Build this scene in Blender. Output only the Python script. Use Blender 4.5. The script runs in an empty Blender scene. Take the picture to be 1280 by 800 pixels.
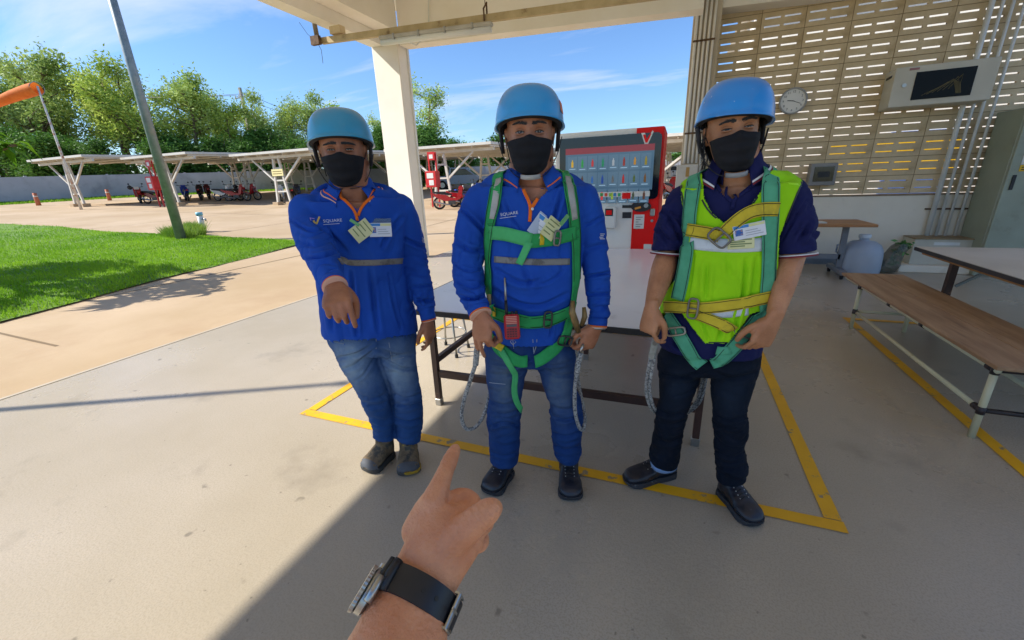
import bpy, bmesh, math, random
import numpy as np
from mathutils import Vector, Matrix, noise
from mathutils.bvhtree import BVHTree
from mathutils import geometry as mgeo
random.seed(7); RNG = np.random.default_rng(7)
SC = bpy.context.scene; COL = SC.collection
R = math.radians
# ---------------------------------------------------------------- camera
# world: X along the hall front, Y into the yard, Z up, slab at 0
F_PX = 515.0; CAM_H = 1.45
AX = np.array([[0.9321, 0.0833, -0.3526], [0.3605, -0.3098, 0.8798], [-0.0359, -0.9471, -0.3188]])
cd = bpy.data.cameras.new('camera'); cam = bpy.data.objects.new('camera', cd); COL.objects.link(cam)
cd.sensor_width = 36.0; cd.lens = 36.0 * F_PX / 1280.0; cd.clip_start = 0.02; cd.clip_end = 3000
cx_, cy_, cz_ = AX[:, 0], AX[:, 1], AX[:, 2]
cam.matrix_world = Matrix(((cx_[0], -cy_[0], -cz_[0], 0), (cx_[1], -cy_[1], -cz_[1], 0), (cx_[2], -cy_[2], -cz_[2], CAM_H), (0, 0, 0, 1)))
SC.camera = cam
# ---------------------------------------------------------------- sky and sun
SUN_EL = R(40.0); SUN_AZ = R(27.0)        # light travels towards +X, turned 27 degrees to +Y
w = bpy.data.worlds.new('World'); SC.world = w; w.use_nodes = True
nt = w.node_tree; nt.nodes.clear()
def N(t, k, **kw):
    n = t.nodes.new(k)
    for a, b in kw.items(): setattr(n, a, b)
    return n
def sky():
    L = nt.links.new
    out = N(nt, 'ShaderNodeOutputWorld'); bg = N(nt, 'ShaderNodeBackground'); bg.inputs[1].default_value = 0.052
    s = N(nt, 'ShaderNodeTexSky', sky_type='NISHITA'); s.sun_disc = False; s.sun_elevation = SUN_EL
    s.sun_rotation = math.atan2(-math.cos(SUN_AZ), -math.sin(SUN_AZ)) % (2 * math.pi)
    s.air_density = 1.15; s.dust_density = 0.2; s.ozone_density = 2.2; s.altitude = 50
    tc = N(nt, 'ShaderNodeTexCoord'); sx = N(nt, 'ShaderNodeSeparateXYZ'); L(tc.outputs['Generated'], sx.inputs[0])
    def M(op, a, b=None):
        m = N(nt, 'ShaderNodeMath', operation=op)
        for i, v in enumerate((a, b)):
            if v is None: continue
            if isinstance(v, (int, float)): m.inputs[i].default_value = v
            else: L(v, m.inputs[i])
        return m.outputs[0]
    zc = M('ADD', M('MAXIMUM', sx.outputs[2], 0.0), 0.10)
    cb = N(nt, 'ShaderNodeCombineXYZ'); L(M('DIVIDE', sx.outputs[0], zc), cb.inputs[0]); L(M('DIVIDE', sx.outputs[1], zc), cb.inputs[1])
    mp = N(nt, 'ShaderNodeMapping'); mp.inputs['Rotation'].default_value = (0, 0, 0.9); mp.inputs['Scale'].default_value = (0.42, 1.15, 1); mp.inputs['Location'].default_value = (-0.26, 3.39, 0); L(cb.outputs[0], mp.inputs[0])
    nz = N(nt, 'ShaderNodeTexNoise'); nz.inputs['Scale'].default_value = 0.9; nz.inputs['Detail'].default_value = 7; nz.inputs['Roughness'].default_value = 0.58; nz.inputs['Distortion'].default_value = 0.5
    L(mp.outputs[0], nz.inputs[0])
    rp = N(nt, 'ShaderNodeValToRGB'); rp.color_ramp.elements[0].position = 0.50; rp.color_ramp.elements[1].position = 0.80; L(nz.outputs[0], rp.inputs[0])
    mx = N(nt, 'ShaderNodeMix', data_type='RGBA'); L(M('MULTIPLY', rp.outputs[0], 0.9), mx.inputs[0]); tn = N(nt, 'ShaderNodeMix', data_type='RGBA', blend_type='MULTIPLY'); tn.inputs[0].default_value = 1; L(s.outputs[0], tn.inputs[6]); tn.inputs[7].default_value = (0.56, 0.73, 0.98, 1); L(tn.outputs[2], mx.inputs[6]); mx.inputs[7].default_value = (5.2, 5.3, 5.4, 1)
    L(mx.outputs[2], bg.inputs[0]); L(bg.outputs[0], out.inputs[0])
sky()
sl = bpy.data.lights.new('sun', 'SUN'); sun = bpy.data.objects.new('sun', sl); COL.objects.link(sun)
sl.energy = 2.0; sl.angle = R(0.55); sl.color = (1.0, 0.945, 0.85)
sun.rotation_euler = Vector((math.cos(SUN_AZ) * math.cos(SUN_EL), math.sin(SUN_AZ) * math.cos(SUN_EL), -math.sin(SUN_EL))).to_track_quat('-Z', 'Y').to_euler()
sun.location = (-20, -10, 30)
vs = SC.view_settings; vs.view_transform = 'Standard'; vs.look = 'None'; vs.gamma = 1.0; vs.exposure = 1.96; vs.use_curve_mapping = False
SC.render.engine = 'CYCLES'; SC.cycles.max_bounces = 8; SC.cycles.diffuse_bounces = 5; SC.cycles.transparent_max_bounces = 16

# ---------------------------------------------------------------- measuring helpers
O3 = np.array([0, 0, CAM_H])
def ray(px, py): return AX @ np.array([px - 640.0, py - 400.0, F_PX])
def atY(px, py, Y): d = ray(px, py); return O3 + d * (Y / d[1])
def atZ(px, py, z=0.0): d = ray(px, py); return O3 + d * ((z - CAM_H) / d[2])
def atD(px, py, dep): return O3 + ray(px, py) * (dep / F_PX)
def softp(t): return t if t > 30 else math.log1p(math.exp(max(t, -30)))
def ground_h(x, y): return 0.028 * softp(-x - 6) + 0.028 * softp(y - 9.5) - 0.05
# ---------------------------------------------------------------- colours and materials
def lin(c):
    if isinstance(c, str): c = tuple(int(c[i:i + 2], 16) / 255 for i in (0, 2, 4))
    return tuple(((v / 12.92) if v <= 0.04045 else ((v + 0.055) / 1.055) ** 2.4) for v in c)
MATS = {}
def mat(name, a, b=None, scale=6.0, detail=4.0, rough=0.7, metal=0.0, bump=0.0, bscale=None, spec=0.5, lo=0.35, hi=0.65, trans=0.0,
        rand=0.0, dirt=None, dirt_scale=1.5, dirt_lo=0.55, dirt_hi=0.75, coat=0.0, stretch=None, emit=None, estr=0.0, rvar=0.0, alpha=1.0, sss=0.0, coord='Object'):
    if name in MATS: return MATS[name]
    m = bpy.data.materials.new(name); m.use_nodes = True; t = m.node_tree; L = t.links.new
    p = t.nodes['Principled BSDF']; p.inputs['Roughness'].default_value = rough; p.inputs['Metallic'].default_value = metal
    p.inputs['Specular IOR Level'].default_value = spec; p.inputs['Coat Weight'].default_value = coat; p.inputs['Coat Roughness'].default_value = 0.12
    ca = (*lin(a), 1); p.inputs['Base Color'].default_value = ca; p.inputs['Alpha'].default_value = alpha
    if sss: p.inputs['Subsurface Weight'].default_value = sss; p.inputs['Subsurface Radius'].default_value = (0.012, 0.004, 0.002)
    tc = N(t, 'ShaderNodeTexCoord'); src = tc.outputs[coord]
    if stretch:
        mp = N(t, 'ShaderNodeMapping'); mp.inputs['Scale'].default_value = stretch; L(src, mp.inputs[0]); src = mp.outputs[0]
    col = None
    if b is not None:
        nz = N(t, 'ShaderNodeTexNoise'); nz.inputs['Scale'].default_value = scale; nz.inputs['Detail'].default_value = detail; nz.inputs['Roughness'].default_value = 0.6
        L(src, nz.inputs[0])
        mr = N(t, 'ShaderNodeMapRange'); mr.inputs[1].default_value = lo; mr.inputs[2].default_value = hi; L(nz.outputs[0], mr.inputs[0])
        mx = N(t, 'ShaderNodeMix', data_type='RGBA'); L(mr.outputs[0], mx.inputs[0]); mx.inputs[6].default_value = ca; mx.inputs[7].default_value = (*lin(b), 1)
        col = mx.outputs[2]
        if rvar:
            mr2 = N(t, 'ShaderNodeMapRange'); mr2.inputs[1].default_value = 0.3; mr2.inputs[2].default_value = 0.7; mr2.inputs[3].default_value = rough - rvar; mr2.inputs[4].default_value = rough + rvar
            L(nz.outputs[0], mr2.inputs[0]); L(mr2.outputs[0], p.inputs['Roughness'])
    if dirt is not None:
        nd = N(t, 'ShaderNodeTexNoise'); nd.inputs['Scale'].default_value = dirt_scale; nd.inputs['Detail'].default_value = 8; nd.inputs['Roughness'].default_value = 0.65
        L(src, nd.inputs[0])
        md = N(t, 'ShaderNodeMapRange'); md.inputs[1].default_value = dirt_lo; md.inputs[2].default_value = dirt_hi; L(nd.outputs[0], md.inputs[0])
        mx = N(t, 'ShaderNodeMix', data_type='RGBA'); L(md.outputs[0], mx.inputs[0]); mx.inputs[7].default_value = (*lin(dirt), 1)
        if col: L(col, mx.inputs[6])
        else: mx.inputs[6].default_value = ca
        col = mx.outputs[2]
    if rand:
        oi = N(t, 'ShaderNodeObjectInfo'); hs = N(t, 'ShaderNodeHueSaturation')
        mr = N(t, 'ShaderNodeMapRange'); mr.inputs[3].default_value = 1 - rand; mr.inputs[4].default_value = 1 + rand; L(oi.outputs['Random'], mr.inputs[0]); L(mr.outputs[0], hs.inputs['Value'])
        if col: L(col, hs.inputs['Color'])
        else: hs.inputs['Color'].default_value = ca
        col = hs.outputs[0]
    if col: L(col, p.inputs['Base Color'])
    if bump:
        nb = N(t, 'ShaderNodeTexNoise'); nb.inputs['Scale'].default_value = bscale or scale * 6; nb.inputs['Detail'].default_value = 5; L(src, nb.inputs[0])
        bp = N(t, 'ShaderNodeBump'); bp.inputs['Strength'].default_value = bump; bp.inputs['Distance'].default_value = 0.01; L(nb.outputs[0], bp.inputs['Height']); L(bp.outputs[0], p.inputs['Normal'])
    if emit: p.inputs['Emission Color'].default_value = (*lin(emit), 1); p.inputs['Emission Strength'].default_value = estr
    if trans:
        tr = N(t, 'ShaderNodeBsdfTranslucent'); ms = N(t, 'ShaderNodeMixShader'); ms.inputs[0].default_value = trans
        if col: L(col, tr.inputs[0])
        else: tr.inputs[0].default_value = ca
        L(p.outputs[0], ms.inputs[1]); L(tr.outputs[0], ms.inputs[2]); L(ms.outputs[0], t.nodes['Material Output'].inputs[0])
    MATS[name] = m
    return m
# ---------------------------------------------------------------- objects
ROOTM = {}
def thing(name, label, cat, loc=(0, 0, 0), rotz=0.0, group=None):
    o = bpy.data.objects.new(name, None); COL.objects.link(o); o.empty_display_size = 0.2
    o.location = loc; o.rotation_euler = (0, 0, rotz); tag(o, label, cat, group)
    ROOTM[o.name] = Matrix.Translation(Vector(loc)) @ Matrix.Rotation(rotz, 4, 'Z')
    return o
def tag(o, label=None, cat=None, group=None, kind=None):
    if label: o['label'] = label
    if cat: o['category'] = cat
    if group: o['group'] = group
    if kind: o['kind'] = kind
    return o
def link_mesh(name, me, m, parent=None, smooth=False, world=True):
    o = bpy.data.objects.new(name, me); COL.objects.link(o)
    if m is not None:
        for q in (m if isinstance(m, (list, tuple)) else [m]): me.materials.append(q)
    if smooth: me.polygons.foreach_set('use_smooth', [True] * len(me.polygons))
    if parent:
        o.parent = parent; r = parent
        while r.parent: r = r.parent
        if world and r.name in ROOTM: me.transform(ROOTM[r.name].inverted())
    return o
def copy_tree(o, parent=None):
    c = o.copy(); COL.objects.link(c); c.parent = parent
    for ch in o.children: copy_tree(ch, c)
    return c
class MB:
    def __init__(s): s.v = []; s.f = []; s.mi = []; s.cur = 0
    def add(s, vs_, fs):
        n = len(s.v); s.v += [tuple(q) for q in vs_]; s.f += [tuple(i + n for i in q) for q in fs]; s.mi += [s.cur] * len(fs); return s
    def box(s, lo, hi, M=None, bev=0.0):
        x0, y0, z0 = lo; x1, y1, z1 = hi
        if bev:
            b = min(bev, (x1 - x0) * .49, (y1 - y0) * .49, (z1 - z0) * .49); vs_ = []; idx = {}
            for sx in (0, 1):
                for sy in (0, 1):
                    for sz in (0, 1):
                        c = (x1 if sx else x0, y1 if sy else y0, z1 if sz else z0); d = (-b if sx else b, -b if sy else b, -b if sz else b)
                        for a in range(3):
                            p = [c[k] + (0 if k == a else d[k]) for k in range(3)]; idx[(sx, sy, sz, a)] = len(vs_); vs_.append(p)
            fs = []; g = idx
            for a in range(3):
                for sgn in (0, 1):
                    u, w2 = [k for k in range(3) if k != a]
                    q = []
                    for (su, sw) in ((0, 0), (1, 0), (1, 1), (0, 1)):
                        k = [0, 0, 0]; k[a] = sgn; k[u] = su; k[w2] = sw; q.append(g[(k[0], k[1], k[2], a)])
                    if (a == 1) ^ (sgn == 0): q.reverse()
                    fs.append(q)
            for a in range(3):
                u, w2 = [k for k in range(3) if k != a]
                for su in (0, 1):
                    for sw in (0, 1):
                        k0 = [0, 0, 0]; k1 = [0, 0, 0]; k1[a] = 1
                        for k in (k0, k1): k[u] = su; k[w2] = sw
                        fs.append([g[(*k0, u)], g[(*k1, u)], g[(*k1, w2)], g[(*k0, w2)]])
            for sx in (0, 1):
                for sy in (0, 1):
                    for sz in (0, 1): fs.append([g[(sx, sy, sz, 0)], g[(sx, sy, sz, 1)], g[(sx, sy, sz, 2)]])
        else:
            vs_ = [(x0, y0, z0), (x1, y0, z0), (x1, y1, z0), (x0, y1, z0), (x0, y0, z1), (x1, y0, z1), (x1, y1, z1), (x0, y1, z1)]
            fs = [(0, 3, 2, 1), (4, 5, 6, 7), (0, 1, 5, 4), (1, 2, 6, 5), (2, 3, 7, 6), (3, 0, 4, 7)]
        if M is not None: vs_ = [M @ Vector(q) for q in vs_]
        return s.add(vs_, fs)
    def bar(s, a, b, w_, h_, up=(0, 0, 1), bev=0.0):
        a = Vector(a); b = Vector(b); d = b - a; L_ = d.length; d.normalize(); u = Vector(up); x = d.cross(u)
        if x.length < 1e-4: x = d.cross(Vector((1, 0, 0)))
        x.normalize(); u = x.cross(d)
        Mx = Matrix(((x.x, d.x, u.x, a.x), (x.y, d.y, u.y, a.y), (x.z, d.z, u.z, a.z), (0, 0, 0, 1)))
        return s.box((-w_ / 2, 0, -h_ / 2), (w_ / 2, L_, h_ / 2), Mx, bev)
    def tube(s, pts, rad, n=10, cap=True, closed=False):
        P = [Vector(q) for q in pts]; k = len(P)
        rr = rad if isinstance(rad, (list, tuple)) else [rad] * k
        T = []
        for i in range(k):
            if closed: t_ = P[(i + 1) % k] - P[i - 1]
            else: t_ = P[min(i + 1, k - 1)] - P[max(i - 1, 0)]
            T.append(t_.normalized())
        u = T[0].orthogonal().normalized(); vs_ = []
        for i in range(k):
            u = (u - T[i] * u.dot(T[i])).normalized(); v = T[i].cross(u)
            for j in range(n):
                a = 2 * math.pi * j / n; vs_.append(P[i] + (u * math.cos(a) + v * math.sin(a)) * rr[i])
        fs = []
        for i in range(k if closed else k - 1):
            for j in range(n):
                i2 = (i + 1) % k
                fs.append((i * n + j, i * n + (j + 1) % n, i2 * n + (j + 1) % n, i2 * n + j))
        if cap and not closed: fs.append(tuple(range(n - 1, -1, -1))); fs.append(tuple((k - 1) * n + j for j in range(n)))
        return s.add(vs_, fs)
    def cyl(s, a, b, r0, r1=None, n=16): return s.tube([a, b], [r0, r0 if r1 is None else r1], n)
    def lathe(s, prof, c=(0, 0, 0), n=24, axis=(0, 0, 1), sy=1.0):
        ax = Vector(axis).normalized(); u = ax.orthogonal().normalized(); v = ax.cross(u); c = Vector(c); vs_ = []
        for (r_, z_) in prof:
            for j in range(n):
                a = 2 * math.pi * j / n; vs_.append(c + ax * z_ + (u * math.cos(a) + v * math.sin(a) * sy) * max(r_, 1e-4))
        k = len(prof); fs = [(i * n + j, i * n + (j + 1) % n, (i + 1) * n + (j + 1) % n, (i + 1) * n + j) for i in range(k - 1) for j in range(n)]
        fs.append(tuple(range(n - 1, -1, -1))); fs.append(tuple((k - 1) * n + j for j in range(n)))
        return s.add(vs_, fs)
    def prism(s, poly, a0, a1, axis=2, M=None):
        k = len(poly); vs_ = []
        for h_ in (a0, a1):
            for (p, q) in poly:
                c = [p, q]; c.insert(axis, h_); vs_.append(c)
        if M is not None: vs_ = [M @ Vector(q) for q in vs_]
        fs = [tuple(range(k - 1, -1, -1)), tuple(range(k, 2 * k))] + [(i, (i + 1) % k, k + (i + 1) % k, k + i) for i in range(k)]
        return s.add(vs_, fs)
    def quad(s, a, b, c, d): return s.add([a, b, c, d], [(0, 1, 2, 3)])
    def ball(s, c, r_, n=12, m=8):
        if not isinstance(r_, (tuple, list)): r_ = (r_,) * 3
        vs_ = []; fs = []
        for i in range(m + 1):
            th = math.pi * i / m
            for j in range(n):
                a = 2 * math.pi * j / n; vs_.append((c[0] + r_[0] * math.sin(th) * math.cos(a), c[1] + r_[1] * math.sin(th) * math.sin(a), c[2] + r_[2] * math.cos(th)))
        for i in range(m):
            for j in range(n): fs.append((i * n + j, (i + 1) * n + j, (i + 1) * n + (j + 1) % n, i * n + (j + 1) % n))
        return s.add(vs_, fs)
    def mesh(s, name='m', fix=True, weld=False):
        me = bpy.data.meshes.new(name); me.from_pydata(s.v, [], s.f)
        if any(s.mi): me.polygons.foreach_set('material_index', s.mi)
        if fix or weld:
            bm = bmesh.new(); bm.from_mesh(me)
            if weld: bmesh.ops.remove_doubles(bm, verts=bm.verts, dist=1e-4)
            bmesh.ops.recalc_face_normals(bm, faces=bm.faces); bm.to_mesh(me); bm.free()
        me.update(); return me
    def build(s, name, m, parent=None, smooth=False, world=True, fix=True):
        return link_mesh(name, s.mesh(name, fix), m, parent, smooth, world)
def np_mesh(name, V, F):
    me = bpy.data.meshes.new(name); V = np.asarray(V, dtype=np.float32); F = np.asarray(F, dtype=np.int32); n = F.shape[1]
    me.vertices.add(len(V)); me.vertices.foreach_set('co', V.ravel()); me.loops.add(F.size); me.loops.foreach_set('vertex_index', F.ravel())
    me.polygons.add(len(F)); me.polygons.foreach_set('loop_start', np.arange(0, F.size, n, dtype=np.int32)); me.polygons.foreach_set('loop_total', np.full(len(F), n, dtype=np.int32))
    me.update(calc_edges=True); return me
def auto_smooth(o, deg=40):
    me = o.data; me.polygons.foreach_set('use_smooth', [True] * len(me.polygons))
    try: me.set_sharp_from_angle(angle=R(deg))
    except Exception: pass
    return o
# ================================================================ materials of the setting
m_floor = mat('concrete_floor', 'b6aa97', 'a59984', scale=0.55, detail=10, rough=0.30, rvar=0.1, bump=0.10, bscale=60, spec=0.5, dirt='7d725f', dirt_scale=1.3, dirt_lo=0.58, dirt_hi=0.80)
def add_spots(m, scale, thr, col):
    t = m.node_tree; L = t.links.new; p = t.nodes['Principled BSDF']; src = p.inputs['Base Color'].links[0].from_socket
    tc = N(t, 'ShaderNodeTexCoord'); vz = N(t, 'ShaderNodeTexNoise'); vz.inputs['Scale'].default_value = scale; vz.inputs['Detail'].default_value = 2.5; L(tc.outputs['Object'], vz.inputs[0])
    mr = N(t, 'ShaderNodeMapRange'); mr.inputs[1].default_value = thr; mr.inputs[2].default_value = thr + 0.05; mr.inputs[4].default_value = 0.5; L(vz.outputs[0], mr.inputs[0])
    mx = N(t, 'ShaderNodeMix', data_type='RGBA'); L(mr.outputs[0], mx.inputs[0]); L(src, mx.inputs[6]); mx.inputs[7].default_value = (*lin(col), 1); L(mx.outputs[2], p.inputs['Base Color'])
add_spots(m_floor, 140.0, 0.51, '9a8f7a'); add_spots(m_floor, 9.0, 0.70, '4a4336'); add_spots(m_floor, 30.0, 0.71, '4a4336')
m_pave = mat('yard_paving', 'b9a284', 'a8906e', scale=0.35, detail=8, rough=0.85, bump=0.15, bscale=18, dirt='a48a6a', dirt_scale=0.8, dirt_lo=0.5, dirt_hi=0.8)
m_soil = mat('bare_ground', '8a7a58', '5e6b38', scale=0.12, detail=8, rough=0.95, bump=0.2, bscale=4)
m_lawn = mat('lawn_soil', '6a8a2c', '547422', scale=3, detail=6, rough=0.95, bump=0.5, bscale=30)
m_blade = mat('grass_blade', '98c032', '689a22', scale=.55, detail=6, rough=0.7, spec=0.2, trans=0.35)
m_yline = mat('yellow_floor_paint', 'ecb312', 'dca210', scale=3, rough=0.5, dirt='8f8268', dirt_scale=11, dirt_lo=0.59, dirt_hi=0.63)
m_plaster = mat('cream_plaster', 'ebe6da', 'e2dace', scale=1.2, detail=6, rough=0.85, bump=0.06, bscale=25, dirt='b09c7e', dirt_scale=1.1, dirt_lo=0.62, dirt_hi=0.85)
m_beam = mat('beam_plaster', 'f4efe6', 'ebe4d6', scale=0.8, detail=6, rough=0.85, bump=0.05, bscale=20, dirt='cdbb9c', dirt_scale=1.4, dirt_lo=0.68, dirt_hi=0.85)
m_block = mat('breeze_block_concrete', 'dcc8a4', 'c6ae86', scale=2.2, detail=7, rough=0.9, bump=0.1, bscale=40, rand=0.07, dirt='947a52', dirt_scale=1.6, dirt_lo=0.50, dirt_hi=0.78)
m_mortar = mat('wall_mortar', '8f7c5e', '7d6a4c', scale=5, rough=0.95)
m_dado = mat('dado_white_paint', 'e8dfcc', 'dcd1bc', scale=1.0, detail=6, rough=0.7, dirt='a8947a', dirt_scale=1.3, dirt_lo=0.58, dirt_hi=0.8)
m_skirt = mat('skirting_grey_blue', '74808a', '667079', scale=3, rough=0.6)
m_white = mat('white_paint', 'dcdcd6', 'cfcfc8', scale=4, rough=0.45)
m_galv = mat('galvanised_steel', '8d9698', '7b8587', scale=8, rough=0.5, metal=0.5, dirt='9a958c', dirt_scale=3)
m_steelw = mat('shed_white_paint', 'd3cfc6', 'c2bcb0', scale=2, rough=0.55, dirt='8a5a3a', dirt_scale=2.4, dirt_lo=0.62, dirt_hi=0.7)
m_roofw = mat('shed_roof_sheet', 'c9c7c0', 'bdb9af', scale=1.5, rough=0.5)
m_red = mat('red_paint', 'c4201f', 'b01a1a', scale=4, rough=0.4)
m_blackp = mat('black_plastic', '17181a', '202124', scale=8, rough=0.5)
m_rubber = mat('tyre_rubber', '1b1b1b', '262524', scale=8, rough=0.85)
m_chrome = mat('brushed_metal', 'b4b4b0', 'a4a4a0', scale=12, rough=0.3, metal=0.9)
m_glassd = mat('dark_glass', '12181d', rough=0.08, spec=0.7)
m_fence = mat('yard_wall_paint', 'b4b6ba', 'a4a7ac', scale=0.6, detail=7, rough=0.85, dirt='85888c', dirt_scale=0.9, dirt_lo=0.5, dirt_hi=0.8)
m_bark = mat('bark', '7a6a54', '5c4d3a', scale=3, rough=0.9, bump=0.3, stretch=(1, 1, 0.2))
def leaf_mat(n, a, b): return mat(n, a, b, scale=0.35, detail=3, rough=0.6, spec=0.25, trans=0.3, lo=0.38, hi=0.62, rand=0.12)
m_leafA = leaf_mat('leaf_airy', 'b4c672', '8ea654')
m_leafB = leaf_mat('leaf_dense', '5c8436', '446a28')
m_leafC = leaf_mat('leaf_yellow_green', 'c2d064', '98b048')
m_leafP = mat('leaf_broad', '7aa028', '4c7a1e', scale=2, rough=0.4, spec=0.4, trans=0.35)

# ================================================================ ground
def sheet(name, xs, ys, z_off, m, kind='structure', inside=None):
    V = []; idx = {}; Fq = []
    for i, x in enumerate(xs):
        for j, y in enumerate(ys): idx[i, j] = len(V); V.append((x, y, ground_h(x, y) + z_off))
    for i in range(len(xs) - 1):
        for j in range(len(ys) - 1):
            if inside and not inside((xs[i] + xs[i + 1]) / 2, (ys[j] + ys[j + 1]) / 2): continue
            Fq.append((idx[i, j], idx[i + 1, j], idx[i + 1, j + 1], idx[i, j + 1]))
    o = link_mesh(name, np_mesh(name, V, Fq), m); o['kind'] = kind; return o
far = [-1200, -600, -300, -160, -110, -80]
sheet('ground', far + list(np.arange(-60, 61, 4.0)) + [80, 120, 200, 400, 900], [-900, -300, -100, -50] + list(np.arange(-30, 91, 4.0)) + [120, 200, 400, 900, 1200], -0.02, m_soil)
sheet('yard_paving', list(np.arange(-62, -4, 1.5)) + [-4.6, 0, 6, 14, 30, 40], list(np.arange(-14, 62, 1.5)), 0.0, m_pave, inside=lambda x, y: not (x > -4.7 and y < 8))
b = MB()
for x in np.arange(-50, -5, 6.0):                                   # saw-cut joints as thin dark strips
    for y in np.arange(-12, 60, 2.0): b.quad((x, y, ground_h(x, y) + .004), (x + .03, y, ground_h(x, y) + .004), (x + .03, y + 2, ground_h(x, y + 2) + .004), (x, y + 2, ground_h(x, y + 2) + .004))
for y in np.arange(-10, 60, 6.0):
    for x in np.arange(-56, -6, 2.0): b.quad((x, y, ground_h(x, y) + .005), (x + 2, y, ground_h(x + 2, y) + .005), (x + 2, y + .03, ground_h(x + 2, y) + .005), (x, y + .03, ground_h(x, y) + .005))
o = b.build('paving_joint', mat('joint_dirt', '7d6a50', rough=0.95), fix=False); o['kind'] = 'structure'
# hall slab with its raised edge
b = MB(); b.box((-4.72, -14, -0.3), (14, 8.35, 0.0))
o = b.build('concrete_floor', m_floor); o['kind'] = 'structure'
b = MB(); b.box((-4.76, -14, -0.3), (-4.722, 8.35, 0.004)); o = b.build('slab_edge', mat('slab_edge_screed', 'b8ad9c', 'a89c88', scale=3, rough=0.8)); o['kind'] = 'structure'
# painted lines
def paint(pts, wd=0.066, z=0.004):
    b = MB()
    for (a, c) in pts:
        a = Vector((*a, z)); c = Vector((*c, z)); d = (c - a); n_ = max(2, int(d.length / 0.08)); s_ = Vector((-d.y, d.x, 0)).normalized() * wd / 2
        prev = None
        for k in range(n_ + 1):
            p = a + d * (k / n_); e = 0.002 * noise.noise(p * 9); e2 = 0.002 * noise.noise(p * 9 + Vector((5, 3, 1)))
            cur = (p - s_ * (1 + e * 30), p + s_ * (1 + e2 * 30))
            if prev: b.quad(prev[0], cur[0], cur[1], prev[1])
            prev = cur
    return b
BX0, BX1, BY0, BY1 = -2.244, 0.743, 1.78, 3.9
h_ = 0.0375
o = paint([((BX0 - h_, BY0), (BX1 + h_, BY0)), ((BX0, BY0 + h_), (BX0, BY1 - h_)), ((BX1, BY0 + h_), (BX1, BY1 - h_)), ((BX0 - h_, BY1), (BX1 + h_, BY1))]).build('floor_marking', m_yline, fix=False); o['kind'] = 'structure'
o = paint([((1.705, 1.2), (1.705, 4.93 - h_)), ((1.705 - h_, 4.93), (6.0, 4.93))]).build('floor_marking', m_yline, fix=False); o['kind'] = 'structure'
# lawn
LAWN = [(-5.5, -6), (-6.6, -2), (-7.4, 0.6), (-7.76, 2.21), (-7.99, 3.08), (-8.43, 4.39), (-8.75, 5.95), (-9.26, 8.12), (-9.65, 8.57), (-12.72, 8.62), (-14.88, 8.55), (-17.51, 8.3), (-21.98, 8.74), (-26.34, 8.67), (-30, 8.2), (-32, 2), (-30, -6)]
def in_poly(x, y, P):
    c = False; n = len(P); j = n - 1
    for i in range(n):
        if ((P[i][1] > y) != (P[j][1] > y)) and (x < (P[j][0] - P[i][0]) * (y - P[i][1]) / (P[j][1] - P[i][1]) + P[i][0]): c = not c
        j = i
    return c
def edge_dist(x, y, P):
    best = 9e9
    for i in range(len(P)):
        ax, ay = P[i - 1]; bx, by = P[i]; dx, dy = bx - ax, by - ay; t = max(0, min(1, ((x - ax) * dx + (y - ay) * dy) / (dx * dx + dy * dy)))
        best = min(best, math.hypot(x - ax - t * dx, y - ay - t * dy))
    return best
def lawn_z(x, y): return ground_h(x, y) + 0.02 + 0.05 * min(1, edge_dist(x, y, LAWN) / 0.5) + 0.03 * noise.noise((x * .5, y * .5, 0))
bm = bmesh.new()
ring = []
for i in range(len(LAWN)):
    a = Vector(LAWN[i - 1]); c = Vector(LAWN[i]); n_ = max(1, int((c - a).length / 0.5))
    for k in range(n_):
        p = a.lerp(c, k / n_); ring.append((p.x + .06 * noise.noise((p.x * 2, p.y * 2, 0)), p.y + .06 * noise.noise((p.x * 2, p.y * 2, 9))))
pts2 = [Vector(p) for p in ring]; nb = len(pts2)
for x in np.arange(-32, -5, 0.6):
    for y in np.arange(-6, 9, 0.6):
        if in_poly(x, y, ring) and edge_dist(x, y, ring) > 0.3: pts2.append(Vector((x, y)))
dv, de, df, _, _, _ = mgeo.delaunay_2d_cdt(pts2, [(i, (i + 1) % nb) for i in range(nb)], [], 1, 1e-5)
me = bpy.data.meshes.new('lawn'); me.from_pydata([(p.x, p.y, lawn_z(p.x, p.y)) for p in dv], [], [tuple(q) for q in df]); me.update()
o = link_mesh('lawn', me, m_lawn); o['kind'] = 'structure'
def blades(name, count, sampler, hgt, wid, m, label):
    V = np.zeros((count * 3, 3), np.float32)
    for i in range(count):
        x, y, z, k = sampler(); a = random.uniform(0, 6.283); hh = hgt * k * random.uniform(.5, 1.2); ww = wid * random.uniform(.7, 1.3); l1, l2 = random.gauss(0, .35), random.gauss(0, .35)
        c, s_ = math.cos(a) * ww, math.sin(a) * ww
        V[i * 3] = (x - c, y - s_, z); V[i * 3 + 1] = (x + c, y + s_, z); V[i * 3 + 2] = (x + l1 * hh, y + l2 * hh, z + hh)
    o = link_mesh(name, np_mesh(name, V, np.arange(count * 3).reshape(-1, 3)), m); tag(o, label, 'grass', kind='stuff'); return o
def lawn_s():
    while True:
        x = -5.5 - abs(random.gauss(0, 1)) * 8; y = random.uniform(0.5, 9) if random.random() < .75 else random.uniform(-6, .5)
        if x > -30 and in_poly(x, y, LAWN): return x, y, lawn_z(x, y), 1.0 + .5 * noise.noise((x, y, 3))
blades('grass', 115000, lawn_s, 0.055, 0.008, m_blade, 'short bright green grass blades covering the lawn')
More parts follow.
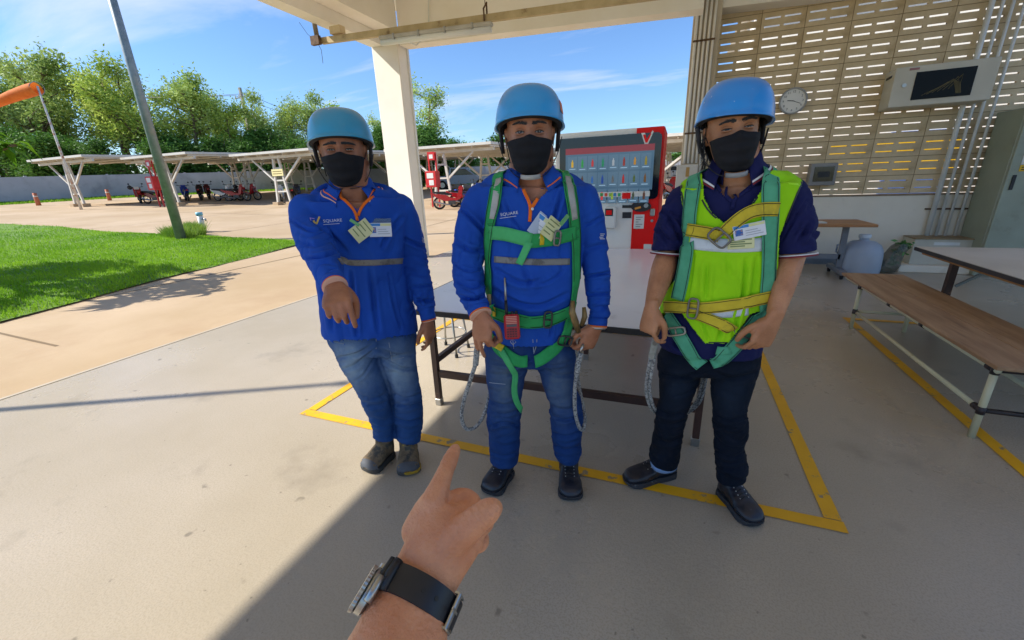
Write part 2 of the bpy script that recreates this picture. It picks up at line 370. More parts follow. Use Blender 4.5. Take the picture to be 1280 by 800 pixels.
def tuft_s():
    q = random.choice(((-13.6, 7.95, .45), (-14.3, 8.6, .5), (-15.0, 9.2, .35), (-14.2, 8.1, .3))); a = random.uniform(0, 6.283); r_ = q[2] * random.random() ** .7
    x, y = q[0] + r_ * math.cos(a) * 1.3, q[1] + r_ * math.sin(a) * .6
    return x, y, ground_h(x, y), 1.0
blades('tall_grass', 4500, tuft_s, 0.34, 0.012, mat('grass_tall', '8da63a', '5f8a24', scale=2, rough=.7, trans=.3), 'taller yellow-green grass clump beside the steel pole')

# ================================================================ the hall: columns, beams, roof
SL = -0.042                                                          # roof falls to the right
def zr(x, z0): return z0 + SL * (x + 5.4)
hall = thing('open_hall', 'open-sided hall with white column, cream beams and flat roof', 'building', (-5.2, 7.4, 0))
b = MB(); b.box((-5.475, 7.25, -0.05), (-4.912, 7.56, 3.95), bev=0.012); b.build('column', m_plaster, hall)
b = MB(); b.box((-4.915, 7.52, 0.0), (-4.89, 7.57, 3.9)); b.build('corner_strip', m_white, hall)
def sbeam(x0, x1, y0, y1, zb, zt, m, nm):
    b = MB(); b.add([(x0, y0, zr(x0, zb)), (x1, y0, zr(x1, zb)), (x1, y1, zr(x1, zb)), (x0, y1, zr(x0, zb)), (x0, y0, zr(x0, zt)), (x1, y0, zr(x1, zt)), (x1, y1, zr(x1, zt)), (x0, y1, zr(x0, zt))],
                    [(0, 3, 2, 1), (4, 5, 6, 7), (0, 1, 5, 4), (1, 2, 6, 5), (2, 3, 7, 6), (3, 0, 4, 7)]); return b.build(nm, m, hall)
sbeam(-4.86, 0.1, 7.26, 7.54, 3.84, 4.7, m_beam, 'cross_beam')
sbeam(0.36, 4.4, 7.7, 8.0, 3.95, 4.7, m_beam, 'cross_beam')
sbeam(-5.47, -5.2, -2.13, 7.24, 3.86, 4.62, m_beam, 'edge_beam')
sbeam(-5.195, -4.865, -2.13, 7.24, 4.05, 4.62, m_beam, 'edge_beam')
for yb in (1.6, -1.98): sbeam(-4.86, 3.35, yb - .14, yb + .14, 4.15, 4.62, m_beam, 'cross_beam')
sbeam(-5.5, 3.45, -2.15, 8.2, 4.705, 4.9, mat('roof_slab', 'f6f2ea', 'eee8dc', scale=1, rough=.9), 'roof_slab')  # unseen back and right edges cut short to let more light in
for (x, y) in ((-5.3, -1.95), (3.2, -1.95)):
    b = MB(); b.box((x - .16, y - .16, 0), (x + .16, y + .16, 4.6)); b.build('column', m_plaster, hall)
# pillar at the end of the block wall with its pipes
b = MB(); b.box((-0.02, 7.66, -0.05), (0.36, 8.05, 4.6), bev=0.01); pil = b.build('pillar', mat('pillar_paint', 'cdbfa8', 'bdae95', scale=1.2, detail=6, rough=.85, dirt='94805f', dirt_scale=1.4, dirt_lo=.6, dirt_hi=.85), hall)
for k, x in enumerate((0.03, 0.09, 0.15, 0.21, 0.27)):
    b = MB(); b.cyl((x, 7.63, 1.62 if k < 4 else 1.2), (x, 7.63, 4.5), 0.018 if k else 0.022, n=10); b.build('conduit', m_plaster, pil, smooth=True)
for z in (2.05, 3.3):
    b = MB(); b.box((0.0, 7.605, z), (0.3, 7.612, z + .025)); b.build('pipe_clip', mat('rusty_steel', '6a5038', '4a3626', scale=20, rough=.8), pil)
b = MB(); b.box((-0.07, 7.45, 0.9), (0.24, 7.6, 1.60), bev=.01); jb = b.build('junction_box', mat('box_white', 'cfcac0', 'c2bcb0', scale=3, rough=.6, dirt='a48a5a', dirt_scale=4, dirt_lo=.62, dirt_hi=.7), pil)
b = MB(); b.box((0.07, 7.445, 1.42), (0.12, 7.449, 1.56)); b.build('tape', mat('brown_tape', 'b08a4c', rough=.6), jb)
b = MB(); b.box((0.02, 7.445, 1.2), (0.08, 7.449, 1.28)); b.build('tape', MATS['brown_tape'], jb)

# ventilated block wall
wall = thing('block_wall', 'tall ventilated concrete block wall with rows of open slots and white dado', 'wall', (3, 7.97, 0))
WY = 7.97; PW, PH = 0.5575, 0.257; X0, Z0 = 0.36, 1.075
b = MB(); b.box((0.36, WY, 0.0), (7.05, WY + 0.14, 1.045)); b.build('dado', m_dado, wall)
b = MB(); b.box((0.36, WY - .012, 1.047), (7.05, WY + .14, 1.068)); b.build('ledge', mat('ledge_brown', '9a8468', '86705a', scale=4, rough=.9), wall)
b = MB(); b.box((0.36, WY - .015, 0.0), (7.05, WY - .001, 0.09)); b.build('skirting', m_skirt, wall)
def block_mesh():
    b = MB(); g = .004; D = 0.04; xs = [g, 0.042, 0.042 + 0.204, 0.042 + 0.204 + 0.046, 0.042 + 0.204 * 2 + 0.046, PW - g]
    s0, s1, sh = 0.064, 0.169, 0.021
    zs = [g, s0, s0 + sh, s1, s1 + sh, PH - g]
    V = []; n = 6
    lift = 0.009                                                     # slots climb a little towards the outside
    for yi, y in enumerate((0.0, D)):
        for z in zs:
            for x in xs:
                dz = lift * yi if 0.01 < z < PH - .01 else 0
                V.append((x, y, z + dz))
    I = lambda y, j, i: y * 36 + j * 6 + i
    Fq = []
    hole = lambda j, i: j in (1, 3) and i in (1, 3)
    for j in range(5):
        for i in range(5):
            if hole(j, i):
                a = [(j, i), (j, i + 1), (j + 1, i + 1), (j + 1, i)]
                for k in range(4): p, q = a[k], a[(k + 1) % 4]; Fq.append((I(0, *p), I(0, *q), I(1, *q), I(1, *p)))
            else:
                Fq.append((I(0, j, i), I(0, j, i + 1), I(0, j + 1, i + 1), I(0, j + 1, i))); Fq.append((I(1, j, i), I(1, j + 1, i), I(1, j + 1, i + 1), I(1, j, i + 1)))
    per = [(0, i) for i in range(6)] + [(j, 5) for j in range(1, 6)] + [(5, i) for i in range(4, -1, -1)] + [(j, 0) for j in range(4, 0, -1)]
    for k in range(len(per)): p, q = per[k], per[(k + 1) % len(per)]; Fq.append((I(0, *q), I(0, *p), I(1, *p), I(1, *q)))
    b.add(V, Fq); me = b.mesh('breeze_block'); me.materials.append(m_block); return me
bme = block_mesh(); base = Vector((3, 7.97, 0))
for i in range(12):
    for j in range(12):
        o = bpy.data.objects.new('breeze_block', bme); COL.objects.link(o); o.parent = wall
        o.location = Vector((X0 + i * PW, WY + .035 + random.uniform(-.003, .003), Z0 + j * PH)) - base
b = MB()
for i in range(1, 12): b.box((X0 + i * PW - .0038, WY + .041, Z0), (X0 + i * PW + .0038, WY + .085, Z0 + 12 * PH))
for j in range(1, 12): b.box((X0, WY + .042, Z0 + j * PH - .0038), (X0 + 12 * PW, WY + .084, Z0 + j * PH + .0038))
b.build('mortar', m_mortar, wall)
# what stands beyond the wall: a sunlit pale store house and a yellow board
b = thing('store_house', 'pale rendered store house seen through the wall slots', 'building', (5, 15, ground_h(5, 15)))
q = MB(); q.box((1.5, 14.5, 0), (16, 19, 5.6)); q.build('wall', mat('render_white', 'e6e2d8', 'dcd6ca', scale=.8, rough=.85), b)
q = MB(); q.prism([(1.2, 5.6), (16.3, 5.6), (8.7, 7.6)], 14.2, 19.3, axis=1); q.build('roof', m_roofw, b)
q = MB(); q.box((5.0, 14.4, .1), (6.2, 14.498, 2.3)); q.build('door', mat('door_blue', '3c5f9a', rough=.5), b)
y = thing('notice_board', 'yellow board standing in the yard beyond the wall slots', 'board', (3.4, 10.6, ground_h(3.4, 10.6)))
q = MB(); q.box((2.75, 10.6, 1.25), (4.75, 10.64, 2.05)); q.build('panel', mat('yellow_board', 'e2b60c', 'd4a80a', scale=4, rough=.5), y)
for x in (2.9, 4.6): q = MB(); q.box((x, 10.645, 0), (x + .05, 10.69, 2.0)); q.build('post', m_galv, y)

# hanging channel, fluorescent lamp and loose pipe under the beam
ch = thing('ceiling_channel', 'rusty cream steel channel hung under the beams, loose cable at its end', 'channel', (-5.3, 6, 3.65))
b = MB(); b.bar((-5.45, 6.0, 3.652), (5.0, 6.0, 3.652 + SL * 10.4), .06, .085); b.build('channel', mat('channel_paint', 'c2ae86', 'ae9a72', scale=5, rough=.7, dirt='7a6040', dirt_scale=5, dirt_lo=.62, dirt_hi=.72), ch)
b = MB(); b.box((-5.22, 5.94, 3.70), (-5.02, 6.06, 3.80)); b.build('packing_block', m_block, ch)
for x in (-2.62, 1.6):
    b = MB(); b.tube([(x, 5.95, zr(x, 3.61)), (x, 5.945, zr(x, 3.75)), (x + .03, 5.98, zr(x, 3.82)), (x, 6.05, zr(x, 3.75)), (x, 6.05, zr(x, 3.62))], .012, 8); b.tube([(x, 6, zr(x, 3.8)), (x, 6, zr(x, 4.7))], .005, 6); b.build('hanger', MATS['rusty_steel'], ch)
dp = thing('drop_pipe', 'old steel pipe dropping from the roof to the channel end with loose wires', 'pipe', (-5.47, 5.95, 3.66))
b = MB(); b.tube([(-5.52, 5.93, 4.7), (-5.5, 5.93, 4.2), (-5.47, 5.93, 3.66)], .035, 12); b.build('pipe', mat('old_pipe', '8c8070', '6e6252', scale=6, rough=.7, dirt='5a3c24', dirt_scale=4), dp, smooth=True)
b = MB(); b.box((-5.56, 5.87, 3.58), (-5.40, 5.93, 3.70)); b.build('bracket', MATS['rusty_steel'], dp)
b = MB(); b.tube([(-5.45, 5.9, 3.6), (-5.40, 5.9, 3.5), (-5.41, 5.9, 3.32)], .004, 5); b.tube([(-5.5, 5.9, 3.66), (-5.62, 5.9, 3.74), (-5.75, 5.9, 3.92)], .003, 5); b.build('wire', m_blackp, dp)
fl = thing('fluorescent_lamp', 'long white fluorescent batten lamp hung under the steel channel', 'lamp', (-3.4, 5.9, 3.45))
xa, xb = -4.30, -2.50; za, zb = zr(xa, 3.56), zr(xb, 3.56)
b = MB(); b.bar((xa, 5.93, za), (xb, 5.93, zb), .10, .05, bev=.012); b.build('housing', mat('lamp_grey', 'b9b5ac', 'a8a398', scale=5, rough=.6), fl)
b = MB(); b.cyl((xa + .02, 5.93, za - .055), (xb - .02, 5.93, zb - .055), .042, n=16); b.build('diffuser', mat('lamp_diffuser', 'dcdad2', rough=.35), fl, smooth=True)
for k in range(4):
    x = xa + .25 + k * .42; b = MB(); b.box((x, 5.872, zr(x, 3.56) - .045), (x + .03, 5.985, zr(x, 3.56) + .03)); b.build('clip', m_chrome, fl)
b = MB(); b.tube([(-4.15, 7.2, 4.5), (-4.22, 7.2, 3.9), (-4.3, 6.9, 3.66), (-4.35, 6.2, 3.66)], .012, 6); tag(b.build('ceiling_cable', m_white), 'thin white cable running down the beam beside the column', 'cable')

# ================================================================ yard wall, trees, sheds, poles
FL = [(-54, -20), (-48.5, 4), (-46.2, 15), (-45.0, 22), (-41.0, 28.8), (-36.4, 34.2), (-26, 43), (-8, 50), (22, 55), (50, 50)]
yw = thing('yard_wall', 'long grey-white concrete boundary wall behind the motorcycle shelters', 'wall', (-45, 20, ground_h(-45, 20)))
pm = MB()
for i in range(len(FL) - 1):
    a = Vector(FL[i]); c = Vector(FL[i + 1]); n_ = max(1, round((c - a).length / 2.6))
    for k in range(n_):
        p, q = a.lerp(c, k / n_), a.lerp(c, (k + 1) / n_); za, zb = ground_h(*p), ground_h(*q); d = (q - p).normalized(); nn = Vector((-d.y, d.x)) * .05; e = d * .07
        p2, q2 = p + e, q - e
        b = MB(); b.add([(p2.x - nn.x, p2.y - nn.y, za - .1), (q2.x - nn.x, q2.y - nn.y, zb - .1), (q2.x + nn.x, q2.y + nn.y, zb - .1), (p2.x + nn.x, p2.y + nn.y, za - .1), (p2.x - nn.x, p2.y - nn.y, za + 1.8), (q2.x - nn.x, q2.y - nn.y, zb + 1.8), (q2.x + nn.x, q2.y + nn.y, zb + 1.8), (p2.x + nn.x, p2.y + nn.y, za + 1.8)],
                          [(0, 3, 2, 1), (4, 5, 6, 7), (0, 1, 5, 4), (1, 2, 6, 5), (2, 3, 7, 6), (3, 0, 4, 7)]); b.build('wall_panel', m_fence, yw)
        b = MB(); b.bar((p.x, p.y, za - .1), (p.x, p.y, za + 1.86), .14, .16, up=(d.x, d.y, 0)); b.build('wall_post', m_fence, yw)
def fence_grass():
    i = random.choice((1, 2, 2, 3, 3, 4, 4, 5, 6)); t = random.random(); a, c = Vector(FL[i]), Vector(FL[i + 1]); p = a.lerp(c, t); d = (c - a).normalized(); o_ = random.uniform(.1, 2.4) ; x, y = p.x + d.y * o_, p.y - d.x * o_
    return x, y, ground_h(x, y), 1
blades('verge_grass', 9000, fence_grass, 0.16, 0.05, m_blade, 'strip of green grass along the foot of the boundary wall')

def leaf_cloud(centres, n_per, spread, size, flat=0.6, droop=0.0):
    C_ = np.repeat(np.asarray(centres), n_per, axis=0); n = len(C_)
    P = C_ + RNG.normal(0, 1, (n, 3)) * np.array(spread)
    d = RNG.normal(0, 1, (n, 3)); d[:, 2] = d[:, 2] * flat - droop; d /= np.linalg.norm(d, axis=1)[:, None]
    e = np.cross(d, RNG.normal(0, 1, (n, 3))); e /= np.linalg.norm(e, axis=1)[:, None]
    s = size * RNG.uniform(.6, 1.4, (n, 1)); a = P - d * s; c = P + d * s; l_ = P + e * s * .42 - d * s * .1; r_ = P - e * s * .42 - d * s * .1
    V = np.stack([a, l_, c, r_], 1).reshape(-1, 3); return V, np.arange(n * 4).reshape(-1, 4)
def tree_proto(H_, kind, seed):
    rg = random.Random(seed); b = MB(); tips = []
    def limb(p, d, L_, r_, lvl):
        n_ = 4; pts = [p]; dd = d.copy()
        for k in range(n_): dd = (dd + Vector((rg.gauss(0, .13), rg.gauss(0, .13), rg.gauss(0.03, .08)))).normalized(); pts.append(pts[-1] + dd * (L_ / n_))
        b.tube(pts, [r_ * (1 - .16 * k) for k in range(n_ + 1)], 6 if lvl else 8)
        if lvl >= 2: tips.extend([pts[-1], pts[-2], pts[-3]]); return
        if lvl == 1: tips.append(pts[-1])
        cnt = (8 if kind == 'airy' else 8) if lvl == 0 else 4
        for k in range(cnt):
            f = (0.35 if kind == 'airy' else .22) + .65 * (k + rg.random()) / cnt if lvl == 0 else .35 + .6 * (k + rg.random()) / cnt
            i = min(n_ - 1, int(f * n_)); q = pts[i].lerp(pts[i + 1], f * n_ - i); a = rg.uniform(0, 6.283); up = rg.uniform(.35, .9) if kind == 'airy' else rg.uniform(.1, .6)
            nd = Vector((math.cos(a), math.sin(a), up)).normalized()
            limb(q, nd, L_ * (rg.uniform(.2, .34) * (1.25 - .6 * f) if lvl == 0 else rg.uniform(.4, .6)), r_ * .45, lvl + 1)
    limb(Vector((0, 0, -.2)), Vector((rg.gauss(0, .05), rg.gauss(0, .05), 1)), H_ * (.9 if kind == 'airy' else .78), H_ * .014 + .03, 0)
    if kind == 'airy': V, Fq = leaf_cloud([tuple(t) for t in tips], 36, (H_ * .034, H_ * .034, H_ * .040), .19, .8, .35)
    elif kind == 'dense':
        ex = [tuple(t + Vector((rg.gauss(0, H_ * .06), rg.gauss(0, H_ * .06), rg.gauss(-H_ * .02, H_ * .07)))) for t in tips]
        V, Fq = leaf_cloud([tuple(t) for t in tips] + ex, 42, (H_ * .05, H_ * .05, H_ * .042), .21, .5, .1)
    tm = b.mesh('trunk'); tm.materials.append(m_bark); tm.polygons.foreach_set('use_smooth', [True] * len(tm.polygons))
    return tm, np_mesh('crown', V, Fq)
PRO = [tree_proto(15, 'airy', 3), tree_proto(14, 'airy', 11), tree_proto(11, 'dense', 5), tree_proto(10, 'dense', 8), tree_proto(16, 'airy', 21)]
TL = {'airyA': ('tall airy light green tree behind the boundary wall', m_leafA), 'airyC': ('tall yellow-green tree with open crown behind the boundary wall', m_leafC), 'dense': ('dense dark green round-crowned tree behind the boundary wall', m_leafB)}
CM = {}
def tree(k, x, y, s, rz, style):
    lab, lm = TL[style]; t = thing('broadleaf_tree', lab, 'tree', (x, y, ground_h(x, y) - .1), rz, 'trees behind the boundary wall'); t.scale = (s * random.uniform(1.0, 1.25), s * random.uniform(1.0, 1.25), s)
    o = bpy.data.objects.new('trunk', PRO[k][0]); COL.objects.link(o); o.parent = t
    if (k, style) not in CM:
        cm = PRO[k][1].copy(); cm.materials.append(lm); CM[k, style] = cm
    o = bpy.data.objects.new('crown', CM[k, style]); COL.objects.link(o); o.parent = t
def tree_px(px, dep, k, top_px, style, hk):
    p = atD(px, 240, dep); x, y = p[0], p[1]; z0 = ground_h(x, y)
    q = atD(px, top_px, dep); ht = q[2] - z0; tree(k, x, y, ht / hk, random.uniform(0, 6.28), style)
HK = [14.6, 13.6, 9.9, 9.0, 15.6]
for (px, dep, k, top, st) in ((-60, 42, 0, 90, 'airyA'), (-15, 44, 2, 150, 'dense'), (20, 52, 3, 158, 'dense'), (62, 46, 0, 72, 'airyA'), (75, 40, 3, 160, 'dense'), (110, 44, 2, 158, 'dense'), (105, 54, 4, 102, 'airyA'), (128, 42, 3, 160, 'dense'),
                              (165, 44, 1, 92, 'airyC'), (158, 40, 2, 165, 'dense'), (200, 46, 4, 100, 'airyA'), (228, 44, 0, 108, 'airyC'), (222, 41, 3, 168, 'dense'), (258, 46, 1, 106, 'airyA'), (275, 43, 2, 160, 'dense'), (300, 47, 4, 130, 'airyC'), (312, 44, 3, 160, 'dense'),
                              (360, 48, 0, 124, 'airyA'), (345, 50, 2, 160, 'dense'), (410, 54, 1, 130, 'airyA'), (395, 46, 3, 172, 'dense'), (462, 56, 0, 150, 'airyC'), (475, 50, 3, 170, 'dense'),
                              (185, 50, 0, 96, 'airyA'), (145, 48, 4, 98, 'airyC'), (90, 50, 1, 90, 'airyC'), (38, 48, 1, 95, 'airyA'), (10, 46, 4, 92, 'airyC'), (275, 50, 0, 112, 'airyC'), (215, 43, 2, 150, 'dense'), (60, 42, 2, 150, 'dense'), (95, 41, 3, 160, 'dense'), (250, 42, 3, 158, 'dense'), (330, 46, 2, 150, 'dense'), (375, 45, 2, 165, 'dense'), (430, 48, 2, 165, 'dense'), (385, 52, 4, 140, 'airyC'), (22, 50, 0, 98, 'airyC'), (80, 53, 1, 94, 'airyA'), (130, 51, 0, 104, 'airyA'), (178, 53, 4, 104, 'airyC'), (245, 52, 1, 112, 'airyA'), (285, 50, 4, 120, 'airyA'), (335, 49, 1, 128, 'airyA'), (352, 53, 0, 130, 'airyC'), (395, 50, 4, 132, 'airyA'), (425, 55, 1, 140, 'airyC'), (448, 52, 0, 145, 'airyA'), (482, 55, 4, 150, 'airyC'), (300, 52, 0, 118, 'airyA'), (542, 48, 4, 112, 'airyA'), (530, 44, 2, 150, 'dense'), (560, 46, 3, 158, 'dense'), (592, 52, 3, 165, 'dense'), (618, 56, 2, 160, 'dense'), (650, 58, 3, 165, 'dense'), (500, 52, 2, 150, 'dense'), (842, 60, 2, 172, 'dense')):
    tree_px(px, dep, k, top, st, HK[k])
# broad-leaved tree at the edge of the lawn, mostly outside the picture
def broad_tree(x, y, s, seed, lab):
    rg = random.Random(seed); t = thing('frangipani_tree', lab, 'tree', (x, y, ground_h(x, y)), rg.uniform(0, 6)); b = MB(); tips = []
    def limb(p, d, L_, r_, lv):
        pts = [p, p + d * L_ * .5 + Vector((rg.gauss(0, .04), rg.gauss(0, .04), 0)), p + d * L_]; b.tube(pts, [r_, r_ * .85, r_ * .7], 7)
        if lv == 3: tips.append((pts[-1], d)); return
        for k in range(3):
            a = rg.uniform(0, 2) + k * 2.1; limb(pts[-1], (d * .75 + Vector((math.cos(a), math.sin(a), .25)) * .75).normalized(), L_ * .78, r_ * .7, lv + 1)
    limb(Vector((0, 0, -.1)), Vector((0, 0, 1)), 1.05 * s, .11 * s, 0)
    b.build('trunk', m_bark, t, smooth=True, world=False); V = []; Fq = []
    for (p, d) in tips:
        for k in range(15):
            a = k * 2.4 + rg.random(); u = (Vector((math.cos(a), math.sin(a), rg.uniform(-.35, .55)))).normalized(); L_ = s * rg.uniform(.24, .36); w2 = L_ * .15; sd = u.cross(Vector((0, 0, 1))).normalized(); up = sd.cross(u)
            n0 = len(V); q = p - d * rg.uniform(0, .2)
            for f, ww, dr in ((0, .15, 0), (.3, .8, .02), (.65, 1, -.03), (1, .05, -.16)):
                c = q + u * (L_ * f) + Vector((0, 0, dr * s)); V += [tuple(c - sd * w2 * ww + up * .012 * ww), tuple(c - up * .008), tuple(c + sd * w2 * ww + up * .012 * ww)]
            for r_ in range(3):
                for c_ in range(2): Fq.append((n0 + r_ * 3 + c_, n0 + r_ * 3 + c_ + 1, n0 + r_ * 3 + c_ + 4, n0 + r_ * 3 + c_ + 3))
    o = link_mesh('crown', np_mesh('crown', V, Fq), m_leafP, t, smooth=True, world=False); return t
broad_tree(-10.5, 2.6, 1.0, 4, 'broad-leaved green tree at the lawn edge, long leaves hanging')
broad_tree(-15.5, 1.2, 1.5, 9, 'larger broad-leaved tree on the lawn casting leafy shade')
broad_tree(-13.2, 1.8, 1.35, 13, 'leafy broad-leaved tree between its neighbours on the lawn')

t = thing('flag_pole', 'thin white flag pole on the path, its shadow crossing the floor', 'pole', (-7.62, -.49, ground_h(-7.62, -.49)))
b = MB(); b.cyl((0, 0, 0), (0, 0, 4.95), .045, .03, 14); b.build('shaft', m_white, t, smooth=True, world=False)
b = MB(); b.ball((0, 0, 4.98), .05, 12, 8); b.build('finial', m_white, t, smooth=True, world=False)
# galvanised lamp pole, standpipe
t = thing('lamp_pole', 'tall tapered galvanised steel lamp pole rising from the lawn corner', 'pole', (-13.15, 7.67, ground_h(-13.15, 7.67)))
b = MB(); b.cyl((0, 0, 0), (0, 0, 8.6), .125, .075, 20); b.build('shaft', m_galv, t, smooth=True, world=False)
b = MB(); b.lathe([(.2, 0), (.2, .02), (.14, .03)], n=12); b.build('base_plate', m_galv, t, world=False)
b = MB(); b.tube([(0, 0, 8.5), (.2, .1, 8.9), (1.2, .6, 9.1)], [.05, .04, .03], 10); b.build('arm', m_galv, t, smooth=True, world=False)
b = MB(); b.box((1.1, .5, 9.02), (1.6, .74, 9.12), bev=.03); b.build('lamp_head', m_galv, t, world=False)
t = thing('standpipe', 'white plastic standpipe with blue cap in tall grass', 'pipe', (-14.75, 9.35, ground_h(-14.75, 9.35)))
b = MB(); b.cyl((0, 0, 0), (0, 0, .55), .085, n=16); b.build('pipe', m_white, t, smooth=True, world=False)
b = MB(); b.cyl((0, 0, .54), (0, 0, .64), .10, n=16); b.build('cap', mat('cap_blue', '6fb4c8', rough=.5), t, smooth=True, world=False)
b = MB(); b.tube([(.07, 0, .42), (.25, 0, .42), (.25, 0, .36)], .025, 8); b.build('tap', m_chrome, t, smooth=True, world=False)
# windsock
wx, wy = -32.0, 13.9
t = thing('windsock', 'orange windsock streaming from a thin white pole', 'windsock', (wx, wy, ground_h(wx, wy)))
top = atD(38, 128, 24.0); tl = top - np.array([wx, wy, ground_h(wx, wy)])
b = MB(); b.cyl((0, 0, 0), (0, 0, 6.3), .07, .045, 10); b.build('pole', mat('windsock_pole', 'd0cac0', 'b07a5a', scale=3, rough=.6, lo=.5, hi=.6), t, smooth=True, world=False)
b = MB(); pts = [(-.1 - .5 * k, -.2 * k, 6.2 - .10 * k - .008 * k * k) for k in range(6)]; b.tube(pts, [.30, .30, .28, .26, .23, .20], 16, cap=False); b.build('sock', mat('orange_cloth', 'e88a3c', 'd87428', scale=3, rough=.8, trans=.3), t, smooth=True, world=False)
b = MB(); b.tube([(.30 * math.sin(a) * .3 - .1, .30 * math.cos(a), 6.2 + .30 * math.sin(a)) for a in np.linspace(0, 6.283, 17)[:-1]], .02, 6, closed=True); b.build('hoop', m_galv, t, world=False)

# motorcycle shelters
def shelter(x, y, lab, length=22.0, half=3.0, zroof=2.72):
    z0 = ground_h(x, y); t = thing('motorcycle_shelter', lab, 'shelter', (x, y, z0), 0, 'motorcycle shelters in the yard')
    zs = [ground_h(x, y + k * length / 4) - z0 for k in range(5)]
    def zz(v): f = max(0, min(3.999, v / length * 4)); i = int(f); return zs[i] + (zs[i + 1] - zs[i]) * (f - i)
    for k in range(5):
        yy = .35 + k * (length - .7) / 4; z = zz(yy)
        for s_ in (-1, 1):
            b = MB(); b.bar((s_ * .52, yy, z - .05), (s_ * .2, yy, z + zroof - .22), .11, .11, up=(0, 1, 0)); b.build('leg', m_steelw, t, world=False)
            b = MB(); b.bar((s_ * .40, yy, z + 1.35), (s_ * 1.85, yy, z + zroof - .2), .09, .09, up=(0, 1, 0)); b.build('brace', m_steelw, t, world=False)
            b = MB(); b.box((s_ * .52 - .2, yy - .2, z - .1), (s_ * .52 + .2, yy + .2, z + .18)); b.build('footing', m_pave, t, world=False)
        for zk in (.75, 1.35, 2.0): 
            f = zk / (zroof - .22); hw = .52 + (.2 - .52) * f; b = MB(); b.box((-hw, yy - .03, z + zk - .04), (hw, yy + .03, z + zk + .04)); b.build('rung', m_steelw, t, world=False)
        b = MB(); b.box((-half + .05, yy - .05, z + zroof - .2), (half - .05, yy + .05, z + zroof - .06)); b.build('rafter', m_steelw, t, world=False)
    for xx in np.linspace(-half + .1, half - .1, 7):
        b = MB(); b.tube([(xx, k * length / 4, zs[k] + zroof - .02) for k in range(5)], .045, 4); b.build('purlin', m_steelw, t, world=False)
    for k in range(1, 14):
        yy = k * length / 14 + .3; b = MB(); b.box((-half + .05, yy - .03, zz(yy) + zroof - .13), (half - .05, yy + .03, zz(yy) + zroof - .07)); b.build('tie', m_steelw, t, world=False)
    b = MB(); V = []; Fq = []
    for k in range(5):
        yy = -.15 + k * (length + .3) / 4
        V += [(-half, yy, zs[k] + zroof + .03), (half, yy, zs[k] + zroof + .03), (half, yy, zs[k] + zroof + .15), (-half, yy, zs[k] + zroof + .15)]
    Fq = [(0, 1, 2, 3), (16, 19, 18, 17)] + [(k * 4 + a, k * 4 + 4 + a, k * 4 + 4 + (a + 1) % 4, k * 4 + (a + 1) % 4) for k in range(4) for a in range(4)]
    b.add(V, Fq); b.build('roof', m_roofw, t, world=False)
    b = MB(); b.prism([(-.9, -.2), (.9, -.2), (.9, .1), (-.9, .1)], 1.2, length, axis=1); isl = b.build('kerb_island', m_pave, t, world=False)
    return t
S = [(-34.86, 14.82), (-28.6, 16.5), (-21.2, 17.96), (-11.3, 19.04), (-1.2, 20.2)]
labs = ['white shelter beside the windsock pole', 'white shelter with red fire cabinet behind the lamp pole', 'white shelter with a yellow sign on its front frame', 'white shelter with red fire cabinet behind the hall column', 'white shelter partly hidden behind the vending machine']
SH = [shelter(x, y, l) for (x, y), l in zip(S, labs)]
def fire_cabinet(x, y, lab):
    z = ground_h(x, y); t = thing('fire_cabinet', lab, 'cabinet', (x, y - .3, z + .95))
    b = MB(); b.box((-.3, -.25, 0), (.3, .15, .75), bev=.02); b.build('case', m_red, t, world=False)
    b = MB(); b.box((-.2, -.258, .42), (.16, -.252, .66)); b.build('notice', m_white, t, world=False)
    b = MB(); b.box((-.1, -.258, .1), (.16, -.252, .34)); b.build('window', m_white, t, world=False)
    b = MB(); b.box((-.2, -.05, 1.25), (.2, -.02, 1.62)); b.build('sign', m_red, t, world=False)
    b = MB(); b.box((-.1, -.056, 1.32), (.1, -.052, 1.5)); b.build('symbol', m_white, t, world=False)
    for s_ in (-.2, .2): b = MB(); b.box((s_ - .03, .02, -.95), (s_ + .03, .08, 1.6)); b.build('post', m_red, t, world=False)
fire_cabinet(S[1][0] + .2, S[1][1] - .2, 'red fire hose cabinet with white notices behind the lamp pole')
fire_cabinet(S[3][0], S[3][1] - .2, 'red fire hose cabinet with white notices beside the hall column')
t = thing('yellow_sign', 'small cream sign fixed on the front frame of a shelter', 'sign', (S[2][0], S[2][1] + .26, ground_h(*S[2]) + 1.6)); b = MB(); b.box((-.42, 0, 0), (.42, .03, .36)); b.build('panel', mat('cream_sign', 'e0d59a', rough=.6), t, world=False)
b = MB()
for k in range(2): b.box((-.34, -.004, .1 + k * .12), (.34, -.001, .14 + k * .12))
b.build('lettering', mat('sign_ink', '7a6a3a', rough=.7), t, world=False)
def bollard(px, py, lab, dep):
    p = atD(px, py, dep); x, y = p[0], p[1]; t = thing('bollard', lab, 'bollard', (x, y, ground_h(x, y))); b = MB(); b.cyl((0, 0, 0), (0, 0, .8), .13, .1, 12); b.build('post', mat('faded_orange', 'c87a5a', 'b06a4c', scale=4, rough=.8), t, smooth=True, world=False)
    b = MB(); b.cyl((0, 0, .55), (0, 0, .62), .115, .112, 12); b.build('band', m_white, t, smooth=True, world=False)
bollard(48, 255, 'faded orange bollard beside the windsock shelter', 27.5); bollard(137, 249, 'faded orange bollard near the boundary wall grass', 31)
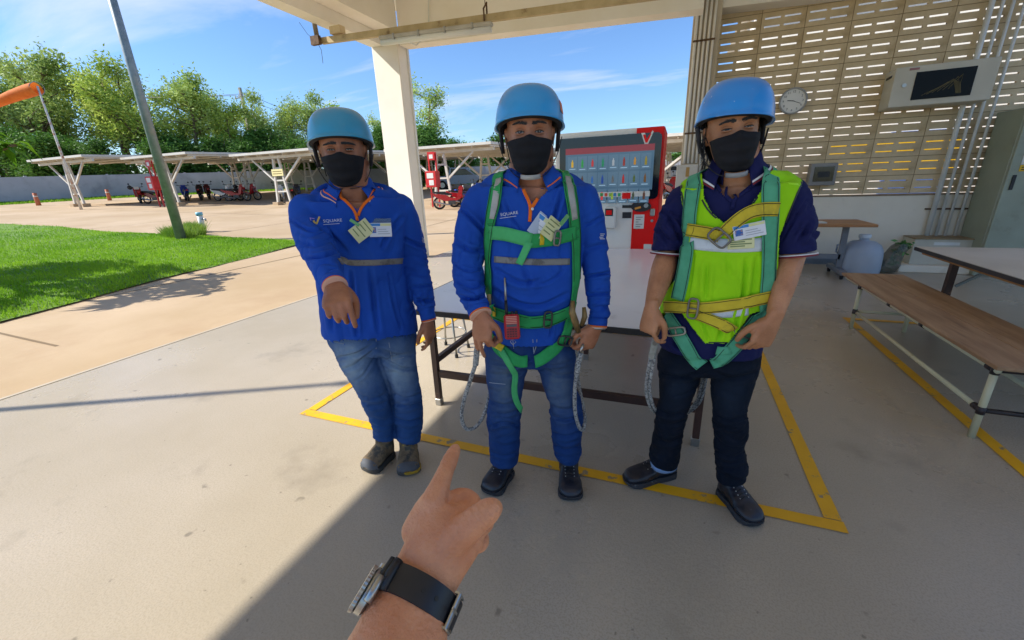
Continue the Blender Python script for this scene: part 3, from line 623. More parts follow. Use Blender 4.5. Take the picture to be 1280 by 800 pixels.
# utility pole and wires
up = atD(327, 235, 50); ux, uy = up[0], up[1]; uz = ground_h(ux, uy)
t = thing('utility_pole', 'concrete utility pole with crossarm and lamp arm above the shelters', 'pole', (ux, uy, uz))
ht = atD(311, 118, 50)[2] - uz
b = MB(); b.bar((0, 0, 0), (0, 0, ht), .24, .24); b.build('shaft', mat('pole_concrete', 'a8a298', '98928a', scale=3, rough=.9), t, world=False)
b = MB(); b.bar((-1.1, 0, ht - 1.0), (1.1, 0, ht - 1.0), .1, .12); b.build('crossarm', m_galv, t, world=False)
for k in (-1, -.4, .4, 1): b = MB(); b.cyl((k, 0, ht - .95), (k, 0, ht - .7), .06, n=8); b.build('insulator', m_white, t, world=False)
b = MB(); b.tube([(0, 0, ht * .52), (.9, -.3, ht * .56), (1.9, -.6, ht * .565)], .05, 8); b.build('lamp_arm', m_galv, t, world=False)
b = MB(); b.box((1.7, -.75, ht * .56), (2.3, -.5, ht * .575)); b.build('lamp_head', m_galv, t, world=False)
for k, (dx, lab) in enumerate(((-1, 'upper overhead wire in front of the trees'), (1, 'lower overhead wire in front of the trees'))):
    A_ = Vector((ux + dx, uy, uz + ht - .7)); B_ = Vector(atD(-120, 98 + 8 * k, 46)); C2 = Vector(atD(499, 150 + 6 * k, 60)); pts = [A_.lerp(B_, f) - Vector((0, 0, 3.2 * f * (1 - f))) for f in np.linspace(0, 1, 12)][::-1] + [A_.lerp(C2, f) - Vector((0, 0, 6 * f * (1 - f))) for f in np.linspace(0, 1, 14)[1:]]
    b = MB(); b.tube(pts, .022, 5); tag(b.build('overhead_wire', m_blackp), lab, 'wire')

pp = atD(499, 232, 60); t = thing('utility_pole', 'concrete utility pole standing behind the white hall column', 'pole', (pp[0], pp[1], ground_h(pp[0], pp[1])))
hp = atD(499, 148, 60)[2] - ground_h(pp[0], pp[1])
b = MB(); b.bar((0, 0, 0), (0, 0, hp), .24, .24); b.build('shaft', MATS['pole_concrete'], t, world=False)
b = MB(); b.bar((-.7, 0, hp - .2), (.7, 0, hp - .2), .1, .12); b.build('crossarm', m_galv, t, world=False)
# ================================================================ motorcycles and cars in the yard
def torus_pts(c, r_, n=20): return [(c[0] + r_ * math.cos(a), c[1], c[2] + r_ * math.sin(a)) for a in np.linspace(0, 2 * math.pi, n + 1)[:-1]]
m_seat = mat('seat_vinyl', '1c1c1f', '28282a', scale=6, rough=.6)
m_engine = mat('engine_grey', '6a6a68', '4c4c4a', scale=8, rough=.5, metal=.5)
def motorcycle(x, y, rz, colour, lab, white=False):
    pc = mat('bike_' + colour, colour, rough=.25, coat=.5); t = thing('motorcycle', lab, 'motorcycle', (x, y, ground_h(x, y)), rz, 'motorcycles parked under the shelters')
    for cx in (-.62, .62):
        b = MB(); b.tube(torus_pts((cx, 0, .29), .25), .045, 8, closed=True); wl = b.build('wheel', m_rubber, t, smooth=True, world=False)
        b = MB(); b.tube(torus_pts((cx, 0, .29), .205), .018, 6, closed=True)
        for k in range(6): a = k * math.pi / 3; b.cyl((cx, 0, .29), (cx + .2 * math.cos(a), 0, .29 + .2 * math.sin(a)), .01, n=5)
        b.cyl((cx, -.06, .29), (cx, .06, .29), .05, n=10); b.build('rim', m_chrome, wl, world=False)
    b = MB(); b.prism([(-.75, .55), (-.35, .38), (.05, .36), (.3, .42), (.2, .5), (-.05, .52), (-.3, .66), (-.8, .72), (-.95, .80), (-.98, .74)], -.11, .11, axis=1); b.build('body', pc, t, world=False)
    b = MB(); b.prism([(.2, .42), (.36, .45), (.50, .8), (.46, .98), (.36, .95)], -.2, .2, axis=1); b.build('leg_shield', pc, t, world=False)
    b = MB(); b.prism([(.30, .9), (.55, .88), (.52, 1.02), (.38, 1.08)], -.13, .13, axis=1); b.build('handlebar_cover', pc if not white else m_white, t, world=False)
    b = MB(); b.lathe([(.02, 0), (.09, .02), (.10, .06)], (.5, 0, .96), 12, axis=(1, 0, .1)); b.build('headlight', m_white, t, smooth=True, world=False)
    b = MB(); b.prism([(-.85, .74), (-.3, .68), (0, .62), (.02, .68), (-.3, .78), (-.85, .82)], -.13, .13, axis=1); b.build('seat', m_seat, t, world=False)
    for s_ in (-.075, .075):
        b = MB(); b.cyl((.62, s_, .29), (.44, s_, .85), .025, n=8); b.build('fork', m_engine, t, world=False)
    b = MB(); b.tube([(.36, -.36, 1.06), (.42, -.15, 1.03), (.42, .15, 1.03), (.36, .36, 1.06)], .018, 8); b.build('handlebar', m_blackp, t, world=False)
    for s_ in (-1, 1): b = MB(); b.tube([(.38, s_ * .28, 1.06), (.36, s_ * .33, 1.2)], .008, 5); b.ball((.36, s_ * .34, 1.24), (.015, .06, .045), 10, 6); b.build('mirror', m_blackp, t, world=False)
    b = MB(); b.prism([(.4, .55), (.62, .60), (.88, .45), (.85, .43), (.62, .56), (.45, .5)], -.07, .07, axis=1); b.build('front_mudguard', pc if not white else m_white, t, world=False)
    b = MB(); b.box((-.2, -.12, .2), (.15, .12, .42), bev=.03); b.build('engine', m_engine, t, world=False)
    b = MB(); b.tube([(-.1, -.14, .2), (-.35, -.16, .24), (-.85, -.17, .36)], [.025, .04, .045], 8); b.build('exhaust', m_chrome, t, world=False)
    b = MB(); b.box((-1.0, -.06, .68), (-.95, .06, .76)); b.build('tail_light', m_red, t, world=False)
    return t
def bike_px(px, py, dep, rz, c, lab, w=False): p = atD(px, py, dep); motorcycle(p[0], p[1], rz, c, lab, w); return p
bike_px(176, 252, 27.3, 2.7, 'a83030', 'white and red motorcycle parked under the shelter by the lamp pole', True)
bike_px(196, 252, 27.0, .3, '7c1c20', 'dark red motorcycle partly behind the lamp pole')
bike_px(234, 249, 28.6, 2.7, '1c3f9e', 'blue motorcycle parked next to a black one under the shelter')
bike_px(252, 249, 29.0, 2.5, '2a2024', 'black motorcycle parked between the blue and the maroon ones')
bike_px(262, 248, 29.6, 2.6, '5a2226', 'maroon motorcycle parked beside a black one under the shelter')
bike_px(283, 250, 28.0, .2, 'e4e0da', 'white motorcycle parked under the shelter with the sign', True)
bike_px(298, 249, 27.5, .35, 'b02a30', 'red motorcycle with black seat beside the white one')
bike_px(312, 249, 28.0, .3, '9e1c24', 'dark red motorcycle at the end of its row')
bike_px(352, 250, 25.0, 2.4, 'c4ccd4', 'silver motorcycle behind the frame with the sign', True)
bike_px(371, 246, 25.5, 2.2, '26282c', 'black motorcycle standing behind the shoulder of the pointing worker')
bike_px(566, 255, 19.6, .5, 'c81a20', 'bright red motorcycle parked beside the fire cabinet')
bike_px(583, 252, 20.6, .7, 'd8202c', 'red and white motorcycle parked behind the bright red one', True)
bike_px(590, 250, 21.6, 1.0, '1a44b0', 'blue motorcycle parked behind the red ones near the column')
bike_px(838, 232, 20.0, 1.2, 'a01c20', 'red motorcycle between the vending machine and the pillar')
bike_px(846, 226, 22.5, 1.3, '2c2c30', 'black motorcycle beyond the pillar with its mirrors up')
def crash_helmet(px, py, dep, lab):
    p = atD(px, py, dep); t = thing('crash_helmet', lab, 'helmet', tuple(p)); b = MB(); b.ball((0, 0, 0), (.15, .13, .14), 14, 9); b.build('shell', m_blackp, t, smooth=True, world=False)
    b = MB(); b.box((.08, -.1, -.05), (.155, .1, .03)); b.build('visor', m_glassd, t, world=False)
crash_helmet(162, 234.5, 27.2, 'black crash helmet hung on the white and red motorcycle'); crash_helmet(294, 233, 27.6, 'dark crash helmet hung on the red motorcycle')
def vehicle(x, y, rz, colour, lab, pick):
    pc = mat('car_' + colour, colour, rough=.25, coat=.6, metal=.2); t = thing('pickup_truck' if pick else 'parked_car', lab, 'pickup' if pick else 'car', (x, y, ground_h(x, y)), rz); W = .9
    low = [(-2.6, .45), (2.5, .45), (2.62, .75), (2.5, 1.0), (1.2, 1.12), (-2.6, 1.1)] if pick else [(-2.2, .4), (2.2, .4), (2.3, .7), (2.1, .92), (1.0, 1.02), (-2.1, 1.05), (-2.25, .8)]
    cab = [(1.3, 1.1), (.55, 1.72), (-.9, 1.78), (-1.05, 1.1)] if pick else [(1.15, 1.0), (.4, 1.45), (-1.2, 1.48), (-2.0, 1.03)]
    b = MB(); b.prism(low, -W, W, axis=1); b.build('body', pc, t, world=False)
    b = MB(); b.prism(cab, -W + .1, W - .1, axis=1); cb = b.build('cabin', pc, t, world=False)
    inner = [(p[0] * .84 - .02, p[1] + (.05 if p[1] < 1.2 else -.09)) for p in cab]
    for s_ in (-1, 1):
        y0 = s_ * (W - .098); b = MB(); b.prism(inner, min(y0, y0 - s_ * .01), max(y0, y0 - s_ * .01), axis=1); b.build('side_window', m_glassd, cb, world=False)
    b = MB(); b.bar((cab[0][0] - .06, 0, cab[0][1] + .07), (cab[1][0] + .08, 0, cab[1][1] - .05), 1.35, .03, up=(1, 0, .6)); b.build('windscreen', m_glassd, cb, world=False)
    for cx in ((-1.6, 1.65) if pick else (-1.4, 1.4)):
        for s_ in (-1, 1):
            b = MB(); b.cyl((cx, s_ * .72, .38), (cx, s_ * .94, .38), .38, n=20); wl = b.build('wheel', m_rubber, t, world=False)
            b = MB(); b.cyl((cx, s_ * .9, .38), (cx, s_ * .95, .38), .22, n=14); b.build('rim', m_chrome, wl, world=False)
    for s_ in (-1, 1): b = MB(); b.box((2.45, s_ * .7 - .18, .72), (2.63, s_ * .7 + .18, .9)); b.build('headlight', m_white, t, world=False)
p = atD(578, 228, 36); vehicle(p[0], p[1], .35, '6d7f96', 'grey-blue pickup truck parked beyond the shelters', True)
p = atD(640, 226, 37); vehicle(p[0], p[1], .3, 'd8dade', 'white car parked next to the grey-blue pickup truck', False)
p = atD(835, 221, 34); vehicle(p[0], p[1], .3, 'dcdcda', 'white car seen between the vending machine and the pillar', False)

# ================================================================ vending machine
VY = 4.6
def vm(cx, cy): p = atY(680 + cx / 4, 130 + cy / 4, VY); return p[0], p[2]
XL, XR, ZT = -1.27, -0.185, 1.905
vend = thing('vending_machine', 'white and red drinks vending machine with large black touch screen', 'vending machine', (-.72, VY, 0))
m_vw = mat('vend_white', 'ece9e2', 'e2dfd8', scale=2, rough=.5, spec=.25); m_vr = mat('vend_red', 'ee1a16', 'e01612', scale=2, rough=.45, spec=.2)
XS = vm(440, 600)[0]; ZS = vm(300, 482)[1]
b = MB(); b.box((XL, VY, .1), (XR, VY + .8, ZT), bev=.012); b.build('cabinet', m_vw, vend)
for sx in (XL + .1, XR - .1):
    for sy in (.1, .7): b = MB(); b.cyl((sx, VY + sy, 0), (sx, VY + sy, .11), .03, n=10); b.build('foot', m_blackp, vend)
b = MB(); b.prism([(XS, .12), (XR - .001, .12), (XR - .001, ZT - .004), (vm(465, 120)[0], ZT - .004), (vm(465, 150)[0], ZS + .55), (XS, ZS)], VY - .012, VY - .001, axis=1); b.build('red_panel', m_vr, vend)
b = MB(); b.box((XR + .001, VY - .006, .12), (XR + .006, VY + .78, ZT - .006)); b.build('side_panel', m_vr, vend)
x0, x1, z1, z0 = XL + .055, vm(582, 300)[0], vm(340, 158)[1], vm(340, 478)[1]
rc = .05; poly = [(x0, z0)] + [(x0, z1)] + [(x1 - rc + rc * math.sin(a), z1 - rc + rc * math.cos(a)) for a in np.linspace(0, math.pi / 2, 6)] + [(x1 - rc + rc * math.cos(a), z0 + rc - rc * math.sin(a)) for a in np.linspace(0, math.pi / 2, 6)]
b = MB(); b.prism(poly, VY - .03, VY - .013, axis=1); scr = b.build('screen_bezel', mat('gloss_black', '0c0d10', rough=.08, spec=.6), vend)
dx0, dx1, dz1, dz0 = vm(112, 320)[0], vm(548, 320)[0], vm(340, 212)[1], vm(340, 432)[1]
b = MB(); b.box((dx0, VY - .034, dz0), (dx1, VY - .031, dz1)); b.build('display', mat('display_blue', '16222e', rough=.12, emit='48667e', estr=.2), scr)
b = MB(); b.box((dx0, VY - .037, dz1 - .06), (dx1, VY - .0345, dz1)); b.build('display_header', mat('display_red', '4a141a', rough=.1, emit='8a2a34', estr=.16), scr)
for k, (i, j) in enumerate([(i, j) for j in range(3) for i in range(8)]):
    if j == 2 and i in (0, 1, 2): continue
    wx = (dx1 - dx0) / 8.4; cx = dx0 + wx * (i + .7); cz = dz1 - .15 - j * .165
    pc = ['c8a020', '2a8a3a', 'b02a2a', '1f7a50', '9aa0a4', '8a2a20', 'b07a20', '8a7a20', '3a3a3a', '4a2a1a', '2c5a9a', '1f3f8a', '5a5a5a', 'a02020', '4a5a2a', '6a4a2a', '3a8a5a', '2a9a4a', 'a86a3a', 'c83a3a', '8aa03a', '9a9aa0', '404a3a', '5a3a2a'][k]
    hh = .082 if i % 2 else .07
    b = MB(); b.box((cx - wx * .46, VY - .0358, cz - .075), (cx + wx * .46, VY - .0342, cz + .07)); b.build('product_tile', mat('tile_blue', '2c3c4a', rough=.15, emit='5a7890', estr=.16), scr)
    b = MB(); b.prism([(cx - .011, cz - hh / 2), (cx + .011, cz - hh / 2), (cx + .011, cz + hh * .18), (cx + .005, cz + hh * .34), (cx + .005, cz + hh / 2), (cx - .005, cz + hh / 2), (cx - .005, cz + hh * .34), (cx - .011, cz + hh * .18)], VY - .0385, VY - .0362, axis=1); b.build('product_picture', mat('pic_' + pc, pc, rough=.2, emit=pc, estr=.12), scr)
    b = MB(); b.box((cx - wx * .3, VY - .0378, cz - hh / 2 - .022), (cx + wx * .3, VY - .0362, cz - hh / 2 - .014)); b.build('shelf_line', mat('shelf_line', '6c8aa0', rough=.2, emit='8aa4b8', estr=.2), scr)
# white and red V emblem, payment strip
lx, lz = vm(515, 172); vz = -.042
for mm, s_, yy in (('white_paint', 1.0, VY - .0335), ('vend_red', .66, VY - .0365)):
    b = MB(); P_ = [(-.05, .045), (-.018, .045), (.0, -.012), (.045, .06), (.055, .05), (.012, -.055), (-.012, -.055)]; b.prism([(lx + a * s_ * 1.1, lz + c * s_ * 1.1) for a, c in P_], yy, yy + .0025, axis=1); b.build('emblem', MATS[mm], scr)
b = MB(); b.box((vm(255, 450)[0], VY - .036, vm(300, 465)[1]), (vm(530, 450)[0], VY - .031, vm(300, 440)[1])); b.build('payment_strip', m_white, scr)
for k, c in enumerate(('d8c8a0', '3a9a4a', 'd84a2a', '8ab83a', '2a7ac0', '3aa05a')):
    xx = vm(262 + k * 22, 452)[0]; zz = vm(262 + k * 22, 453)[1]; b = MB(); b.box((xx, VY - .039, zz - .016), (xx + .028, VY - .0365, zz + .016)); b.build('payment_icon', mat('icon_' + c, c, rough=.4), scr)
b = MB(); b.box((vm(393, 450)[0], VY - .039, vm(415, 473)[1]), (vm(435, 450)[0], VY - .0365, vm(415, 443)[1])); b.build('label', m_vr, scr)
b = MB(); a_, c_ = vm(307, 620), vm(366, 512); b.box((a_[0], VY - .09, a_[1]), (c_[0], VY - .001, c_[1]), bev=.012); cr = b.build('card_reader', m_white, vend)
b = MB(); a_, c_ = vm(312, 556), vm(352, 520); b.box((a_[0], VY - .096, a_[1]), (c_[0], VY - .091, c_[1])); b.build('reader_window', m_blackp, cr)
b = MB(); a_, c_ = vm(318, 550), vm(346, 528); b.box((a_[0], VY - .1, a_[1]), (c_[0], VY - .0965, c_[1])); b.build('reader_sign', m_vr, cr)
for (p, q) in (((392, 520), (440, 505)), ((392, 570), (438, 540))): a_, c_ = vm(*p), vm(*q); b = MB(); b.box((a_[0], VY - .016, a_[1]), (c_[0], VY - .0125, c_[1])); b.build('note_slot', m_blackp, vend)
ex, ez = vm(486, 512); b = MB(); b.prism([(ex + .10 * math.cos(a), ez + .052 * math.sin(a)) for a in np.linspace(0, 6.283, 25)[:-1]], VY - .03, VY - .0125, axis=1); cm = b.build('coin_slot', m_blackp, vend)
b = MB(); b.cyl((ex + .05, VY - .045, ez + .01), (ex + .05, VY - .031, ez + .01), .022, n=14); b.build('coin_knob', m_chrome, cm)
b = MB(); b.bar((ex - .06, VY - .034, ez - .02), (ex + .0, VY - .034, ez - .005), .004, .02); b.build('coin_arrow', mat('arrow_orange', 'd89030', rough=.5), cm)
a_, c_ = vm(448, 622), vm(503, 552); b = MB(); b.box((a_[0], VY - .016, a_[1]), (c_[0], VY - .0125, c_[1])); st = b.build('instruction_sticker', m_white, vend)
for k in range(6):
    zz = c_[1] - .03 - k * .024; b = MB(); b.box((a_[0] + .02, VY - .0175, zz), (c_[0] - .015 - .02 * (k % 3), VY - .0162, zz + .006)); b.build('print_line', mat('print_grey', '6a6a6a', rough=.7), st)
a_, c_ = vm(529, 560), vm(556, 522); b = MB(); b.box((a_[0], VY - .03, a_[1]), (c_[0], VY - .0125, c_[1]), bev=.008); b.build('return_flap', m_chrome, vend)
kx, kz = vm(540, 583); b = MB(); b.cyl((kx, VY - .025, kz), (kx, VY - .0125, kz), .014, n=12); b.build('lock', m_chrome, vend)
a_, c_ = vm(498, 724), vm(538, 700); b = MB(); b.box((a_[0], VY - .02, a_[1]), (c_[0], VY - .0125, c_[1])); b.build('small_label', m_white, vend)
b = MB(); b.box((XL + .12, VY - .02, .25), (XS - .05, VY - .001, .55)); b.build('delivery_flap', m_blackp, vend)

# ================================================================ tables, stool, bench
m_top = mat('white_laminate', 'ececf0', 'e4e4ea', scale=1.2, detail=5, rough=.2, dirt='9a968f', dirt_scale=2.5, dirt_lo=.62, dirt_hi=.85)
m_brown = mat('brown_steel', '4a3028', '3a241e', scale=6, rough=.5, dirt='7a5a44', dirt_scale=7, dirt_lo=.62, dirt_hi=.7)
m_edge = mat('black_edging', '1b1c20', '262428', scale=6, rough=.5)
tb = thing('long_table', 'long white-topped table with brown steel legs behind the three workers', 'table', (-.6, 3.1, 0))
TX0, TX1, TY0, TY1 = -1.55, .34, 1.96, 4.38
b = MB(); b.box((TX0 + .004, TY0 + .004, .722), (TX1 - .004, TY1 - .004, .752), bev=.003); b.build('tabletop', m_top, tb)
b = MB()
for (p, q) in (((TX0, TY0 - .006), (TX1, TY0 + .003)), ((TX0, TY1 - .003), (TX1, TY1 + .006))): b.box((p[0] - .006, p[1], .72), (q[0] + .006, q[1], .75))
for x in (TX0 - .006, TX1 - .003): b.box((x, TY0 + .0035, .72), (x + .009, TY1 - .0035, .75))
b.build('edge_trim', m_edge, tb)
for (x, y) in ((-1.43, 2.16), (.2, 2.21), (-1.43, 4.15), (.2, 4.15), (-.62, 3.2)):
    b = MB(); b.box((x - .018, y - .018, .012), (x + .018, y + .018, .72)); lg = b.build('leg', m_brown, tb); b = MB(); b.box((x - .022, y - .022, 0), (x + .022, y + .022, .05), bev=.004); b.build('foot_cap', m_chrome, lg)
for (p, q, z) in (((-1.41, 2.165), (.18, 2.205), .235), ((-1.41, 4.15), (.18, 4.15), .235)): b = MB(); b.bar((*p, z), (*q, z), .03, .045); b.build('stretcher', m_brown, tb)
for x in (-1.43, .2): b = MB(); b.bar((x, 2.18, .33), (x, 4.13, .33), .028, .04); b.build('stretcher', m_brown, tb)
for (p, q) in (((-1.41, 2.17), (.18, 2.21)), ((-1.41, 4.15), (.18, 4.15))): b = MB(); b.bar((*p, .70), (*q, .70), .03, .04); b.build('apron', m_brown, tb)
s0 = atZ(572, 446); st = thing('stool', 'small stool with thin chrome legs and wire ring beside the long table', 'stool', (s0[0] - .12, s0[1] + .1, 0), .3)
for k in range(4):
    a = k * math.pi / 2 + .5; b = MB(); b.tube([(.17 * math.cos(a), .17 * math.sin(a), 0), (.12 * math.cos(a), .12 * math.sin(a), .44)], .010, 8); lg = b.build('leg', m_chrome, st, smooth=True, world=False)
    b = MB(); b.cyl((.17 * math.cos(a), .17 * math.sin(a), 0), (.166 * math.cos(a), .166 * math.sin(a), .03), .015, n=8); b.build('foot_cap', m_blackp, lg, world=False)
b = MB(); b.tube([(.15 * math.cos(a), .15 * math.sin(a), .18) for a in np.linspace(0, 6.283, 25)[:-1]], .006, 6, closed=True); b.build('ring', m_chrome, st, smooth=True, world=False)
b = MB(); b.lathe([(.05, .44), (.15, .44), (.155, .455), (.15, .475), (.05, .48)], n=28); b.build('seat', m_white, st, smooth=True, world=False)
# bench
m_pipe = mat('cream_pipe', 'd3cfae', 'c6c09c', scale=4, rough=.45, dirt='8a7a54', dirt_scale=6, dirt_lo=.66, dirt_hi=.74)
m_joint = mat('black_joint', '221d1c', '30292a', scale=8, rough=.5)
m_wood = mat('worn_plank', 'ab8a68', '8c6a4a', scale=3, detail=8, rough=.55, stretch=(6, .6, 6), dirt='6a4e38', dirt_scale=2.2, dirt_lo=.55, dirt_hi=.75, bump=.1, bscale=12)
be = thing('bench', 'long low bench with worn brown planks on a cream pipe frame', 'bench', (1.83, 3.8, 0))
BXa, BXb, BYa, BYb, BZ = 1.62, 2.06, 2.72, 5.0, .435
for k, (xa, xb) in enumerate(((BXa - .02, 1.845), (1.849, BXb + .03))): b = MB(); b.box((xa, BYa - .03, BZ), (xb, BYb + .02, BZ + .022), bev=.003); b.build('plank', m_wood, be)
LY = (2.76, 4.62)
for x in (BXa + .02, BXb - .02):
    b = MB(); b.cyl((x, BYa + .02, BZ - .022), (x, BYb - .02, BZ - .022), .0155, n=12); b.build('top_rail', m_pipe, be, smooth=True)
    b = MB(); b.cyl((x, LY[0] + .02, .17), (x, LY[1] - .02, .17), .014, n=12); b.build('lower_rail', m_pipe, be, smooth=True)
    for y in LY:
        b = MB(); b.cyl((x, y, 0), (x, y, BZ - .02), .0165, n=14); lg = b.build('leg', m_pipe, be, smooth=True)
        for z in (.17, BZ - .025): b = MB(); b.cyl((x, y, z - .022), (x, y, z + .022), .0195, n=12); b.cyl((x, y + (.06 if y < 3 else -.06), z), (x, y, z), .0185, n=12); b.build('joint', m_joint, lg, smooth=True)
    for y in (3.5, 4.0): b = MB(); b.cyl((x, y - .025, BZ - .022), (x, y + .025, BZ - .022), .019, n=12); b.build('joint', m_joint, be, smooth=True)
for y in LY:
    for z, mm in ((.17, m_joint if y < 3 else m_pipe), (BZ - .022, m_joint)): b = MB(); b.cyl((BXa + .035, y, z), (BXb - .035, y, z), .014, n=12); b.build('cross_rail', mm, be, smooth=True)
# side table with white top at the right
t2 = thing('folding_table', 'white-topped folding table with black edging behind the bench', 'table', (2.9, 4.1, 0))
b = MB(); b.box((2.07, 3.05, .722), (3.95, 4.87, .75), bev=.003); b.build('tabletop', mat('old_white_top', 'cdc5b8', 'beb5a6', scale=1.5, rough=.45, dirt='9c8f7c', dirt_scale=2, dirt_lo=.58, dirt_hi=.8), t2)
b = MB(); b.box((2.06, 3.04, .716), (2.069, 4.88, .746)); b.box((2.07, 4.871, .716), (3.95, 4.88, .746)); b.box((2.07, 3.04, .716), (3.95, 3.049, .746)); b.box((3.951, 3.04, .716), (3.96, 4.88, .746)); b.build('edge_trim', m_edge, t2)
for x in (2.10, 3.86): b = MB(); b.box((x, 3.1, .69), (x + .06, 4.82, .7215)); b.build('under_frame', mat('plywood_edge', 'b07a3a', '9a6830', scale=8, rough=.7), t2)
for (x, y) in ((2.28, 4.68), (3.8, 4.68), (2.28, 3.25), (3.8, 3.25)):
    b = MB(); b.box((x - .024, y - .024, .02), (x + .024, y + .024, .69)); lg = b.build('leg', m_brown, t2); b = MB(); b.cyl((x, y, 0), (x, y, .025), .02, n=10); b.build('foot_cap', m_chrome, lg)
    b = MB(); b.box((x - .03, y - .03, .64), (x + .03, y + .03, .694)); b.build('bracket', m_joint, lg)
for x, s_ in ((2.3, 1), (3.78, -1)): b = MB(); b.bar((x, 4.62, .45), (x + s_ * .3, 4.62, .69), .02, .02); b.build('brace', m_galv, t2)
# trolley table by the wall
tr = thing('trolley_table', 'small wood-topped table on grey castor legs against the dado', 'table', (2.05, 7.25, 0))
m_ply = mat('orange_wood', 'b07c4c', '9c6a3e', scale=2, rough=.45, stretch=(.6, 5, 5)); m_gleg = mat('grey_leg', '7c8086', '6c7076', scale=5, rough=.45)
b = MB(); b.box((1.35, 6.72, .72), (2.42, 7.45, .755), bev=.004); b.build('tabletop', m_ply, tr)
for x in (1.5, 2.18):
    b = MB(); b.bar((x + .03, 7.1, .1), (x - .02 + .04, 7.1, .72), .07, .04, up=(0, 1, 0)); b.build('upright', m_gleg, tr)
    b = MB(); b.box((x - .03, 6.78, .06), (x + .05, 7.42, .12), bev=.01); b.build('foot_beam', m_gleg, tr)
    for y in (6.83, 7.37):
        b = MB(); b.cyl((x - .012, y, .032), (x + .018, y, .032), .032, n=14); b.build('castor', m_rubber, tr)
b = MB(); b.bar((1.5, 7.1, .27), (2.2, 7.1, .27), .04, .07); b.build('stretcher', m_gleg, tr)
b = MB(); b.box((1.62, 6.85, .757), (1.9, 7.08, .762)); b.box((1.64, 6.88, .7625), (1.91, 7.1, .768)); tag(b.build('paper_stack', m_white), 'sheets of white paper lying on the wood-topped table', 'paper')
# water jug, plant bag
jg = thing('water_jug', 'translucent white-blue plastic water jug on the floor by the wall', 'jug', (2.47, 7.2, 0))
b = MB(); b.lathe([(.02, 0), (.22, .005), (.245, .03), (.25, .1), (.245, .28), (.235, .36), (.20, .43), (.14, .475), (.065, .49), (.055, .50), (.055, .53)], n=36); auto_smooth(b.build('jar', mat('milky_plastic', 'c2cbd6', 'b4bfcc', scale=3, rough=.35, trans=.3), jg, world=False))
b = MB(); b.lathe([(.065, .525), (.07, .53), (.07, .565), (.06, .575)], n=24); b.build('cap', mat('cap_white', 'd4dade', rough=.4), jg, world=False)
b = MB(); b.tube([(-.25, .02, .3), (-.29, .02, .32), (-.29, .02, .42), (-.21, .02, .42)], .014, 8); b.build('handle', MATS['milky_plastic'], jg, smooth=True, world=False)
pb = thing('plant_bag', 'clear plastic bag of green leaves leaning at the foot of the wall', 'bag', (2.85, 7.45, 0))
b = MB(); V = []
for i, (z, r_) in enumerate(((0, .10), (.02, .15), (.10, .16), (.2, .13), (.3, .11), (.38, .12), (.42, .08))):
    for j in range(16): a = j * 2 * math.pi / 16; rr = r_ * (1 + .18 * noise.noise((math.cos(a) * 2, math.sin(a) * 2, z * 9))); V.append((rr * math.cos(a) + z * .35, rr * math.sin(a) * .8, z))
b.add(V, [(i * 16 + j, i * 16 + (j + 1) % 16, (i + 1) * 16 + (j + 1) % 16, (i + 1) * 16 + j) for i in range(6) for j in range(16)] + [tuple(range(15, -1, -1))])
b.build('bag', mat('clear_bag', '6f7268', '55584e', scale=10, rough=.15, alpha=.55), pb, smooth=True, world=False)
V, Fq = leaf_cloud([(.12, 0, .3), (.15, .02, .38), (.17, -.02, .42), (.1, 0, .15)], 40, (.035, .03, .035), .035); link_mesh('leaves', np_mesh('leaves', V, Fq), mat('herb_leaf', '5f9a4a', '3f7a34', scale=6, rough=.6), pb, world=False)
# ================================================================ things on the block wall
ck = thing('wall_clock', 'round white wall clock with grey rim on the block wall', 'clock', (1.468, WY - .01, 2.435))
b = MB(); b.lathe([(.17, 0), (.182, .01), (.182, .04), (.165, .05), (.16, .042), (.16, .02)], n=40, axis=(0, -1, 0)); b.build('rim', mat('clock_rim', '9a9a98', rough=.35), ck, smooth=True, world=False)
b = MB(); b.lathe([(.16, .0), (.161, .02), (.16, .028)], n=40, axis=(0, -1, 0)); b.build('dial', mat('clock_dial', 'dcdad4', rough=.5), ck, world=False)
m_ink = mat('black_ink', '1a1a1a', rough=.6)
def text_mesh(body, size, align='CENTER'):
    cu = bpy.data.curves.new('txt', 'FONT'); cu.body = body; cu.size = size; cu.align_x = align; cu.align_y = 'CENTER'; cu.resolution_u = 3
    o = bpy.data.objects.new('txt', cu); me = bpy.data.meshes.new_from_object(o); bpy.data.objects.remove(o); bpy.data.curves.remove(cu); return me
for k in range(1, 13):
    a = math.pi / 2 - k * math.pi / 6; me = text_mesh(str(k), .042)
    me.transform(Matrix.Translation((.125 * math.cos(a), -.0295, .125 * math.sin(a))) @ Matrix.Rotation(math.pi / 2, 4, 'X')); link_mesh('numeral', me, m_ink, ck, world=False)
for a, L_, w_ in ((math.radians(172), .075, .009), (math.radians(-22), .11, .006)):
    b = MB(); b.bar((-.015 * math.cos(a), -.033, -.015 * math.sin(a)), (L_ * math.cos(a), -.033, L_ * math.sin(a)), .002, w_, up=(-math.sin(a), 0, math.cos(a))); b.build('hand', m_ink, ck, world=False)
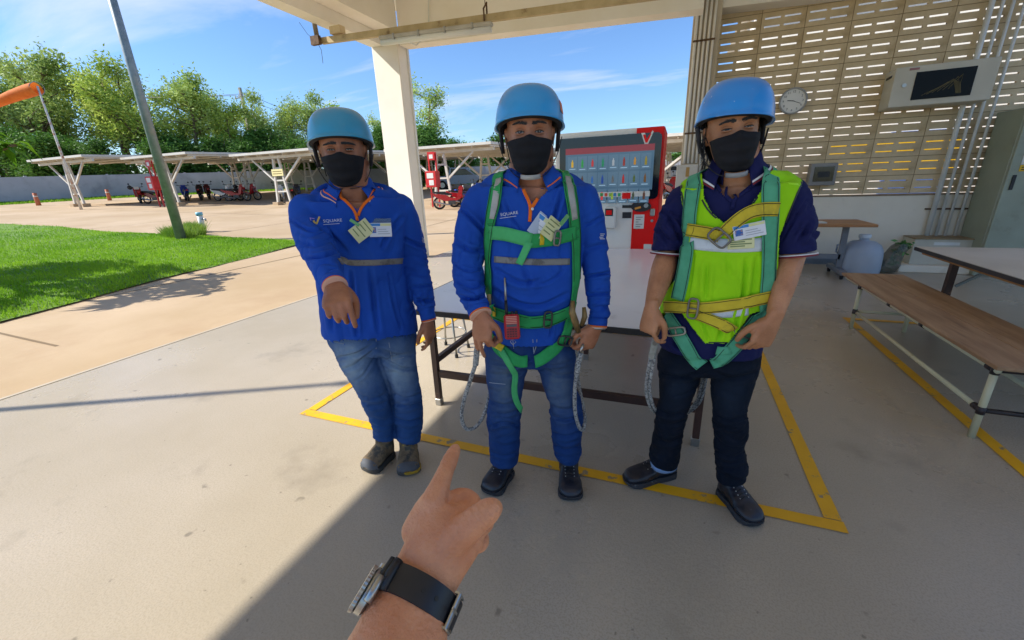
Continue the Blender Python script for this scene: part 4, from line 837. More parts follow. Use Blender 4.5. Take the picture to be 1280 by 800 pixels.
# network cabinet
nc = thing('network_cabinet', 'pale wall-mounted network cabinet with dark glass door and cables inside', 'cabinet', (3.05, WY, 2.2), R(-4))
m_cab = mat('cabinet_beige', 'c6c1b0', 'bab4a2', scale=2, rough=.5)
b = MB(); b.box((-.5, -.34, 0), (.5, -.001, .48), bev=.008); b.build('case', m_cab, nc, world=False)
b = MB(); b.box((-.5, -.40, .004), (.5, -.342, .476), bev=.006); dr = b.build('door', m_cab, nc, world=False)
b = MB(); b.box((-.28, -.406, .075), (.30, -.401, .40)); b.build('glass', mat('smoked_glass', '0b0d0f', rough=.25, spec=.15), dr, world=False)
for k in range(6): 
    b = MB(); b.tube([(-.18 + .05 * k, -.4075, .12 + .01 * k), (-.02 + .04 * k, -.4085, .2 + .025 * k), (.1 + .015 * k, -.4085, .28 - .012 * k), (.16 + .008 * k, -.4075, .11)], .003, 5); b.build('cable', mat('cable_yellow', '6e6440', rough=.6), dr, world=False)
b = MB(); b.cyl((-.38, -.412, .26), (-.38, -.401, .26), .024, n=14); b.build('lock', m_chrome, dr, world=False)
b = MB(); b.box((-.36, -.404, .43), (-.26, -.4012, .455)); b.build('nameplate', mat('red_grey_plate', '9a6a6a', rough=.5), dr, world=False)
b = MB(); b.box((-.503, -.3, .38), (-.5005, -.08, .41)); b.build('vent_slot', m_blackp, nc, world=False)
# meter box
mb_ = thing('meter_box', 'small grey metal meter box with dark window on the block wall', 'box', (2.0, WY, 1.22))
b = MB(); b.box((-.17, -.13, 0), (.17, .03, .32), bev=.008); b.build('case', mat('meter_grey', '8c8a86', '7e7c78', scale=4, rough=.5), mb_, world=False)
b = MB(); b.box((-.12, -.138, .06), (.13, -.131, .27)); wn = b.build('window', m_glassd, mb_, world=False); b = MB(); b.box((-.07, -.142, .12), (.08, -.1385, .2)); b.build('dial', m_blackp, wn, world=False)
# conduits, junction box on plinth
for k, (x, r_) in enumerate(((3.44, .03), (3.55, .018), (3.65, .018), (3.76, .018))):
    b = MB(); b.cyl((x, WY - .05 if k else WY - .06, .47), (x, WY - .05 if k else WY - .06, 4.4), r_, n=12); tag(b.build('wall_conduit', m_white, smooth=True), ['thick white conduit rising from the junction box, outermost of four', 'thin white conduit next to the thick one on the block wall', 'thin white conduit between two thin ones on the block wall', 'thin white conduit nearest the green electric cabinet'][k], 'conduit', 'conduits on the block wall')
b = MB(); b.box((3.36, WY - .03, .84), (3.85, WY - .001, .862)); tag(b.build('conduit_clip', MATS['rusty_steel']), 'rusty steel clip bar holding the four conduits to the dado', 'bracket')
jx = thing('cable_box', 'beige cable box on concrete plinth where the conduits end', 'box', (3.52, 7.7, 0))
b = MB(); b.box((3.2, 7.62, .1), (3.9, 7.97 - .017, .46), bev=.006); b.build('case', m_cab, jx)
b = MB(); b.box((3.19, 7.6, .46), (3.91, 7.97 - .017, .475)); b.build('lid', mat('lid_brown', '9a8668', '86724f', scale=5, rough=.7), jx)
b = MB(); b.box((3.05, 7.5, 0), (4.1, 7.97 - .017, .1), bev=.01); b.build('plinth', m_dado, jx)
b = MB(); b.box((3.42, 7.615, .38), (3.7, 7.6195, .42)); b.build('label', m_white, jx)
# electric cabinet
ec = thing('electric_cabinet', 'tall grey-green steel electric cabinet with warning labels', 'cabinet', (4.4, 7.55, 0))
m_green = mat('cabinet_green', '9aa08c', '8e9480', scale=2, rough=.5, dirt='6a6654', dirt_scale=2, dirt_lo=.6, dirt_hi=.85)
b = MB(); b.box((3.83, 7.42, .0), (5.2, 7.97 - .017, 2.08), bev=.01); b.build('case', m_green, ec)
for (xa, xb) in ((3.84, 4.51), (4.52, 5.19)):
    b = MB(); b.box((xa, 7.39, .06), (xb, 7.419, 2.06), bev=.006); d_ = b.build('door', m_green, ec)
    b = MB(); b.box((xa + .05, 7.375, 1.12), (xa + .085, 7.389, 1.3), bev=.004); b.build('handle', m_blackp, d_)
b = MB(); b.box((3.93, 7.384, 1.70), (4.2, 7.389, 1.95)); s_ = b.build('notice', m_white, ec); b = MB(); b.box((3.95, 7.381, 1.84), (4.18, 7.3835, 1.93)); b.build('print', mat('print_blue', '5a8ab8', rough=.6), s_)
b = MB(); b.box((3.93, 7.384, 1.42), (4.07, 7.389, 1.53)); s_ = b.build('warning_label', m_white, ec)
b = MB(); b.prism([(3.945, 1.435), (4.055, 1.435), (4.0, 1.525)], 7.381, 7.3835, axis=1); b.build('triangle', mat('warn_yellow', 'e0b010', rough=.5), s_)
b = MB(); b.prism([(3.997, 1.505), (3.988, 1.475), (4.0, 1.478), (3.993, 1.447), (4.012, 1.485), (4.001, 1.484)], 7.378, 7.3805, axis=1); b.build('bolt_symbol', m_ink, s_)
b = MB(); b.box((3.93, 7.384, 1.34), (4.07, 7.389, 1.415)); s2 = b.build('warning_label', MATS['warn_yellow'], ec)
for k in range(2): b = MB(); b.box((3.945, 7.381, 1.355 + k * .028), (4.055, 7.3835, 1.365 + k * .028)); b.build('print_line', m_ink, s2)
b = MB(); b.box((4.1, 7.384, .9), (4.32, 7.389, 1.22)); b.build('paper', m_white, ec)
b = MB(); b.tube([(3.93, 7.6, 2.08), (3.93, 7.6, 2.12), (3.97, 7.6, 2.15), (4.01, 7.6, 2.12), (4.01, 7.6, 2.08)], .01, 6); b.build('lifting_eye', m_joint, ec)
# ================================================================ people: tools
PERM = np.random.default_rng(3).permutation(512)
GR = np.random.default_rng(4).normal(size=(512, 3)); GR /= np.linalg.norm(GR, axis=1)[:, None]
def pnoise(P):
    P = np.asarray(P, float); I = np.floor(P).astype(int); Fr = P - I; U = Fr * Fr * Fr * (Fr * (Fr * 6 - 15) + 10); out = np.zeros(len(P))
    for dx in (0, 1):
        for dy in (0, 1):
            for dz in (0, 1):
                h_ = PERM[(PERM[(PERM[(I[:, 0] + dx) & 511] + I[:, 1] + dy) & 511] + I[:, 2] + dz) & 511]
                w_ = (U[:, 0] if dx else 1 - U[:, 0]) * (U[:, 1] if dy else 1 - U[:, 1]) * (U[:, 2] if dz else 1 - U[:, 2])
                out += w_ * ((Fr - (dx, dy, dz)) * GR[h_]).sum(1)
    return out
def ridged(P): return 1 - 2 * np.abs(pnoise(P)) * 1.6
def crease(P): return np.clip(np.abs(pnoise(P)) * 2.6, 0, 1) ** .6 * 1.5 - 1.0     # soft billows parted by sharp creases
def ring_pts(c, a, b, n=28, ex=2.0):
    out = []
    for j in range(n):
        t_ = 2 * math.pi * j / n; ct, st_ = math.cos(t_), math.sin(t_)
        out.append(c + a * (math.copysign(abs(ct) ** (2 / ex), ct)) + b * (math.copysign(abs(st_) ** (2 / ex), st_)))
    return out
def loft(mb, rings, cap=True):
    n = len(rings[0]); k = len(rings); V = [tuple(p) for r_ in rings for p in r_]
    F_ = [(i * n + j, i * n + (j + 1) % n, (i + 1) * n + (j + 1) % n, (i + 1) * n + j) for i in range(k - 1) for j in range(n)]
    c0 = np.mean(rings[0], axis=0); c1 = np.mean(rings[-1], axis=0); V += [tuple(c0), tuple(c1)]
    F_ += [(k * n, (j + 1) % n, j) for j in range(n)] + [(k * n + 1, (k - 1) * n + j, (k - 1) * n + (j + 1) % n) for j in range(n)]
    mb.add(V, F_)
def catmull(vals, m):
    v = np.asarray(vals, float); k = len(v); out = []
    for i in range(k - 1):
        p0, p1, p2, p3 = v[max(i - 1, 0)], v[i], v[i + 1], v[min(i + 2, k - 1)]
        for t_ in np.linspace(0, 1, m, endpoint=False): out.append(.5 * (2 * p1 + (p2 - p0) * t_ + (2 * p0 - 5 * p1 + 4 * p2 - p3) * t_ ** 2 + (3 * p1 - p0 - 3 * p2 + p3) * t_ ** 3))
    out.append(v[-1]); return np.array(out)
class Man:
    def __init__(s, base): s.b = np.array(base, float); s.D = np.linalg.norm(s.b); s.n = s.b / s.D; s.n3 = np.array([s.n[0], s.n[1], 0]); s.r3 = np.array([s.n[1], -s.n[0], 0]); s.up = np.array([0, 0, 1.0])
    def pt(s, px, py, off=0.0): d = ray(px, py); return O3 + d * ((s.D - off) / (s.n[0] * d[0] + s.n[1] * d[1]))
    def dirv(s, right=0, up=0, fwd=0): v = s.r3 * right + s.up * up - s.n3 * fwd; return v / np.linalg.norm(v)     # fwd: towards the viewer
def px_loft(mb, m, secs, shrink=0.0, ex=2.2, sub=3, at=None):
    # secs: (lx, ly, rx, ry, off, ratio); the ring spans the traced width and has its own depth
    S_ = catmull(secs, sub); C_ = []; A_ = []
    for q in S_:
        if at: L_, R_ = at(q[0], q[1], q[4]), at(q[2], q[3], q[4])
        else: L_, R_ = m.pt(q[0], q[1], q[4]), m.pt(q[2], q[3], q[4])
        C_.append((L_ + R_) / 2); A_.append((R_ - L_) / 2)
    rings = []
    for i, q in enumerate(S_):
        ax = C_[min(i + 1, len(C_) - 1)] - C_[max(i - 1, 0)]; a = A_[i]; bb = np.cross(ax, a); bb /= np.linalg.norm(bb); w_ = np.linalg.norm(a); k = (w_ - shrink) / w_
        rings.append(ring_pts(C_[i], a * k, bb * (w_ * q[5] - shrink), 28, ex))
    loft(mb, rings); return C_
def tube_np(mb, P, rad, n=14, sub=3, flat=False):
    Q = catmull(np.column_stack([np.asarray(P, float), np.asarray(rad, float)]), sub); pts = [Vector(q[:3]) for q in Q]; rr = list(Q[:, 3])
    a, b_ = pts[0], pts[-1]; da = (pts[0] - pts[1]).normalized(); db = (pts[-1] - pts[-2]).normalized()
    tail, tr_ = ([], []) if flat else ([b_ + db * rr[-1] * .45, b_ + db * rr[-1] * .8], [rr[-1] * .82, rr[-1] * .4])
    pts = [a + da * rr[0] * .75, a + da * rr[0] * .4] + pts + tail
    rr = [rr[0] * .35, rr[0] * .8] + rr + tr_
    mb.tube(pts, rr, n)
def remesh(mb, vox, smooth_it=4, fac=.5):
    me = mb.mesh('tmp', fix=True); o = bpy.data.objects.new('tmp', me); COL.objects.link(o)
    md = o.modifiers.new('r', 'REMESH'); md.mode = 'VOXEL'; md.voxel_size = vox; md.use_smooth_shade = True
    if smooth_it: ms = o.modifiers.new('s', 'SMOOTH'); ms.factor = fac; ms.iterations = smooth_it
    dg = bpy.context.evaluated_depsgraph_get(); dg.update(); out = bpy.data.meshes.new_from_object(o.evaluated_get(dg)); bpy.data.objects.remove(o); bpy.data.meshes.remove(me); return out
def vget(me): a = np.empty(len(me.vertices) * 3, np.float32); me.vertices.foreach_get('co', a); return a.reshape(-1, 3).astype(float)
def nget(me): a = np.empty(len(me.vertices) * 3, np.float32); me.vertices.foreach_get('normal', a); return a.reshape(-1, 3).astype(float)
def vset(me, V): me.vertices.foreach_set('co', np.asarray(V, np.float32).ravel()); me.update()
def seg_param(V, P):
    # nearest polyline parameter (arc length), distance and local axis
    best = np.full(len(V), 9e9); T_ = np.zeros(len(V)); AXs = np.zeros((len(V), 3)); acc = 0
    for i in range(len(P) - 1):
        a, b_ = np.asarray(P[i]), np.asarray(P[i + 1]); d = b_ - a; L_ = np.linalg.norm(d); t_ = np.clip(((V - a) @ d) / (L_ * L_), 0, 1); dist = np.linalg.norm(V - a - t_[:, None] * d, axis=1); k = dist < best
        best[k] = dist[k]; T_[k] = acc + t_[k] * L_; AXs[k] = d / L_; acc += L_
    return T_, best, AXs, acc
def proj_px(V):
    c = (np.asarray(V) - O3) @ AX; return c[:, :2] / c[:, 2:3] * F_PX + np.array([640.0, 400.0])
def in_poly_np(Q, P):
    x, y = Q[:, 0], Q[:, 1]; c = np.zeros(len(Q), bool); j = len(P) - 1
    for i in range(len(P)):
        xi, yi = P[i]; xj, yj = P[j]; k = ((yi > y) != (yj > y)) & (x < (xj - xi) * (y - yi) / (yj - yi + 1e-12) + xi); c ^= k; j = i
    return c
def cut_faces(me, fn):
    # fn(face centres, normals) -> bool array of faces to delete
    n = len(me.polygons); c = np.empty(n * 3, np.float32); me.polygons.foreach_get('center', c); nn = np.empty(n * 3, np.float32); me.polygons.foreach_get('normal', nn)
    kill = fn(c.reshape(-1, 3).astype(float), nn.reshape(-1, 3).astype(float)); bm = bmesh.new(); bm.from_mesh(me); bm.faces.ensure_lookup_table()
    bmesh.ops.delete(bm, geom=[bm.faces[i] for i in np.nonzero(kill)[0]], context='FACES'); bm.to_mesh(me); bm.free(); me.update()
def cap(me): return [v.co.copy() for v in me.vertices], [tuple(p.vertices) for p in me.polygons]
def bvh_of(*caps):
    V = []; F_ = []
    for v, f in caps:
        n = len(V); V += v; F_ += [tuple(i + n for i in p) for p in f]
    return BVHTree.FromPolygons(V, F_)
def hit(bvh, px, py):
    d = Vector(ray(px, py)).normalized(); return bvh.ray_cast(Vector(O3), d)
def ribbon(bvh, path, width, off=.004, th=.0025, step=.012, extra_front=None, extra_back=None, nc=5, snap=True, maxd=.2):
    # path in picture coordinates is dropped on the cloth; extra points are given in space and snapped to it
    P = []
    for i in range(len(path) - 1):
        (x0, y0), (x1, y1) = path[i][:2], path[i + 1][:2]; k = max(2, int(math.hypot(x1 - x0, y1 - y0) / 3))
        for t_ in np.linspace(0, 1, k, endpoint=(i == len(path) - 2)):
            r_ = hit(bvh, x0 + (x1 - x0) * t_, y0 + (y1 - y0) * t_)
            if r_[0] is not None: P.append(np.array(r_[0]))
    if len(P) < 2: return MB()
    P = [np.array(q, float) for q in (extra_front or [])] + P + [np.array(q, float) for q in (extra_back or [])]
    P = np.array(P); keep = [P[0]]
    for q in P[1:]:
        if np.linalg.norm(q - keep[-1]) > step * .6: keep.append(q)
    P = np.array(keep)
    d = np.concatenate([[0], np.cumsum(np.linalg.norm(np.diff(P, axis=0), axis=1))]); n = max(3, int(d[-1] / step)); s_ = np.linspace(0, d[-1], n); P = np.column_stack([np.interp(s_, d, P[:, k]) for k in range(3)])
    for _ in range(3): P[1:-1] = .25 * P[:-2] + .5 * P[1:-1] + .25 * P[2:]
    rows = []; Nn = []
    for i in range(n):
        l_, nr, _, ds = bvh.find_nearest(Vector(P[i])); Nn.append(np.array(nr)); 
        if snap and ds < maxd: P[i] = np.array(l_)
    Nn = np.array(Nn)
    for _ in range(6): Nn[1:-1] = Nn[:-2] + Nn[1:-1] + Nn[2:]; Nn /= np.linalg.norm(Nn, axis=1)[:, None]
    mb = MB()
    for i in range(n):
        T_ = P[min(i + 1, n - 1)] - P[max(i - 1, 0)]; T_ /= np.linalg.norm(T_); S_ = np.cross(T_, Nn[i]); S_ /= np.linalg.norm(S_); lo_ = []; hi_ = []
        for j in range(nc):
            u = (j / (nc - 1) - .5) * width; q = P[i] + S_ * u; l_, nr, _, ds = bvh.find_nearest(Vector(q))
            h_ = max(0.0, (np.array(l_) - q) @ Nn[i]) if snap and l_ is not None else 0
            e = q + Nn[i] * (h_ + off); lo_.append(e); hi_.append(e + Nn[i] * th)
        rows.append(lo_ + hi_[::-1])
    # even the height a little along the strap
    Rw = np.array(rows)
    for _ in range(2): Rw[1:-1] = .25 * Rw[:-2] + .5 * Rw[1:-1] + .25 * Rw[2:]
    k = 2 * nc; V = Rw.reshape(-1, 3); F_ = [(i * k + j, i * k + (j + 1) % k, (i + 1) * k + (j + 1) % k, (i + 1) * k + j) for i in range(n - 1) for j in range(k)]
    F_ += [tuple(range(k - 1, -1, -1)), tuple((n - 1) * k + j for j in range(k))]; mb.add(V, F_); mb.centre = P; mb.normal = Nn; return mb
def stick_mesh(bvh, me, cx, cy, rot, off=.004, flat=False):
    # lay a flat drawn mesh (x right, y up, metres) on cloth round the point seen at (cx, cy)
    r_ = hit(bvh, cx, cy)
    if r_[0] is None: return me
    c = np.array(r_[0]); vd = c - O3; vd /= np.linalg.norm(vd); nr = np.array(r_[1])
    if flat:
        hs = [hit(bvh, cx + dx, cy + dy) for dx in (-14, -7, 0, 7, 14) for dy in (-4, 0, 4)]; hs = [h_ for h_ in hs if h_[0] is not None]; nr = np.mean([np.array(h_[1]) for h_ in hs], axis=0); nr /= np.linalg.norm(nr); c = c + nr * max((np.array(h_[0]) - c) @ nr for h_ in hs)
    nr = nr if nr @ vd < 0 else -nr; rt = np.cross(vd, [0, 0, 1.0]); rt /= np.linalg.norm(rt); rt -= nr * (rt @ nr); rt /= np.linalg.norm(rt); up_ = np.cross(nr, rt)
    ca, sa = math.cos(rot), math.sin(rot); V = vget(me); out = []
    for v in V:
        q = c + rt * (v[0] * ca - v[1] * sa) + up_ * (v[0] * sa + v[1] * ca); h_ = (None,) if flat else bvh.ray_cast(Vector(q + nr * .06), Vector(-nr), .12)
        out.append((np.array(h_[0]) if h_[0] is not None else q) + nr * (off + v[2]))
    vset(me, out); return me
def card_frame(bvh, cx, cy, rot, off=.008, tilt=0.0):
    for k in range(60):
        r_ = hit(bvh, cx + .5 * k * math.cos(k * 2.4), cy + .5 * k * math.sin(k * 2.4))
        if r_[0] is not None: break
    c = Vector(r_[0]); vd = (c - Vector(O3)).normalized(); nr = Vector(r_[1]); nr = nr if nr.dot(vd) < 0 else -nr; nr = (nr - vd * .6).normalized(); rt = vd.cross(Vector((0, 0, 1))); rt = (rt - nr * rt.dot(nr)).normalized(); up_ = nr.cross(rt)
    Rz = Matrix.Rotation(rot, 4, 'Z'); B_ = Matrix(((rt.x, up_.x, nr.x, 0), (rt.y, up_.y, nr.y, 0), (rt.z, up_.z, nr.z, 0), (0, 0, 0, 1))); return Matrix.Translation(c + nr * off) @ B_ @ Rz
def frame_m(c, x, z):
    x = Vector(x).normalized(); z = Vector(z); z = (z - x * z.dot(x)).normalized(); y = z.cross(x); return Matrix(((x.x, y.x, z.x, c[0]), (x.y, y.y, z.y, c[1]), (x.z, y.z, z.z, c[2]), (0, 0, 0, 1)))
def hand(mb, wrist, xdir, dorsal, side, curl, thumb, s=1.0, spread=1.0):
    # x along the fingers, y to the thumb, z out of the back of the hand
    M_ = frame_m(wrist, xdir, dorsal)
    def W(p): return np.array(M_ @ Vector((p[0] * s, p[1] * s * side, p[2] * s)))
    secs = [(-.03, .0, .026, .019), (0, 0, .028, .019), (.03, .002, .036, .0185), (.06, .001, .041, .016), (.085, 0, .041, .0135), (.097, -.001, .036, .010)]
    rings = []
    for (x, y, w_, h_) in secs:
        c = W((x, y, -.002)); rings.append(ring_pts(c, W((x, y + w_, -.002)) - c, W((x, y, -.002 + h_)) - c, 20, 2.4))
    loft(mb, rings)
    tube_np(mb, [W((.012, .020, -.010)), W((.035, .030, -.014)), W((.06, .028, -.012))], [.012 * s, .015 * s, .010 * s], 12)     # ball of the thumb
    for k, (y, L_, r_) in enumerate(((.0295, .078, .0088), (.0098, .086, .0090), (-.0105, .080, .0086), (-.0295, .062, .0076))):
        cu = curl[k]; a = 0.0; p = np.array([.09 - (0.006 if k == 3 else 0), y, .001]); P_ = [W(p - np.array([.02, 0, .002])), W(p)]; Rr = [r_ * 1.0, r_ * 1.08]; fan = (y * 1.6) * spread
        for seg, (f, bend) in enumerate(zip((.46, .30, .24), cu)):
            a += R(bend); d = np.array([math.cos(a) * math.cos(fan), math.sin(fan), -math.sin(a)]); half = p + d * L_ * f * .5; p = p + d * L_ * f; P_ += [W(half), W(p)]; Rr += [r_ * (.97 - .06 * seg), r_ * (1.0 - .10 * seg)]
        tube_np(mb, P_, [q * s for q in Rr], 12, sub=2)
    p = np.array([.028, .030, -.006]); P_ = [W((.01, .016, -.006)), W(p)]; Rr = [.013, .0135]
    for k, (L_, d) in enumerate(zip((.036, .032, .026), thumb)):
        d = np.array(d, float); d /= np.linalg.norm(d); p = p + d * L_; P_.append(W(p)); Rr.append((.0125, .0112, .0092)[k])
    tube_np(mb, P_, [q * s for q in Rr], 12, sub=2)
    return M_
# head in its own frame: x to the picture's right, y towards the viewer's side (face), z up; eyes at z = 0
HZ = np.array([-.125, -.118, -.104, -.085, -.065, -.045, -.02, .0, .02, .045, .07, .09, .105, .114, .118])
HW = np.array([.010, .030, .045, .055, .061, .066, .071, .073, .075, .0765, .074, .066, .050, .028, .008])
HF = np.array([.062, .078, .088, .089, .088, .087, .086, .084, .090, .090, .082, .068, .046, .022, .0])
HB = np.array([.030, .008, -.012, -.035, -.055, -.07, -.085, -.093, -.098, -.100, -.096, -.082, -.058, -.032, -.01])
def head_rings(n=48):
    zz = np.linspace(HZ[0], HZ[-1], 60); rings = []
    for z in zz:
        w_, f, b_ = np.interp(z, HZ, HW), np.interp(z, HZ, HF), np.interp(z, HZ, HB); r_ = []
        for j in range(n):
            t_ = 2 * math.pi * j / n; s_, c = math.sin(t_), math.cos(t_); yc = .0 if f > .0 else f
            mid = (f + b_) / 2 if b_ > 0 else 0.0
            y = mid + (f - mid) * (abs(s_) ** .92) if s_ > 0 else mid + (b_ - mid) * (abs(s_) ** 1.0); x = w_ * math.copysign(abs(c) ** .92, c)
            if s_ > .2:
                for sg in (-1, 1):
                    y -= .013 * math.exp(-((x - sg * .031) / .017) ** 2 - ((z - .002) / .014) ** 2); y += .0035 * math.exp(-((x - sg * .03) / .02) ** 2 - ((z - .024) / .008) ** 2)
                    y += .003 * math.exp(-((x - sg * .038) / .018) ** 2 - ((z + .03) / .018) ** 2)
                y += (.008 + .011 * min(1, max(0, -z / .035))) * math.exp(-(x / .011) ** 2) * (1 if -.045 < z < .012 else math.exp(-((z + .045 if z < 0 else z - .012) / .008) ** 2))
            r_.append(np.array([x, y, z]))
        rings.append(r_)
    return rings

def fold_px(me, lines, sig=2.6, depth=.010):
    # pull narrow folds into cloth along lines drawn on its visible side, with a swelling beside each
    V = vget(me); Nn = nget(me); Q = proj_px(V); fr = (Nn * (V - O3)).sum(1) < -.15 * np.linalg.norm(V - O3, axis=1); d = np.zeros(len(V))
    for k, ln in enumerate(lines):
        L2 = catmull(ln, 5); best = np.full(len(V), 1e9); par = np.zeros(len(V)); n = len(L2) - 1
        for i in range(n):
            A_, B_ = L2[i], L2[i + 1]; e = B_ - A_; t_ = np.clip(((Q - A_) @ e) / (e @ e + 1e-9), 0, 1); ds = np.linalg.norm(Q - A_ - t_[:, None] * e, axis=1); m_ = ds < best; best[m_] = ds[m_]; par[m_] = (i + t_[m_]) / n
        s_ = sig * (.8 + .25 * math.sin(k * 2.3)); a = np.sin(np.clip(par * .9 + .05, 0, 1) * math.pi) ** .6
        d += a * (-np.exp(-(best / s_) ** 2) + .62 * np.exp(-((best - 2.1 * s_) / (1.2 * s_)) ** 2)) * (.8 + .3 * math.cos(k * 1.7))
    d = np.clip(d, -1.3, 1.0) * depth * fr; vset(me, V + Nn * d[:, None])
# ================================================================ people: materials
def skin_mat(n, a, b): return mat(n, a, b, scale=14, detail=8, rough=.46, rvar=.08, spec=.4, sss=.06, bump=.30, bscale=240, lo=.32, hi=.68)
def cloth_mat(n, a, b, rough=.85, bs=420): return mat(n, a, b, scale=7, detail=5, rough=rough, spec=.2, bump=.18, bscale=bs)
def add_wrinkle(m, scale, stretch, strength=.5, dist=.012, rot=(0, 0, 0)):
    t = m.node_tree; L = t.links.new; p = t.nodes['Principled BSDF']; prev = p.inputs['Normal'].links[0].from_socket if p.inputs['Normal'].links else None
    tc = N(t, 'ShaderNodeTexCoord'); mp = N(t, 'ShaderNodeMapping'); mp.inputs['Scale'].default_value = stretch; mp.inputs['Rotation'].default_value = rot; L(tc.outputs['Object'], mp.inputs[0])
    nz = N(t, 'ShaderNodeTexNoise'); nz.noise_type = 'RIDGED_MULTIFRACTAL'; nz.inputs['Scale'].default_value = scale; nz.inputs['Detail'].default_value = 2.5; nz.inputs['Distortion'].default_value = .6; L(mp.outputs[0], nz.inputs[0])
    bp = N(t, 'ShaderNodeBump'); bp.inputs['Strength'].default_value = strength; bp.inputs['Distance'].default_value = dist; L(nz.outputs[0], bp.inputs['Height'])
    if prev: L(prev, bp.inputs['Normal'])
    L(bp.outputs[0], p.inputs['Normal']); return m
def denim_mat(n, dark, faded, deep):
    m = mat(n, dark, deep, scale=10, detail=7, rough=.85, spec=.15, bump=.22, bscale=300); t = m.node_tree; L = t.links.new; p = t.nodes['Principled BSDF']; src = p.inputs['Base Color'].links[0].from_socket
    at_ = N(t, 'ShaderNodeAttribute', attribute_name='wear'); nz = N(t, 'ShaderNodeTexNoise'); nz.inputs['Scale'].default_value = 25; nz.inputs['Detail'].default_value = 6; tc = N(t, 'ShaderNodeTexCoord'); L(tc.outputs['Object'], nz.inputs[0])
    mu = N(t, 'ShaderNodeMath', operation='MULTIPLY'); L(at_.outputs['Fac'], mu.inputs[0]); mr = N(t, 'ShaderNodeMapRange'); mr.inputs[1].default_value = .2; mr.inputs[2].default_value = .7; mr.inputs[3].default_value = .5; mr.inputs[4].default_value = 1.1; L(nz.outputs[0], mr.inputs[0]); L(mr.outputs[0], mu.inputs[1])
    mx = N(t, 'ShaderNodeMix', data_type='RGBA'); mx.clamp_factor = True; L(mu.outputs[0], mx.inputs[0]); L(src, mx.inputs[6]); mx.inputs[7].default_value = (*lin(faded), 1); L(mx.outputs[2], p.inputs['Base Color']); return m
m_polo = cloth_mat('blue_polo', '1e50b0', '1a48a6'); m_navy = cloth_mat('navy_polo', '1e2252', '191d49'); m_vest = cloth_mat('lime_vest', 'a0e018', '94d414', .8)
m_jean1 = denim_mat('jeans_worn', '2b4f86', '8298ac', '234578'); m_jean2 = denim_mat('jeans_blue', '1d3f76', '56687c', '193566'); m_jean3 = denim_mat('jeans_dark', '121a28', '1f2c3c', '0e1520')
m_mask = cloth_mat('mask_black', '1b1c20', '222328', .8, 700); m_orange = cloth_mat('orange_trim', 'e8742a', 'de6a22'); m_strap = mat('green_webbing', '35a45c', '2c9450', scale=18, rough=.75, bump=.3, bscale=500, spec=.25); m_strap3 = mat('mint_webbing', '5cb08a', '50a07c', scale=18, rough=.75, bump=.3, bscale=500, spec=.25)
m_strap2 = mat('light_green_webbing', '49b46c', '40a862', scale=18, rough=.7, bump=.3, bscale=500); m_yel = mat('yellow_webbing', 'd8c230', 'c8b228', scale=16, rough=.75, bump=.3, bscale=500, dirt='8f8430', dirt_scale=9, dirt_lo=.55, dirt_hi=.75)
m_refl = mat('reflective_grey', '7d7c78', '6c6a66', scale=14, rough=.5, dirt='5a5854', dirt_scale=22, dirt_lo=.52, dirt_hi=.6); m_reflw = mat('reflective_white', 'd4dde4', 'c2ccd4', scale=9, rough=.4, dirt='a8b2ba', dirt_scale=16, dirt_lo=.55, dirt_hi=.7)
m_hair = mat('hair_black', '15120f', '201b17', scale=40, rough=.6); m_lining = mat('helmet_lining', '1d1d20', '2c2c30', scale=30, rough=.8); m_badge = mat('badge_white', 'd6dae2', rough=.35); m_badgey = mat('badge_yellow', 'd8d8a4', 'cfcf98', scale=20, rough=.4); m_badgeb = mat('badge_blue', '2f7fc4', rough=.4)
m_boot = mat('boot_black', '191b22', '242731', scale=8, rough=.38, spec=.5, dirt='5a5d66', dirt_scale=14, dirt_lo=.62, dirt_hi=.72, bump=.12, bscale=60); m_sole = mat('boot_sole', '232428', '303136', scale=12, rough=.75, dirt='6a6a6a', dirt_scale=20, dirt_lo=.62, dirt_hi=.72); m_steel = mat('buckle_steel', '83807a', '6a6762', scale=20, rough=.4, metal=.7)
def rope_mat():
    m = mat('lanyard_rope', 'b2b2ae', '8c8c88', scale=60, rough=.85, dirt='5a5c60', dirt_scale=120, dirt_lo=.5, dirt_hi=.56, bump=.6, bscale=200); return m
m_rope = rope_mat(); m_stitch = mat('stitch_dark', '1e4632', rough=.8)

